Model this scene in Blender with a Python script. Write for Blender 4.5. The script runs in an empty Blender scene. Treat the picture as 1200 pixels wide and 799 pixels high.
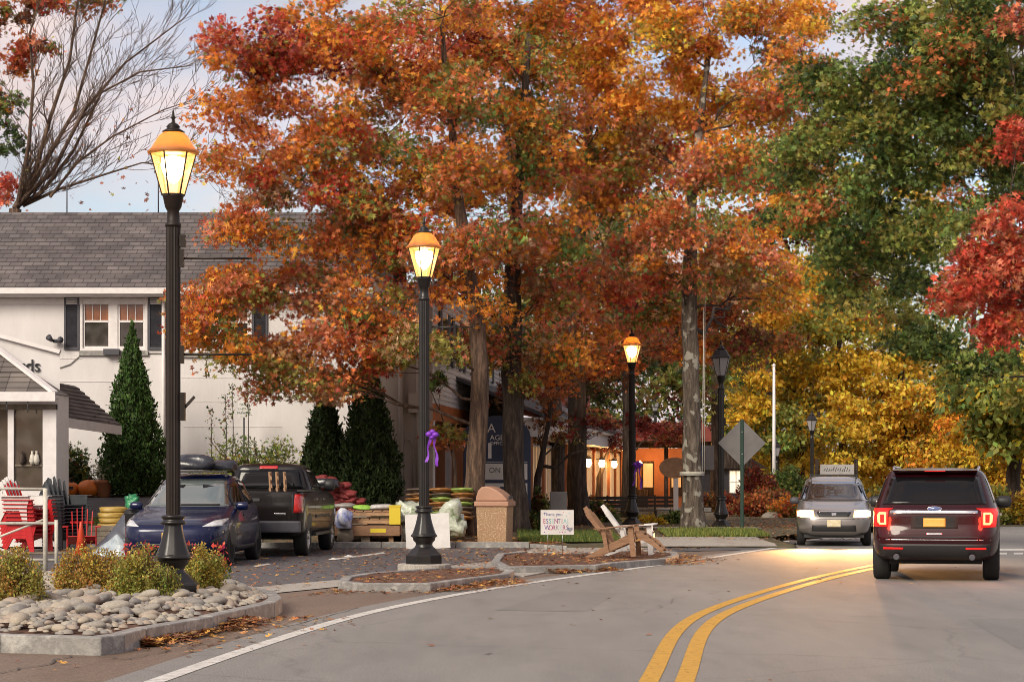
import bpy, bmesh, math, random
import numpy as np
from mathutils import Vector, Matrix, Euler
R = math.radians
rnd = random.Random(7)
rng = np.random.default_rng(11)
scene = bpy.context.scene
COL = scene.collection

# ------------------------------------------------------------------ camera, sky, sun, exposure
F, HC = 2600.0, 1.68          # focal length in photo pixels, eye height in metres
cam_d = bpy.data.cameras.new("camera"); cam = bpy.data.objects.new("camera", cam_d); COL.objects.link(cam)
cam.location = (0, 0, HC); cam.rotation_euler = (R(90), 0, 0)
cam_d.sensor_width = 36; cam_d.lens = 36 * F / 1200; cam_d.shift_y = 0.1304
cam_d.clip_start = 0.5; cam_d.clip_end = 2000
cam_d.dof.use_dof = True; cam_d.dof.focus_distance = 37; cam_d.dof.aperture_fstop = 9
scene.camera = cam
scene.view_settings.view_transform = 'Standard'; scene.view_settings.look = 'None'
scene.view_settings.exposure = 1.0; scene.view_settings.gamma = 1.0
scene.render.engine = 'CYCLES'
scene.cycles.max_bounces = 6; scene.cycles.filter_width = 0.9
world = bpy.data.worlds.new("World"); scene.world = world; world.use_nodes = True
wn, wl = world.node_tree.nodes, world.node_tree.links
bg = wn["Background"]; bg.inputs[1].default_value = 0.15
sky = wn.new("ShaderNodeTexSky"); sky.sky_type = 'NISHITA'; sky.sun_disc = False
SUN_EL, SUN_ROT = R(32), R(212)
sky.sun_elevation = SUN_EL; sky.sun_rotation = SUN_ROT; sky.dust_density = 2.0
tc = wn.new("ShaderNodeTexCoord"); mp = wn.new("ShaderNodeMapping"); mp.inputs['Scale'].default_value = (3.2, 3.2, 6.5)
mp.inputs['Location'].default_value = (0.35, 0.2, 0.1)
nz = wn.new("ShaderNodeTexNoise"); nz.inputs['Scale'].default_value = 1.6; nz.inputs['Detail'].default_value = 7; nz.inputs['Roughness'].default_value = .55
rp = wn.new("ShaderNodeValToRGB"); rp.color_ramp.elements[0].position = .36; rp.color_ramp.elements[1].position = .56
nz2 = wn.new("ShaderNodeTexNoise"); nz2.inputs['Scale'].default_value = 2.3; nz2.inputs['Detail'].default_value = 5
rp2 = wn.new("ShaderNodeValToRGB"); e = rp2.color_ramp.elements
e[0].position = .38; e[0].color = (2.12, 2.10, 2.22, 1); e[1].position = .62; e[1].color = (3.3, 2.60, 2.38, 1)
mx = wn.new("ShaderNodeMix"); mx.data_type = 'RGBA'
wl.new(tc.outputs['Generated'], mp.inputs['Vector']); wl.new(mp.outputs[0], nz.inputs['Vector']); wl.new(mp.outputs[0], nz2.inputs['Vector'])
wl.new(nz.outputs['Fac'], rp.inputs[0]); wl.new(nz2.outputs['Fac'], rp2.inputs[0])
wl.new(rp.outputs[0], mx.inputs[0]); dim = wn.new('ShaderNodeMix'); dim.data_type = 'RGBA'; dim.blend_type = 'MULTIPLY'; dim.inputs[0].default_value = 1; dim.inputs[7].default_value = (.62, .56, .56, 1)
wl.new(sky.outputs[0], dim.inputs[6]); wl.new(dim.outputs[2], mx.inputs[6]); wl.new(rp2.outputs[0], mx.inputs[7])
wl.new(mx.outputs[2], bg.inputs[0])
sd = bpy.data.lights.new("sun", 'SUN'); sd.energy = 1.75; sd.angle = R(26); sd.color = (1, .92, .76)
so = bpy.data.objects.new("sun", sd); COL.objects.link(so)
dv = Vector((math.sin(SUN_ROT) * math.cos(SUN_EL), math.cos(SUN_ROT) * math.cos(SUN_EL), math.sin(SUN_EL)))
so.rotation_euler = dv.to_track_quat('Z', 'Y').to_euler()

# ------------------------------------------------------------------ helpers
def P(px, py, d):
    return Vector(((px - 600) / F * d, d, HC + (556 - py) / F * d))
def G(px, py, z=0.0):
    d = F * (HC - z) / (py - 556); return ((px - 600) / F * d, d)
def X(px, d): return (px - 600) / F * d
def sstep(a, b, x):
    t = min(1, max(0, (x - a) / (b - a))); return t * t * (3 - 2 * t)

class MB:
    def __init__(s): s.v = []; s.f = []; s.m = []; s.s = []; s.T = None
    def add(s, vs, fs, mi=0, sm=False):
        o = len(s.v)
        for p in vs:
            p = Vector(p); s.v.append(s.T @ p if s.T is not None else p)
        for f in fs: s.f.append(tuple(i + o for i in f)); s.m.append(mi); s.s.append(sm)
        return s
    def box(s, x0, x1, y0, y1, z0, z1, mi=0):
        return s.add([(x0,y0,z0),(x1,y0,z0),(x1,y1,z0),(x0,y1,z0),(x0,y0,z1),(x1,y0,z1),(x1,y1,z1),(x0,y1,z1)],
              [(0,3,2,1),(4,5,6,7),(0,1,5,4),(1,2,6,5),(2,3,7,6),(3,0,4,7)], mi)
    def cbox(s, c, sz, rot=None, mi=0):
        M = Matrix.Translation(c)
        if rot is not None: M = M @ Euler(rot).to_matrix().to_4x4()
        T = s.T; s.T = (T @ M) if T is not None else M
        s.box(-sz[0]/2, sz[0]/2, -sz[1]/2, sz[1]/2, -sz[2]/2, sz[2]/2, mi); s.T = T; return s
    def bar(s, a, b, w, h, mi=0):
        a, b = Vector(a), Vector(b); d = b - a; L = d.length; q = d.to_track_quat('Y', 'Z')
        M = Matrix.Translation((a + b) / 2) @ q.to_matrix().to_4x4()
        T = s.T; s.T = (T @ M) if T is not None else M
        s.box(-w/2, w/2, -L/2, L/2, -h/2, h/2, mi); s.T = T; return s
    def tube(s, pts, rs, n=8, mi=0, cap=True, sm=True):
        pts = [Vector(p) for p in pts]
        if not hasattr(rs, '__len__'): rs = [rs] * len(pts)
        vs = []; fs = []; up = None
        for i, p in enumerate(pts):
            t = (pts[min(i+1, len(pts)-1)] - pts[max(i-1, 0)])
            if t.length < 1e-9: t = Vector((0,0,1))
            t.normalize()
            if up is None: up = t.orthogonal().normalized()
            up = (up - t * up.dot(t))
            if up.length < 1e-6: up = t.orthogonal()
            up.normalize(); w = t.cross(up)
            for k in range(n):
                a = 2 * math.pi * k / n; vs.append(p + (up * math.cos(a) + w * math.sin(a)) * rs[i])
        for i in range(len(pts) - 1):
            for k in range(n):
                fs.append((i*n+k, i*n+(k+1) % n, (i+1)*n+(k+1) % n, (i+1)*n+k))
        if cap: fs.append(tuple(range(n))[::-1]); fs.append(tuple((len(pts)-1)*n + k for k in range(n)))
        return s.add(vs, fs, mi, sm)
    def lathe(s, prof, n=24, c=(0,0,0), mi=0, sm=True, axis='Z', rot0=0.0):
        vs = []; fs = []; c = Vector(c)
        for r, z in prof:
            for k in range(n):
                a = 2 * math.pi * k / n + rot0
                p = Vector((r*math.cos(a), r*math.sin(a), z))
                if axis == 'X': p = Vector((p.z, p.x, p.y))
                if axis == 'Y': p = Vector((p.x, p.z, p.y))
                vs.append(c + p)
        m = len(prof)
        for i in range(m-1):
            for k in range(n): fs.append((i*n+k, i*n+(k+1) % n, (i+1)*n+(k+1) % n, (i+1)*n+k))
        if prof[0][0] > 1e-4: fs.append(tuple(range(n))[::-1])
        if prof[-1][0] > 1e-4: fs.append(tuple((m-1)*n + k for k in range(n)))
        return s.add(vs, fs, mi, sm)
    def prism(s, poly, z0, z1, mi=0, plane='XY'):
        n = len(poly); vs = []
        for z in (z0, z1):
            for a, b in poly:
                vs.append((a, b, z) if plane == 'XY' else (a, z, b) if plane == 'XZ' else (z, a, b))
        fs = [tuple(range(n))[::-1], tuple(range(n, 2*n))]
        for i in range(n): fs.append((i, (i+1) % n, n+(i+1) % n, n+i))
        return s.add(vs, fs, mi)
    def build(s, name, mats, parent=None, bevel=0, loc=None, recalc=True, auto=None, sub=0):
        me = bpy.data.meshes.new(name); me.from_pydata([tuple(v) for v in s.v], [], s.f)
        if not isinstance(mats, (list, tuple)): mats = [mats]
        for m in mats: me.materials.append(m)
        me.polygons.foreach_set('material_index', s.m); me.polygons.foreach_set('use_smooth', s.s)
        me.update()
        if recalc:
            b = bmesh.new(); b.from_mesh(me); bmesh.ops.recalc_face_normals(b, faces=b.faces); b.to_mesh(me); b.free()
        o = bpy.data.objects.new(name, me); COL.objects.link(o)
        if parent: o.parent = parent
        if loc: o.location = loc
        if sub:
            m = o.modifiers.new('sub', 'SUBSURF'); m.levels = sub; m.render_levels = sub
        if bevel:
            m = o.modifiers.new('bev', 'BEVEL'); m.width = bevel; m.segments = 2; m.limit_method = 'ANGLE'; m.angle_limit = R(40)
        return o

def tag(o, label, cat, group=None):
    o['label'] = label; o['category'] = cat
    if group: o['group'] = group
    return o
def struct(o): o['kind'] = 'structure'; return o
def stuff(o): o['kind'] = 'stuff'; return o
def thing(name, label, cat, loc=(0,0,0), rz=0, group=None):
    o = bpy.data.objects.new(name, None); COL.objects.link(o)
    o.location = loc; o.rotation_euler = (0, 0, rz); o.empty_display_size = .2
    return tag(o, label, cat, group)
def kids(o): return [c for c in bpy.data.objects if c.parent == o]
def copy_tree(o, parent=None):
    c = o.copy(); COL.objects.link(c)
    if parent: c.parent = parent
    for k in kids(o): copy_tree(k, c)
    return c
def dup(o, loc, rz, label, group=None):
    c = copy_tree(o); c.location = loc; c.rotation_euler = (0, 0, rz); c['label'] = label
    if group: c['group'] = group
    return c
def text_mb(txt, size, extrude=.004, align='CENTER'):
    cu = bpy.data.curves.new('t', 'FONT'); cu.body = txt; cu.size = size; cu.extrude = extrude; cu.align_x = align; cu.align_y = 'CENTER'
    o = bpy.data.objects.new('t', cu); COL.objects.link(o)
    dg = bpy.context.evaluated_depsgraph_get(); me = bpy.data.meshes.new_from_object(o.evaluated_get(dg))
    bpy.data.objects.remove(o); return me
def text_obj(name, txt, size, mat, parent, loc, rot=(R(90),0,0), extrude=.004, align='CENTER', sx=1):
    me = text_mb(txt, size, extrude, align); me.name = name; me.materials.clear(); me.materials.append(mat)
    o = bpy.data.objects.new(name, me); COL.objects.link(o); o.parent = parent; o.location = loc; o.rotation_euler = rot; o.scale = (sx,1,1)
    return o

# ------------------------------------------------------------------ materials
def new_mat(name):
    m = bpy.data.materials.new(name); m.use_nodes = True; return m, m.node_tree.nodes, m.node_tree.links, m.node_tree.nodes['Principled BSDF']
def mat(name, c1, c2=None, rough=.6, metal=0, scale=4, bump=0, bscale=40, coat=0, detail=6, spec=.5, c3=None, stretch=None):
    m, n, l, b = new_mat(name)
    b.inputs['Roughness'].default_value = rough; b.inputs['Metallic'].default_value = metal
    b.inputs['Coat Weight'].default_value = coat; b.inputs['Coat Roughness'].default_value = .06; b.inputs['Specular IOR Level'].default_value = spec
    b.inputs['Base Color'].default_value = (*c1, 1)
    tc = n.new('ShaderNodeTexCoord'); src = tc.outputs['Object']
    if stretch:
        mp = n.new('ShaderNodeMapping'); mp.inputs['Scale'].default_value = stretch; l.new(src, mp.inputs[0]); src = mp.outputs[0]
    if c2 is not None:
        t = n.new('ShaderNodeTexNoise'); t.inputs['Scale'].default_value = scale; t.inputs['Detail'].default_value = detail; t.inputs['Roughness'].default_value = .6
        r = n.new('ShaderNodeValToRGB'); r.color_ramp.elements[0].position = .35; r.color_ramp.elements[1].position = .65
        r.color_ramp.elements[0].color = (*c1, 1); r.color_ramp.elements[1].color = (*c2, 1)
        if c3 is not None:
            e = r.color_ramp.elements.new(.5); e.color = (*c3, 1)
        l.new(src, t.inputs['Vector']); l.new(t.outputs['Fac'], r.inputs[0]); l.new(r.outputs[0], b.inputs['Base Color'])
    if bump:
        t = n.new('ShaderNodeTexNoise'); t.inputs['Scale'].default_value = bscale; t.inputs['Detail'].default_value = 5
        bp = n.new('ShaderNodeBump'); bp.inputs['Strength'].default_value = bump; bp.inputs['Distance'].default_value = .02
        l.new(src, t.inputs['Vector']); l.new(t.outputs['Fac'], bp.inputs['Height']); l.new(bp.outputs[0], b.inputs['Normal'])
    return m
def emis(name, col, st, base=(.8,.8,.8)):
    m, n, l, b = new_mat(name); b.inputs['Base Color'].default_value = (*base, 1)
    b.inputs['Emission Color'].default_value = (*col, 1); b.inputs['Emission Strength'].default_value = st; b.inputs['Roughness'].default_value = .3
    return m
def leafmat(name, trans=.35, rough=.55):
    m, n, l, b = new_mat(name); b.inputs['Roughness'].default_value = rough; b.inputs['Specular IOR Level'].default_value = .35
    a = n.new('ShaderNodeVertexColor'); a.layer_name = 'col'
    t = n.new('ShaderNodeBsdfTranslucent'); x = n.new('ShaderNodeMixShader'); x.inputs[0].default_value = trans
    l.new(a.outputs[0], b.inputs['Base Color']); l.new(a.outputs[0], t.inputs[0])
    l.new(b.outputs[0], x.inputs[1]); l.new(t.outputs[0], x.inputs[2]); l.new(x.outputs[0], n['Material Output'].inputs[0])
    return m
def glassmat(name, tint=(.02,.025,.03), rough=.04, alpha=0.0, coat=1, sp=.5):
    m, n, l, b = new_mat(name); b.inputs['Base Color'].default_value = (*tint, 1); b.inputs['Roughness'].default_value = rough
    b.inputs['Coat Weight'].default_value = coat; b.inputs['Specular IOR Level'].default_value = sp
    if alpha:
        t = n.new('ShaderNodeBsdfTransparent'); x = n.new('ShaderNodeMixShader'); x.inputs[0].default_value = alpha
        l.new(b.outputs[0], x.inputs[1]); l.new(t.outputs[0], x.inputs[2]); l.new(x.outputs[0], n['Material Output'].inputs[0])
    return m

def asphalt(name, ca, cb, spk, stain, crack=0, rough=.8):
    m, n, l, b = new_mat(name); b.inputs['Roughness'].default_value = rough
    tc = n.new('ShaderNodeTexCoord')
    def noise(sc, det=5, st=None, r=.6):
        t = n.new('ShaderNodeTexNoise'); t.inputs['Scale'].default_value = sc; t.inputs['Detail'].default_value = det; t.inputs['Roughness'].default_value = r
        if st:
            mp = n.new('ShaderNodeMapping'); mp.inputs['Scale'].default_value = st; l.new(tc.outputs['Object'], mp.inputs[0]); l.new(mp.outputs[0], t.inputs['Vector'])
        else: l.new(tc.outputs['Object'], t.inputs['Vector'])
        return t.outputs['Fac']
    def ramp(f, p0, c0, p1, c1):
        r = n.new('ShaderNodeValToRGB'); r.color_ramp.elements[0].position = p0; r.color_ramp.elements[1].position = p1
        r.color_ramp.elements[0].color = (*c0, 1); r.color_ramp.elements[1].color = (*c1, 1); l.new(f, r.inputs[0]); return r.outputs[0]
    def mix(f, a, bb, mode='MIX'):
        x = n.new('ShaderNodeMix'); x.data_type = 'RGBA'; x.blend_type = mode
        if isinstance(f, float): x.inputs[0].default_value = f
        else: l.new(f, x.inputs[0])
        l.new(a, x.inputs[6]); l.new(bb, x.inputs[7]); return x.outputs[2]
    base = ramp(noise(.5, 5, (1.0, .2, 1), .7), .35, ca, .65, cb)
    sp = ramp(noise(60, 2), .32, (.55,.55,.55), .7, (1.36,1.33,1.3))
    base = mix(1.0, base, sp, 'MULTIPLY')
    st = ramp(noise(.9, 6, (1.6, .35, 1), .7), .52, (0,0,0), .72, (1,1,1))
    sc = n.new('ShaderNodeRGB'); sc.outputs[0].default_value = (*stain, 1)
    x = n.new('ShaderNodeMath'); x.operation = 'MULTIPLY'; x.inputs[1].default_value = .65; l.new(st, x.inputs[0])
    base = mix(x.outputs[0], base, sc.outputs[0])
    fine = ramp(noise(9, 4), .6, (1,1,1), .78, (spk, spk, spk))
    base = mix(1.0, base, fine, 'MULTIPLY')
    if crack:
        v = n.new('ShaderNodeTexVoronoi'); v.feature = 'DISTANCE_TO_EDGE'; v.inputs['Scale'].default_value = .28
        w = n.new('ShaderNodeTexNoise'); w.inputs['Scale'].default_value = 1.3; w.inputs['Detail'].default_value = 6
        l.new(tc.outputs['Object'], w.inputs['Vector'])
        ad = n.new('ShaderNodeMix'); ad.data_type = 'VECTOR'; ad.inputs[0].default_value = .35
        l.new(tc.outputs['Object'], ad.inputs[4]); l.new(w.outputs['Color'], ad.inputs[5]); l.new(ad.outputs[1], v.inputs['Vector'])
        cr = ramp(v.outputs['Distance'], .0, (crack, crack, crack), .006, (1,1,1)); base = mix(1.0, base, cr, 'MULTIPLY')
    l.new(base, b.inputs['Base Color'])
    bp = n.new('ShaderNodeBump'); bp.inputs['Strength'].default_value = .35; bp.inputs['Distance'].default_value = .01
    l.new(noise(90, 3), bp.inputs['Height']); l.new(bp.outputs[0], b.inputs['Normal'])
    return m

def worn(*a, **k):
    m = mat(*a, **k); n, l = m.node_tree.nodes, m.node_tree.links
    tc = n.new('ShaderNodeTexCoord'); t = n.new('ShaderNodeTexNoise'); t.inputs['Scale'].default_value = 11; t.inputs['Detail'].default_value = 8; t.inputs['Roughness'].default_value = .75
    l.new(tc.outputs['Object'], t.inputs['Vector']); r = n.new('ShaderNodeValToRGB'); r.color_ramp.elements[0].position = .57; r.color_ramp.elements[1].position = .64; r.color_ramp.elements[1].color = (.75,.75,.75,1)
    l.new(t.outputs['Fac'], r.inputs[0]); tr = n.new('ShaderNodeBsdfTransparent'); x = n.new('ShaderNodeMixShader')
    l.new(r.outputs[0], x.inputs[0]); l.new(n['Principled BSDF'].outputs[0], x.inputs[1]); l.new(tr.outputs[0], x.inputs[2]); l.new(x.outputs[0], n['Material Output'].inputs[0])
    return m
M = {}
M['road'] = asphalt('road_asphalt', (.20,.192,.184), (.27,.258,.245), .72, (.155,.148,.142), .82)
M['lot'] = asphalt('lot_asphalt', (.085,.082,.092), (.12,.112,.118), .7, (.15,.10,.075), .5)
M['gutter'] = asphalt('gutter_asphalt', (.17,.115,.082), (.21,.155,.12), .6, (.13,.08,.052))
M['concrete'] = asphalt('walk_concrete', (.34,.31,.275), (.42,.39,.35), .75, (.27,.2,.15))
M['granite'] = mat('granite', (.30,.285,.265), (.42,.40,.37), rough=.75, scale=5, bump=.5, bscale=30, c3=(.22,.21,.2))
M['yellow_paint'] = worn('yellow_line_paint', (.62,.33,.03), (.5,.27,.04), rough=.6, scale=9, bump=.2, bscale=60)
M['white_line'] = worn('white_line_paint', (.7,.68,.64), (.5,.47,.43), rough=.6, scale=7, bump=.2, bscale=60)
M['soil'] = mat('mulch_soil', (.09,.04,.025), (.17,.085,.05), rough=.95, scale=14, bump=1, bscale=50)
M['earth'] = mat('bank_earth', (.10,.062,.04), (.16,.10,.06), rough=.95, scale=3, bump=1, bscale=20, c3=(.07,.07,.03))
M['grassbase'] = mat('turf_base', (.045,.07,.015), (.08,.085,.025), rough=.95, scale=3)
M['white_wall'] = mat('white_painted_wall', (.62,.59,.585), (.72,.69,.685), rough=.8, scale=.9, bump=.3, bscale=14, stretch=(1,1,.35), detail=10)
M['white_trim'] = mat('white_trim', (.74,.71,.70), (.66,.62,.61), rough=.5, scale=5)
M['old_white'] = mat('weathered_white_paint', (.62,.60,.53), (.48,.44,.37), rough=.6, scale=9)
M['beige_wall'] = mat('beige_stucco', (.31,.255,.22), (.36,.30,.26), rough=.85, scale=1.2, bump=.3, bscale=30)
M['slate'] = mat('shutter_slate_paint', (.05,.05,.062), (.065,.064,.078), rough=.55, scale=6)
M['black_metal'] = mat('black_enamel', (.009,.008,.008), (.015,.012,.011), rough=.38, spec=.4, coat=.15, scale=8)
M['bronze_post'] = mat('bronze_post_paint', (.014,.009,.007), (.022,.014,.010), rough=.5, scale=6, spec=.3)
M['black_plastic'] = mat('black_plastic', (.02,.02,.021), rough=.5)
M['rubber'] = mat('tyre_rubber', (.014,.014,.014), (.022,.02,.019), rough=.85, scale=12)
M['chrome'] = mat('chrome', (.75,.75,.76), rough=.12, metal=1)
M['alloy'] = mat('alloy', (.5,.49,.48), rough=.28, metal=1)
M['glass_dark'] = glassmat('dark_window_glass', (.006,.006,.007), coat=0, sp=.3)
M['glass_pane'] = glassmat('window_pane_glass', (.03,.025,.022))
M['glass_light'] = glassmat('windshield_glass', (.10,.12,.12), .08)
M['blue_paint'] = mat('blue_car_paint', (.002,.006,.042), rough=.35, metal=.2, coat=.7, spec=.2)
M['brown_paint'] = mat('dark_pickup_paint', (.008,.006,.006), rough=.35, metal=.1, coat=.55, spec=.15)
M['maroon_paint'] = mat('maroon_car_paint', (.026,.0025,.005), rough=.35, metal=.1, coat=.55, spec=.15)
M['silver_paint'] = mat('silver_car_paint', (.25,.23,.22), rough=.3, metal=.6, coat=.8)
M['brown_wood'] = mat('brown_wood', (.20,.10,.05), (.30,.165,.09), rough=.65, scale=6, stretch=(1,1,8), bump=.2)
M['pallet_wood'] = mat('pallet_wood', (.26,.15,.085), (.42,.25,.14), rough=.75, scale=5, bump=.3)
M['grey_wood'] = mat('grey_timber', (.16,.13,.10), (.24,.20,.155), rough=.85, scale=4, bump=.4)
M['orange_wood'] = mat('orange_stained_wood', (.38,.10,.025), (.50,.16,.04), rough=.6, scale=3)
M['red_plastic'] = mat('red_plastic', (.50,.018,.02), (.42,.012,.016), rough=.35, scale=5)
M['grey_plastic'] = mat('charcoal_plastic', (.045,.05,.057), (.065,.07,.078), rough=.45, scale=5)
M['white_plastic'] = mat('white_plastic', (.68,.66,.64), (.6,.57,.55), rough=.4, scale=5)
M['leaf'] = leafmat('leaf'); M['needle'] = leafmat('conifer_spray', .12, .7)
M['litter'] = leafmat('fallen_leaf', .05, .8)
def barkmat(name, a, b, c, sc=5, lich=None):
    m, n, l, bs = new_mat(name); bs.inputs['Roughness'].default_value = .95
    tc = n.new('ShaderNodeTexCoord'); mp = n.new('ShaderNodeMapping'); mp.inputs['Scale'].default_value = (1,1,.16); l.new(tc.outputs['Object'], mp.inputs[0])
    t = n.new('ShaderNodeTexNoise'); t.inputs['Scale'].default_value = sc*2.2; t.inputs['Detail'].default_value = 7; t.inputs['Roughness'].default_value = .7; l.new(mp.outputs[0], t.inputs['Vector'])
    r = n.new('ShaderNodeValToRGB'); e = r.color_ramp.elements; e[0].position = .36; e[0].color = (*a,1); e[1].position = .62; e[1].color = (*c,1)
    k = e.new(.5); k.color = (*b,1); l.new(t.outputs['Fac'], r.inputs[0]); out = r.outputs[0]
    if lich:
        t2 = n.new('ShaderNodeTexNoise'); t2.inputs['Scale'].default_value = 3.4; t2.inputs['Detail'].default_value = 5; l.new(tc.outputs['Object'], t2.inputs['Vector'])
        r2 = n.new('ShaderNodeValToRGB'); r2.color_ramp.elements[0].position = .56; r2.color_ramp.elements[1].position = .6; l.new(t2.outputs['Fac'], r2.inputs[0])
        x = n.new('ShaderNodeMix'); x.data_type = 'RGBA'; l.new(r2.outputs[0], x.inputs[0]); l.new(out, x.inputs[6]); x.inputs[7].default_value = (*lich,1); out = x.outputs[2]
    l.new(out, bs.inputs['Base Color'])
    bp = n.new('ShaderNodeBump'); bp.inputs['Strength'].default_value = 1; bp.inputs['Distance'].default_value = .04
    l.new(t.outputs['Fac'], bp.inputs['Height']); l.new(bp.outputs[0], bs.inputs['Normal'])
    return m
M['bark'] = barkmat('oak_bark', (.035,.02,.014), (.09,.055,.037), (.17,.105,.07))
M['bark_dark'] = barkmat('dark_bark', (.022,.014,.011), (.05,.035,.027), (.10,.072,.055))
M['bark_lichen'] = barkmat('lichen_bark', (.04,.03,.024), (.11,.085,.065), (.19,.155,.125), lich=(.33,.31,.26))

# ------------------------------------------------------------------ ground
def hgt(x, y):
    a = sstep(51.3, 58, y); b = sstep(0.8, -4.5, x)
    h = .06 * sstep(50.9, 51.4, y) + 1.1 * a * b + .12 * sstep(52, 62, y) * (1 - b)
    if x < -6: h += .42 * sstep(-6.2, -7.6, x) * sstep(51.0, 51.3, y) * (1 - sstep(52, 57.5, y))
    return h
WL = [(-3.45,12),(-3.3,14),(-2.9,18),(-2.5,21.7),(-1.68,27.3),(0,33.6),(1.45,37.7),(3.3,42.8),(6.4,52)]
YL = [(.55,10),(.9,14.5),(1.32,18.5),(2.4,26.6),(3.63,31.4),(6.07,39),(8.4,45),(11.0,51.5)]
def curve(pts, n):
    ys = np.array([p[1] for p in pts]); xs = np.array([p[0] for p in pts]); yy = np.linspace(ys[0], ys[-1], n)
    m = np.gradient(xs, ys); i = np.clip(np.searchsorted(ys, yy) - 1, 0, len(ys)-2); h = ys[i+1]-ys[i]; t = (yy-ys[i])/h
    xx = (2*t**3-3*t**2+1)*xs[i] + (t**3-2*t**2+t)*h*m[i] + (-2*t**3+3*t**2)*xs[i+1] + (t**3-t**2)*h*m[i+1]
    return list(zip(xx, yy))
def offset(pts, o):
    out = []
    for i, p in enumerate(pts):
        a = Vector(pts[max(i-1,0)]); b = Vector(pts[min(i+1,len(pts)-1)]); t = (b-a).normalized(); out.append((p[0]+t.y*o, p[1]-t.x*o))
    return out
def ribbon(name, pts, o0, o1, z, m, th=0.0):
    a, b = offset(pts, o0), offset(pts, o1); n = len(pts)
    mb = MB(); mb.add([(x,y,z) for x,y in a]+[(x,y,z) for x,y in b], [(i,i+1,n+i+1,n+i) for i in range(n-1)])
    return struct(mb.build(name, m))
def sheet(name, pts, z, m):
    mb = MB(); mb.add([(x,y,z) for x,y in pts], [tuple(range(len(pts)))])
    o = mb.build(name, m, recalc=False)
    if o.data.polygons[0].normal.z < 0: o.data.flip_normals()
    return struct(o)
sheet('ground', [(-400,-40),(400,-40),(400,900),(-400,900)], -.05, M['earth'])
wl_c = curve(WL, 60)
left = offset(wl_c, -.42)
sheet('road', [(-3.9,4)] + left + [(6.9,53.5),(7.1,56),(9,61),(11.5,67),(14,71.5),(90,74),(90,4)], 0.0, M['road'])
sheet('gutter', [(-3.86,3)] + offset(wl_c, -.30) + [(7.45,56),(7.2,57.6),(1,60),(-40,50.5),(-40,3)], -.008, M['gutter'])
ribbon('edge_line', wl_c, -.085, .085, .005, M['white_line'])
yc = curve(YL, 60)
ribbon('centre_line', yc, -.235, -.075, .005, M['yellow_paint']); ribbon('centre_line', yc, .055, .215, .005, M['yellow_paint'])
lotf = [G(-200,702),G(270,691),G(330,685),G(400,679),(G(470,669)),G(590,656),G(655,648)]
lot_poly = [(-40,29)] + lotf + [(1.5,47.5),(1.2,50.9),(-40,50.9)]
sheet('parking_lot', lot_poly, .001, M['lot'])
stf = [G(-200,711),G(270,700),G(330,694),G(400,687),G(470,678),G(590,664),G(655,656)]
sheet('concrete_strip', stf + lotf[::-1], .005, M['concrete'])
sheet('side_street', [G(790,646),G(880,644),G(925,640.5),G(935,634),(6.6,56.5),G(790,636),G(700,645)], .0015, M['lot'])
sheet('walkway', [G(600,647),G(690,652),G(770,641),G(800,637.5),G(905,635.5),G(905,632),G(860,631.5),G(765,628.5),G(700,624),G(690,634),G(640,640)], .006, M['concrete'])
sheet('stop_line', [G(835,638),G(925,635.2),G(925,633.9),G(835,636.4)], .0095, M['white_line'])
sheet('crosswalk_line', [G(1120,645),G(1260,645),G(1260,643),G(1120,643)], .005, M['white_line'])
for k in range(7):
    x0 = 1112 + k*19
    sheet('crosswalk_dash', [G(x0,649.5),G(x0+11,649.5),G(x0+11,647.5),G(x0,647.5)], .005, M['white_line'])
sheet('parking_line', [G(395,655.5),G(452,648.2),G(449,646.8),G(391,654.5)], .0045, M['white_line'])
sheet('parking_line', [G(300,664),G(318,661),G(314,660),G(296,663)], .0045, M['white_line'])
# bank terrain
mb = MB(); xs = np.concatenate([np.arange(-42,-14,1.2), np.arange(-14,8,.28), np.arange(8,30,1.5)]); ys = np.concatenate([[50.9],np.arange(51.05,60,.3), np.arange(60,150,3)])
def far_x(y): return 6.55 if y < 56 else 6.55 + (y-56)*.46
vs = []
for y in ys:
    for x in xs: vs.append((min(x, far_x(y)+3*0), y, hgt(min(x, far_x(y)), y) + rnd.uniform(-.012,.012)))
nx = len(xs)
mb.add(vs, [(j*nx+i, j*nx+i+1, (j+1)*nx+i+1, (j+1)*nx+i) for j in range(len(ys)-1) for i in range(nx-1)], 0, True)
bank = struct(mb.build('mulch_bank', M['earth'], recalc=False))
def drape(name, px0, px1, y0, y1, m, dz=.012, nx=24, ny=8, xf=None):
    mb = MB(); vs = []
    for j in range(ny+1):
        y = y0 + (y1-y0)*j/ny
        for i in range(nx+1):
            x = px0 + (px1-px0)*i/nx; vs.append((x, y, hgt(x,y)+dz))
    mb.add(vs, [(j*(nx+1)+i, j*(nx+1)+i+1, (j+1)*(nx+1)+i+1, (j+1)*(nx+1)+i) for j in range(ny) for i in range(nx)], 0, True)
    return struct(mb.build(name, m, recalc=False))
drape('driveway', -30, -7.2, 52.6, 56.6, M['lot'], .03)
drape('lawn', -30, -7.0, 51.4, 52.55, M['grassbase'], .03)
drape('lawn', .15, 2.6, 52.5, 58, M['grassbase'], .03)
drape('lawn', 3.9, 6.5, 55.65, 59.5, M['grassbase'], .03)
drape('walkway', 3.0, 6.9, 61.2, 62.6, M['concrete'], .03)
drape('walkway', 2.65, 6.1, 51.0, 55.6, M['concrete'], .03)
sheet('far_ground', [(9,61.2),(11.6,67.2),(14,71.8),(90,74.2),(300,300),(-60,300),(-20,150)], -.02, M['earth'])

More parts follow.
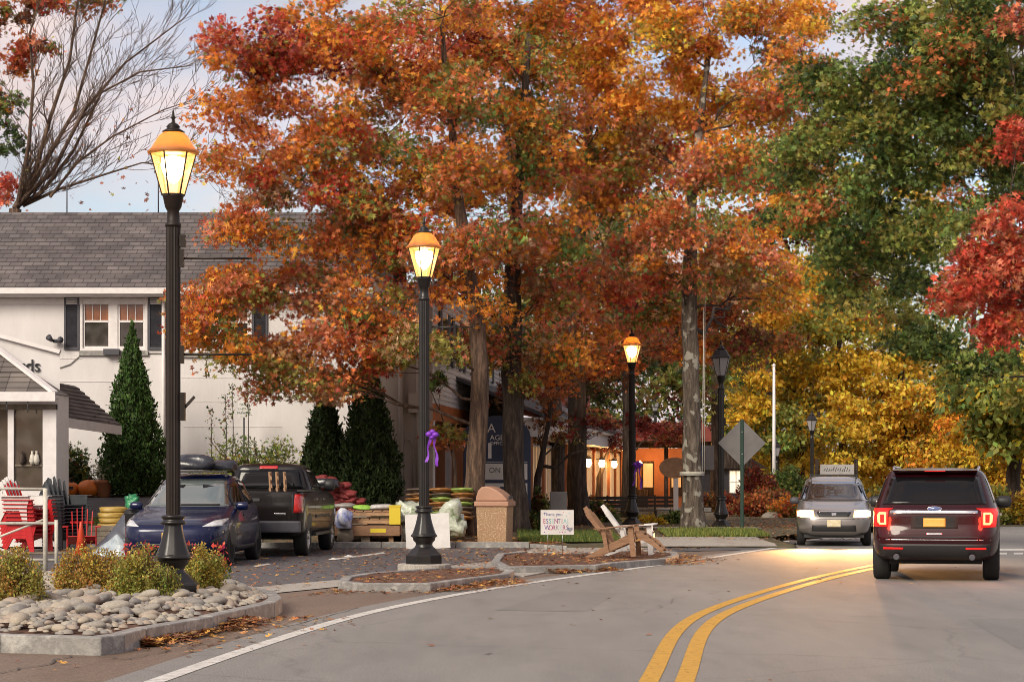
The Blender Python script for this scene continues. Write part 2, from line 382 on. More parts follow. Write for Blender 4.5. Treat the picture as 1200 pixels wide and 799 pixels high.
# kerbs
def kerb(pts, h, w, parent, closed=False, seg=1.3):
    n = len(pts); L = []
    for i in range(n - (0 if closed else 1)):
        a, b = Vector(pts[i]), Vector(pts[(i+1) % n]); k = max(1, round((b-a).length/seg))
        for j in range(k): L.append((a + (b-a)*j/k, a + (b-a)*(j+1)/k))
    for a, b in L:
        t = (b-a).normalized(); nrm = Vector((-t.y, t.x)); a2 = a + t*.006; b2 = b - t*.006
        mb = MB(); mb.prism([tuple(a2+nrm*0), tuple(b2+nrm*0), tuple(b2+nrm*w - t*.0), tuple(a2+nrm*w)], -.03, h + rnd.uniform(-.006,.006))
        mb.build('kerb_stone', M['granite'], parent, bevel=.015)
# ------------------------------------------------------------------ leaves
LEAF5 = (np.array([(0,0,0),(.10,.12,.0),(.42,.20,.05),(.10,.34,.0),(.5,.55,.08),(.09,.6,0),(0,1.05,.10),(-.09,.6,0),(-.5,.55,.08),(-.10,.34,0),(-.42,.20,.05),(-.10,.12,0)]),
         [(1,2,3),(3,4,5),(5,6,7),(7,8,9),(9,10,11),(1,3,5),(1,5,7),(1,7,9),(1,9,11)])
LEAF5 = (np.array([(-.08,.10,0),(.08,.10,0),(.44,.20,.06),(.09,.38,0),(.52,.62,.09),(.08,.68,0),(0,1.10,.10),(-.08,.68,0),(-.52,.62,.09),(-.09,.38,0),(-.44,.20,.06)]), [(0,1,5,7),(1,2,3),(3,4,5),(5,6,7),(7,8,9),(9,10,0)])
LEAF2 = (np.array([(0,0,0),(.32,.45,.06),(0,1,0),(-.32,.45,.06)]), [(0,1,2,3)])
SPRAY = (np.array([(-.12,0,0),(.12,0,0),(.22,.5,.05),(0,1.1,.0),(-.22,.5,.05)]), [(0,1,2,3,4)])
def leaves_mesh(name, pos, size, cols, tmpl, material, up=.5, parent=None, hang=0.0, flat=0.0):
    pos = np.asarray(pos, float); n = len(pos); tv, tf = tmpl; k = len(tv)
    nrm = rng.normal(size=(n,3)); nrm[:,2] += up*1.6
    if flat: nrm *= np.array([1-flat,1-flat,1]); nrm[:,2] = np.abs(nrm[:,2]) + flat*3
    nrm /= np.linalg.norm(nrm,axis=1,keepdims=True)
    d = rng.normal(size=(n,3)); d[:,2] -= hang*1.8; d -= nrm*(d*nrm).sum(1,keepdims=True); d /= np.linalg.norm(d,axis=1,keepdims=True)
    s = np.cross(d, nrm); size = np.broadcast_to(size,(n,)) * rng.uniform(.5,1.45,n)
    V = pos[:,None,:] + size[:,None,None]*(tv[None,:,0:1]*s[:,None,:] + tv[None,:,1:2]*d[:,None,:] + tv[None,:,2:3]*nrm[:,None,:])
    me = bpy.data.meshes.new(name); me.vertices.add(n*k); me.vertices.foreach_set('co', V.reshape(-1).astype(np.float32))
    fl = np.array([len(f) for f in tf]); fi = np.concatenate([np.array(f) for f in tf])
    loops = (fi[None,:] + (np.arange(n)*k)[:,None]).reshape(-1); me.loops.add(len(loops)); me.loops.foreach_set('vertex_index', loops.astype(np.int32))
    lt = np.tile(fl, n); ls = np.concatenate([[0],np.cumsum(lt)[:-1]])
    me.polygons.add(len(lt)); me.polygons.foreach_set('loop_start', ls.astype(np.int32))
    me.update(calc_edges=True)
    ca = me.color_attributes.new('col','FLOAT_COLOR','POINT')
    c4 = np.ones((n*k,4),np.float32); c4[:,:3] = np.repeat(np.asarray(cols), k, axis=0); ca.data.foreach_set('color', c4.reshape(-1))
    me.materials.append(material)
    o = bpy.data.objects.new(name, me); COL.objects.link(o)
    if parent: o.parent = parent
    return o
C = dict(rust=(.52,.16,.05), red=(.50,.075,.04), dkred=(.20,.025,.018), orange=(.76,.27,.036), amber=(.80,.38,.05), yellow=(.80,.50,.06), gold=(.72,.43,.04),
         olive=(.27,.25,.055), green=(.15,.21,.05), dkgreen=(.05,.085,.022), burg=(.13,.022,.022), pink=(.56,.185,.095), tan=(.48,.29,.15), lime=(.34,.38,.09), brown=(.20,.09,.04))
PAL = {
 'oakL': [('rust',3),('orange',3.6),('olive',2.6),('pink',2.6),('red',.6),('tan',2.0),('green',1.2)],
 'oakR': [('red',2.4),('rust',4),('orange',2.8),('dkred',1.4),('olive',1.2),('pink',1)],
 'oakM': [('rust',2.6),('red',1.0),('orange',3.4),('olive',2.8),('green',1.8),('pink',1.6),('tan',1.2),('amber',1.2)],
 'oakO': [('orange',4.5),('amber',3),('gold',1),('rust',1.4),('olive',1),('pink',.6)],
 'oakP': [('pink',3),('rust',2.2),('red',1.0),('orange',3.4),('green',1.4),('olive',1.6),('tan',1)],
 'oakG': [('green',4),('olive',3),('dkgreen',2),('lime',1.2),('rust',.5)],
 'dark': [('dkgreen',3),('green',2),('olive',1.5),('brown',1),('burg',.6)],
 'gold': [('gold',3),('yellow',5),('lime',1.2),('olive',1.0)],
 'goldO': [('gold',4),('amber',1.8),('orange',.5),('yellow',3),('olive',1)],
 'redM': [('red',5),('pink',2),('rust',1.6),('dkred',1.2)],
 'burg': [('burg',4),('dkred',3),('rust',1),('brown',1)],
 'lime': [('lime',3),('yellow',1.4),('olive',2.4),('gold',1.6),('green',1)],
 'green': [('green',4),('dkgreen',2),('lime',1),('olive',1)],
 'brownred': [('rust',3),('brown',2),('dkred',1.6),('olive',1.2),('tan',.8)],
}
def pick_cols(pal, ncl, per, jitter=.30, mixin=.34):
    names = [p[0] for p in PAL[pal]]; w = np.array([p[1] for p in PAL[pal]]); w = w*(rng.gamma(2.5,.5,len(w))+.35); w = w/w.sum(); T = np.array([C[q] for q in names])
    cl = rng.choice(len(T), ncl, p=w); cl = np.repeat(cl, per); n = len(cl)
    alt = rng.choice(len(T), n, p=w); use = rng.random(n) < mixin; idx = np.where(use, alt, cl)
    c = T[idx] * np.exp(rng.normal(0, jitter, (n,1))) * np.exp(rng.normal(0,.08,(n,3)))
    return np.clip(c, .004, .9)
def clump_leaves(clumps, per, csz=(.75,.75,.36)):
    """clumps: (centre, radii, palette, n_clusters) -> leaf positions, colours, cluster centres per clump"""
    pos = []; col = []; cents = []
    for c, r, pal, k in clumps:
        u = rng.normal(size=(k,3)); u /= np.linalg.norm(u,axis=1,keepdims=True); u *= rng.random((k,1))**(1/2.2)
        cc = np.array(c) + u*np.array(r); cents.append(cc)
        g = rng.normal(size=(k,per,3)); g /= np.linalg.norm(g,axis=2,keepdims=True); g *= rng.random((k,per,1))**.45
        sz = rng.uniform(.55,1.25,(k,1,1))
        p = cc[:,None,:] + g*sz*np.array(csz)
        p[:,:,2] -= .22*(g[:,:,0]**2+g[:,:,1]**2)*sz[:,:,0]
        pos.append(p.reshape(-1,3)); col.append(pick_cols(pal, k, per))
    return np.concatenate(pos), np.concatenate(col), cents
def wob(a, b, n, amp):
    a, b = Vector(a), Vector(b); L = (b-a).length; pts = []
    for i in range(n+1):
        t = i/n; p = a.lerp(b, t)
        if 0 < i < n: p += Vector((rnd.uniform(-1,1), rnd.uniform(-1,1), rnd.uniform(-1,1)))*amp*L
        pts.append(p)
    return pts
def tree(name, label, cat, path, clumps, per=60, leaf=.2, tmpl=LEAF5, bark='bark', csz=(.75,.75,.36), group=None, twigs=True, extra=None, hang=.15, flare=1.32):
    """path: trunk as world points with radii; clumps in world coordinates"""
    base = Vector(path[0][:3]); root = thing(name, label, cat, base, 0, group)
    inv = Matrix.Translation(-base)
    pos, col, cents = clump_leaves(clumps, per, csz)
    mb = MB(); mb.T = inv
    pts = []; rs = []
    fine = []
    for i in range(len(path)-1):
        for j in range(4):
            t = j/4; a, b = path[i], path[i+1]; fine.append([a[q]+(b[q]-a[q])*t for q in range(4)])
    fine.append(list(path[-1]))
    for i, p in enumerate(fine):
        h = p[2]-base.z; r = p[3]*(1 + (flare-1)*math.exp(-h/.35))
        pts.append(Vector(p[:3])+Vector((rnd.uniform(-1,1),rnd.uniform(-1,1),0))*p[3]*.1); rs.append(r)
    pts[0].z -= .25
    mb.tube(pts, rs, 14)
    # irregular trunk surface
    for i in range(len(mb.v)): mb.v[i] = mb.v[i] + Vector((rnd.uniform(-1,1), rnd.uniform(-1,1), 0))*path[0][3]*.035
    tr = mb.build('trunk', M[bark], root)
    br = MB(); br.T = inv
    if twigs:
        order = sorted(range(len(clumps)), key=lambda i: min((Vector(clumps[i][0])-Vector(p[:3])).length for p in fine)); nodes = [list(p) for p in fine]
        for ci in order:
            (c, r, pal, k), cc = clumps[ci], cents[ci]
            c = Vector(c); best = None
            for i, p in enumerate(nodes):
                q = Vector(p[:3]); 
                if q.z - base.z < 1.6: continue
                dz = c.z - q.z; dist = (c-q).length + 2.5*max(0, -dz+.9) 
                if best is None or dist < best[0]: best = (dist, i)
            if best is None: continue
            q = nodes[best[1]]; L = (c-Vector(q[:3])).length
            r0 = min(q[3]*.62, .016+.009*L)
            limb = wob(q[:3], c, 6, .05); br.tube(limb, [r0*(1-.11*i) for i in range(7)], 7); nodes += [[*limb[i], r0*(1-.11*i)] for i in (2,3,4,5,6)]
            for j in range(0, len(cc), 1):
                e_ = Vector(cc[j]); s = limb[rnd.randint(2,6)]; tw = wob(s, e_, 3, .09)
                br.tube(tw, [r0*.35+.006, r0*.25+.005, .011, .006], 4, cap=False)
    if extra: extra(br)
    if br.v: br.build('branches', M[bark if bark != 'bark_lichen' else 'bark_dark'], root, recalc=False)
    o = leaves_mesh('crown', pos - np.array(base), leaf, col, tmpl, M['leaf'], up=.45, parent=root, hang=hang)
    return root
def pc(px, py, d, rx, ry, rd, pal, k):
    s = F/d; return (tuple(P(px,py,d)), (rx/s, rd, ry/s), pal, k)
def scatter_grass(name, fn, n, h, cols, parent=None):
    pos = []; 
    for _ in range(n): pos.append(fn())
    pos = np.array(pos); k = len(pos)
    T = np.array([C[c] if c in C else c for c in cols]); col = T[rng.integers(0,len(T),k)]*np.exp(rng.normal(0,.25,(k,1)))
    BL = (np.array([(-.07,0,0),(.07,0,0),(.0,1,.25)]), [(0,1,2)])
    tv, tf = BL; me = None
    nrm = rng.normal(size=(k,3)); nrm[:,2] *= .2; nrm /= np.linalg.norm(nrm,axis=1,keepdims=True)
    up = np.tile([0,0,1.],(k,1)) + rng.normal(0,.25,(k,3)); s = np.cross(up,nrm); s/= np.linalg.norm(s,axis=1,keepdims=True)
    sz = h*rng.uniform(.5,1.3,k)
    V = pos[:,None,:] + sz[:,None,None]*(tv[None,:,0:1]*s[:,None,:] + tv[None,:,1:2]*up[:,None,:] + tv[None,:,2:3]*nrm[:,None,:])
    me = bpy.data.meshes.new(name); me.from_pydata(V.reshape(-1,3).tolist(), [], [(3*i,3*i+1,3*i+2) for i in range(k)])
    ca = me.color_attributes.new('col','FLOAT_COLOR','POINT'); c4 = np.ones((k*3,4),np.float32); c4[:,:3] = np.repeat(col,3,axis=0); ca.data.foreach_set('color', c4.reshape(-1))
    me.materials.append(M['leaf']); o = bpy.data.objects.new(name, me); COL.objects.link(o)
    return stuff(o)
def in_quad(q):
    def f():
        u, v = rnd.random(), rnd.random()
        a = Vector(q[0]).lerp(Vector(q[1]), u); b = Vector(q[3]).lerp(Vector(q[2]), u); return a.lerp(b, v)
    return f
def litter(name, regions, size=.07):
    """regions: (fn -> (x,y,z), n)"""
    pos = []
    for fn, n in regions:
        for _ in range(n): pos.append(tuple(fn()))
    k = len(pos); T = np.array([(.34,.11,.035),(.42,.19,.07),(.26,.08,.03),(.40,.24,.12),(.5,.26,.05),(.2,.09,.05)])
    col = T[rng.integers(0,len(T),k)]*np.exp(rng.normal(0,.25,(k,1)))
    return stuff(leaves_mesh(name, pos, size, col, LEAF5, M['litter'], up=1.0, flat=.55))
# ------------------------------------------------------------------ planting islands
def centroid(p): return (sum(a for a,b in p)/len(p), sum(b for a,b in p)/len(p))
def inside(p, x, y):
    c = False; n = len(p)
    for i in range(n):
        x1,y1 = p[i]; x2,y2 = p[(i+1)%n]
        if (y1>y) != (y2>y) and x < (x2-x1)*(y-y1)/(y2-y1)+x1: c = not c
    return c
def edge_dist(p, x, y):
    q = Vector((x,y)); best = 9
    for i in range(len(p)):
        a, b = Vector(p[i]), Vector(p[(i+1)%len(p)]); t = max(0,min(1,(q-a).dot(b-a)/(b-a).length_squared)); best = min(best,(q-(a+(b-a)*t)).length)
    return best
def island(name, poly, h, w, fill, lift=0.0, seg=1.3):
    root = bpy.data.objects.new(name, None); COL.objects.link(root); struct(root)
    kerb(poly, h, w, root, closed=True, seg=seg)
    # fill surface with a slight mound
    cx, cy = centroid(poly); mb = MB(); n = len(poly); vs = [(cx,cy,h-.03+lift)]; rings = 5
    for r in range(1, rings+1):
        for (x,y) in poly:
            t = r/rings; k = t*.985; vs.append((cx+(x-cx)*k, cy+(y-cy)*k, h-.035+lift*(1-t*t)))
    fs = [(0,1+i,1+(i+1)%n) for i in range(n)]
    for r in range(rings-1):
        for i in range(n): fs.append((1+r*n+i, 1+(r+1)*n+i, 1+(r+1)*n+(i+1)%n, 1+r*n+(i+1)%n))
    mb.add(vs, fs, 0, True); mb.build('soil', fill, root)
    return root
islA = [G(-90,757),G(0,763.5),G(118,767),G(146,763),G(172,755),G(250,740),G(322,722),G(331,716),G(324,708),G(262,694),G(120,684),G(-90,678)]
isA = island('stone_island', islA, .17, .17, M['soil'], .10)
islB = [G(396,690),G(420,693),G(505,693),G(528,690),G(596,680.5),G(603,676),G(585,671),G(520,672),G(430,679),G(402,684)]
isB = island('lamp_island', islB, .12, .15, M['soil'], .03, seg=1.6)
islC = [G(576,664),G(590,672),G(700,669.5),G(716,667),G(780,661.5),G(796,657),G(793,652.5),G(755,650),G(690,653),G(612,652.5),G(583,655)]
isC = island('sign_island', islC, .12, .15, M['soil'], .03, seg=1.6)
islD = [G(884,636),G(893,634.6),G(914,629.5),G(935,624),G(990,622),G(990,612),G(880,612)]
kr = bpy.data.objects.new('kerb', None); COL.objects.link(kr); struct(kr)
kerb([G(880,636),G(888,634.8),G(899,629.5),G(930,622)], .12, .16, kr)
kerb([(-30,50.9),(-9,50.9),(-6.0,50.9),(-3,50.9),(.4,50.9)], .13, .18, kr, seg=1.8)
kerb([(.4,50.9),(1.1,49.5)], .10, .15, kr)
# concrete pad under the second lamp
mb = MB(); mb.lathe([(.45,0.0),(.45,.16),(.43,.175)], 20, (X(497,37.6), 37.6, 0), sm=False)
mb.prism([(-1.95,37.0),(.2,36.6),(1.2,40.4),(-.2,41.0)], -.02, .012); struct(mb.build('lamp_pad', M['concrete']))

# stones on island A
SM = [mat('river_stone', a, b, rough=.7, scale=6, bump=.3, bscale=25) for a, b in
      [((.31,.27,.22),(.41,.37,.31)), ((.25,.22,.19),(.33,.30,.26)), ((.36,.30,.23),(.44,.38,.30)), ((.19,.175,.16),(.27,.25,.23)), ((.31,.245,.19),(.39,.32,.26))]]
def rock_mesh(i):
    b = bmesh.new(); bmesh.ops.create_icosphere(b, subdivisions=2, radius=1)
    r = random.Random(i); ax = [Vector((r.gauss(0,1),r.gauss(0,1),r.gauss(0,1))).normalized() for _ in range(5)]; am = [r.uniform(.05,.17) for _ in ax]
    for v in b.verts:
        n = v.co.normalized(); k = 1 - sum(a*max(0,n.dot(x))**3 for x,a in zip(ax,am)); v.co = n*k
        v.co.z *= .62; v.co.y *= .74
    for f in b.faces: f.smooth = True
    me = bpy.data.meshes.new('stone'); b.to_mesh(me); b.free(); me.materials.append(SM[i % 5]); return me
ROCKS = [rock_mesh(i) for i in range(15)]
placed = []; 
tries = 0
while len(placed) < 295 and tries < 60000:
    tries += 1
    y = rnd.uniform(20.7, 32.5)
    if rnd.random() < (y-20.7)/26: continue
    x = rnd.uniform(-7.2,-2.6); s = rnd.choice([.055,.065,.075,.085,.095,.11,.13])
    if not inside(islA,x,y) or edge_dist(islA,x,y) < .17+s*.85 or x < X(-14,y): continue
    if any((x-a)**2+((y-b)*1.0)**2 < ((s+c)*.60)**2 for a,b,c in placed): continue
    placed.append((x,y,s))
for x,y,s in placed:
    o = bpy.data.objects.new('stone', rnd.choice(ROCKS)); COL.objects.link(o); o.parent = isA
    e = edge_dist(islA,x,y); o.location = (x,y,.15+.12*min(1,e/.9)+s*.12); o.scale = (s*1.3,s*1.1,s*.85); o.rotation_euler = (rnd.uniform(-.3,.3),rnd.uniform(-.3,.3),rnd.uniform(0,6.3))
mb = MB()
pm = []
for _ in range(4200):
    x = rnd.uniform(-7.2,-2.6); y = rnd.uniform(20.7,32.5)
    if inside(islA,x,y) and edge_dist(islA,x,y) > .2:
        s = rnd.uniform(.03,.07); r0 = rnd.uniform(0,6); e = edge_dist(islA,x,y); z = .14+.11*min(1,e/.9)
        vs = [(x+s*math.cos(r0+k*1.05),y+s*.8*math.sin(r0+k*1.05),z) for k in range(6)] + [(x+s*.8*math.cos(r0+k*1.05),y+s*.62*math.sin(r0+k*1.05),z+s*.42) for k in range(6)] + [(x,y,z+s*.62)]
        mb.add(vs, [(k,(k+1)%6,6+(k+1)%6,6+k) for k in range(6)]+[(6+k,6+(k+1)%6,12) for k in range(6)], rnd.randint(0,4), True)
stuff(mb.build('pebbles', SM, isA))

# ------------------------------------------------------------------ street lamps
M['lamp_glass_lit'] = emis('lit_lantern_glass', (1,.42,.09), 1.25, (.02,.02,.02))
_n, _l = M['lamp_glass_lit'].node_tree.nodes, M['lamp_glass_lit'].node_tree.links
_t = _n.new('ShaderNodeBsdfTransparent'); _x = _n.new('ShaderNodeMixShader'); _x.inputs[0].default_value = .5
_l.new(_n['Principled BSDF'].outputs[0], _x.inputs[1]); _l.new(_t.outputs[0], _x.inputs[2]); _l.new(_x.outputs[0], _n['Material Output'].inputs[0])
M['lamp_core'] = emis('lamp_mantle', (1,.80,.45), 26)
M['lamp_dome_lit'], _n, _l, _b = new_mat('frosted_amber_dome'); _b.inputs['Base Color'].default_value = (.16,.09,.03,1)
_t = _n.new('ShaderNodeBsdfTranslucent'); _t.inputs[0].default_value = (.42,.22,.06,1); _x = _n.new('ShaderNodeAddShader')
_l.new(_b.outputs[0], _x.inputs[0]); _l.new(_t.outputs[0], _x.inputs[1]); _l.new(_x.outputs[0], _n['Material Output'].inputs[0])
M['lamp_glass_off'] = glassmat('unlit_lantern_glass', (.30,.29,.30), .25)
def street_lamp(x, y, z, label, lit=True, hgt_=5.78, post='bronze_post', arms=(), k=1.0, energy=140):
    t = thing('street_lamp', label, 'street lamp', (x,y,z), 0, 'street lamps along the road')
    bm_ = M['black_metal']; pm_ = M[post]
    mb = MB()
    mb.lathe([(.325,0),(.325,.15),(.31,.17),(.29,.185),(.26,.215),(.20,.275),(.165,.30)], 8, rot0=R(22.5), sm=False)
    mb.lathe([(.165,.29),(.14,.33),(.145,.37),(.185,.41),(.19,.455),(.225,.475),(.22,.50),(.20,.52)], 24)
    mb.build('base', bm_, t, bevel=.006)
    mb = MB(); n = 32; prof = [(.205,.515),(.172,.60),(.142,.70),(.118,.80),(.108,.88)]
    vs = []; fs = []
    for r, zz in prof:
        for i in range(n): a = 2*math.pi*i/n; rr = r*(1 - (.07 if i % 4 == 0 else 0)); vs.append((rr*math.cos(a), rr*math.sin(a), zz))
    for j in range(len(prof)-1):
        for i in range(n): fs.append((j*n+i, j*n+(i+1)%n, (j+1)*n+(i+1)%n, (j+1)*n+i))
    mb.add(vs, fs, 0, True)
    mb.lathe([(.112,.875),(.15,.885),(.155,.91),(.13,.925),(.125,.95),(.145,.96),(.145,.985),(.10,1.0)], 24)
    mb.build('bell', bm_, t)
    mb = MB(); n = 32; vs = []; fs = []
    for zz in (.99, 4.50*k):
        for i in range(n):
            a = 2*math.pi*i/n; rr = .088 if i % 2 == 0 else .080; vs.append((rr*math.cos(a), rr*math.sin(a), zz))
    mb.add(vs, [(i,(i+1)%n,n+(i+1)%n,n+i) for i in range(n)], 0, False)
    mb.build('shaft', pm_, t)
    T = 4.5*k
    mb = MB(); mb.lathe([(.095,T-.03),(.10,T),(.08,T+.02),(.072,T+.16),(.09,T+.19),(.10,T+.21),(.125,T+.33),(.135,T+.35)], 20)
    mb.build('neck', pm_, t)
    L = thing('lantern', '', '', (0,0,0)); del L['label']; del L['category']; L.parent = t
    z0, z1 = T+.355, T+.86
    r0, r1 = .135, .275; ns = 6
    def ring(r, zz, q=0): return [(r*math.cos(2*math.pi*i/ns+R(q)), r*math.sin(2*math.pi*i/ns+R(q)), zz) for i in range(ns)]
    q = 15
    a, b = ring(r0,z0,q), ring(r1,z1,q)
    for i in range(ns):
        j = (i+1) % ns; mb = MB(); mb.add([a[i],a[j],b[j],b[i]], [(0,1,2,3)]); mb.build('pane', M['lamp_glass_lit'] if lit else M['lamp_glass_off'], L, recalc=False)
    mb = MB()
    for i in range(ns): mb.bar(Vector(a[i])*1.0, Vector(b[i]), .016, .016)
    for rr in (a, b):
        for i in range(ns): mb.bar(rr[i], rr[(i+1)%ns], .02, .02)
    mb.build('frame', pm_, L)
    if lit:
        mb = MB(); mb.lathe([(.0,z0+.13),(.06,z0+.17),(.12,z0+.26),(.15,z0+.36),(.14,z0+.44),(.0,z0+.48)], 16); mb.build('bulb', M['lamp_core'], L)
    mb = MB()
    mb.lathe([(r1*1.12,z1-.01),(r1*1.14,z1+.015),(r1*.98,z1+.05),(.22,z1+.13),(.17,z1+.21),(.115,z1+.25)], 6 if not lit else 24, rot0=R(q), sm=lit)
    mb.build('dome', M['lamp_dome_lit'] if lit else bm_, L)
    mb = MB()
    mb.lathe([(.12,z1+.245),(.135,z1+.26),(.10,z1+.28),(.07,z1+.30),(.085,z1+.315),(.055,z1+.35),(.02,z1+.37),(.018,z1+.41),(.035,z1+.425),(.018,z1+.445),(.012,z1+.50),(0,z1+.54)], 16)
    mb.build('finial', M['orange_wood'] if False else pm_, L)
    for (az, ln, side) in arms:
        mb = MB(); mb.tube([(side*.08,0,az),(side*(.08+ln),0,az)], .013, 6); mb.cbox((side*.105,0,az),(.05,.07,.22)); mb.lathe([(.02,0),(.024,.01),(.0,.03)],8,(side*(.08+ln),0,az-.01)); mb.build('banner_arm', pm_, t)
    if lit:
        ld = bpy.data.lights.new('lamp_light','POINT'); ld.energy = energy; ld.color = (1,.56,.2); ld.shadow_soft_size = .16
        lo = bpy.data.objects.new('lamp_light', ld); COL.objects.link(lo); lo.parent = t; lo.location = (0,0,z1+.62 if False else z0+.3)
        lo['kind'] = 'structure'
    return t
lamp1 = street_lamp(X(203,26.8), 26.8, .2, 'tallest-looking lit lamp post, nearest one, rising from the stone island on the left', arms=((4.09,.85,1),(2.93,.85,1)))
mb = MB(); mb.cbox((.115,0,4.30),(.07,.09,.14)); mb.build('junction_box', M['bronze_post'], lamp1)
mb = MB(); mb.cbox((.115,0,2.30),(.06,.09,.34)); mb.bar((.13,0,2.28),(.26,-.02,2.42),.03,.03); mb.build('bracket', M['bronze_post'], lamp1)
lamp2 = street_lamp(X(497,37.6), 37.6, .16, 'lit lamp post on the small kerbed island in front of the white board', post='black_metal', arms=((4.02,.77,1),))
lamp3 = street_lamp(X(740.5,65), 65, .10, 'lit lamp post behind the two tilted wooden chairs', post='bronze_post', arms=((3.55,.7,1),), energy=170)
street_lamp(X(845,63), 63, .08, 'unlit lamp post on the grass just left of the diamond road sign', lit=False, post='black_metal', k=.90, arms=((3.1,.6,1),))
street_lamp(X(951.5,108), 108, .05, 'unlit lamp post rising directly behind the oncoming silver car', lit=False, post='black_metal', k=.76)
street_lamp(X(910,128), 128, .05, 'smallest farthest unlit lamp post beside the tall white pole', lit=False, post='black_metal', k=.52)
street_lamp(X(768,128), 128, .05, 'distant unlit lantern seen between the lit lamp and the mottled trunk', lit=False, post='black_metal', k=1.1, arms=((5.0,1.2,-1),))
def ribbon_bow(x, y, z, s, label):
    t = thing('ribbon_bow', label, 'ribbon', (x,y,z))
    pm_ = M['purple']; mb = MB()
    for sgn in (-1,1):
        pts = [(0,-.03,0),(sgn*.09,-.07,.10),(sgn*.19,-.08,.06),(sgn*.17,-.08,-.06),(0,-.03,0)]
        for i in range(4):
            a, b = Vector(pts[i]), Vector(pts[i+1]); mb.add([a+Vector((0,-.035,0)),b+Vector((0,-.04,0)),b+Vector((0,.04,0)),a+Vector((0,.035,0))],[(0,1,2,3)])
    for sx_,sz_,rr in ((-.07,.03,.09),(.08,.02,.09),(0,-.04,.07),(.01,.09,.07)):
        mb.lathe([(0,-rr*.8),(rr*.7,-rr*.5),(rr,0),(rr*.75,rr*.5),(0,rr*.8)],9,(sx_,-.06,sz_))
    o = mb.build('bow', pm_, t); o.scale=(s,s,s)
    for (dx, L, ph) in ((-.04,.62,0),(.045,.72,1.3)):
        mb = MB(); vs = []; 
        for i in range(9):
            zz = -L*i/8; w = .026+.012*math.sin(i+ph); xx = dx*(1+i*.25)+.02*math.sin(i*1.3+ph)
            vs += [(xx-w,-.03+.02*math.cos(i+ph),zz),(xx+w,-.03-.02*math.cos(i+ph),zz)]
        mb.add(vs,[(2*i,2*i+1,2*i+3,2*i+2) for i in range(8)],0,True); o = mb.build('tail', pm_, t); o.scale=(s,s,s)
    return t
M['purple'] = mat('purple_ribbon', (.17,.03,.42), (.24,.05,.55), rough=.5, scale=10)
ribbon_bow(X(506,37.4), 37.45, 2.34, .72, 'purple ribbon bow tied to the lamp post in front of the white board')
ribbon_bow(X(747,64.7), 64.75, 1.95, .95, 'purple ribbon bow tied to the lamp post behind the wooden chairs')

# ------------------------------------------------------------------ roof shingles material
def shingle_mat(name, c1, c2, cm, sx, sz, axis):
    m, n, l, b = new_mat(name); b.inputs['Roughness'].default_value = .9
    tc = n.new('ShaderNodeTexCoord'); sp = n.new('ShaderNodeSeparateXYZ'); cb = n.new('ShaderNodeCombineXYZ'); l.new(tc.outputs['Object'], sp.inputs[0])
    l.new(sp.outputs[axis[0]], cb.inputs[0]); l.new(sp.outputs[axis[1]], cb.inputs[1])
    br = n.new('ShaderNodeTexBrick'); br.offset = .5; br.inputs['Scale'].default_value = 1; br.inputs['Brick Width'].default_value = sx; br.inputs['Row Height'].default_value = sz
    br.inputs['Mortar Size'].default_value = .012; br.inputs['Color1'].default_value = (*c1,1); br.inputs['Color2'].default_value = (*c2,1); br.inputs['Mortar'].default_value = (*cm,1); br.inputs['Bias'].default_value = 0
    l.new(cb.outputs[0], br.inputs['Vector'])
    t = n.new('ShaderNodeTexNoise'); t.inputs['Scale'].default_value = 1.3; t.inputs['Detail'].default_value = 8; l.new(tc.outputs['Object'], t.inputs['Vector'])
    r = n.new('ShaderNodeValToRGB'); r.color_ramp.elements[0].color = (.7,.7,.7,1); r.color_ramp.elements[1].color = (1.3,1.27,1.22,1); r.color_ramp.elements[0].position=.3; r.color_ramp.elements[1].position=.7; l.new(t.outputs['Fac'], r.inputs[0])
    x = n.new('ShaderNodeMix'); x.data_type='RGBA'; x.blend_type='MULTIPLY'; x.inputs[0].default_value=1; l.new(br.outputs['Color'],x.inputs[6]); l.new(r.outputs[0],x.inputs[7]); l.new(x.outputs[2], b.inputs['Base Color'])
    return m
M['shingle_big'] = shingle_mat('grey_asphalt_shingle', (.10,.085,.088), (.155,.135,.138), (.045,.04,.042), .32, .14, (0,2))
M['shingle_small'] = shingle_mat('dark_asphalt_shingle', (.11,.095,.09), (.17,.15,.14), (.06,.05,.05), .5, .5, (0,2))
M['interior_warm'] = emis('lit_interior', (1,.5,.16), .35, (.4,.25,.15))
M['sky_reflect'] = mat('painted_reflection_glass', (.10,.035,.02), (.35,.12,.05), rough=.08, coat=1, scale=1.2)  # orange reflection painted into the glass colour of the upper sashes

# ------------------------------------------------------------------ big white building
WY = 60.0; SW = F/WY
def wx(px): return (px-600)/SW
def wz(py): return HC+(556-py)/SW
bw = thing('white_building', 'long two storey white painted building with grey shingle roof behind the parked cars', 'building', (wx(0), WY, 0))
O = -Vector((wx(0), WY, 0)); TB = Matrix.Translation(O)
mb = MB(); mb.T = TB
x0, x1 = wx(-170), wx(447)
wins = [(wx(97), wx(170), wz(408), wz(345)), (wx(218), wx(292), wz(410), wz(345)), (wx(-95), wx(-25), wz(408), wz(345))]
zt = wz(343); zb = .6
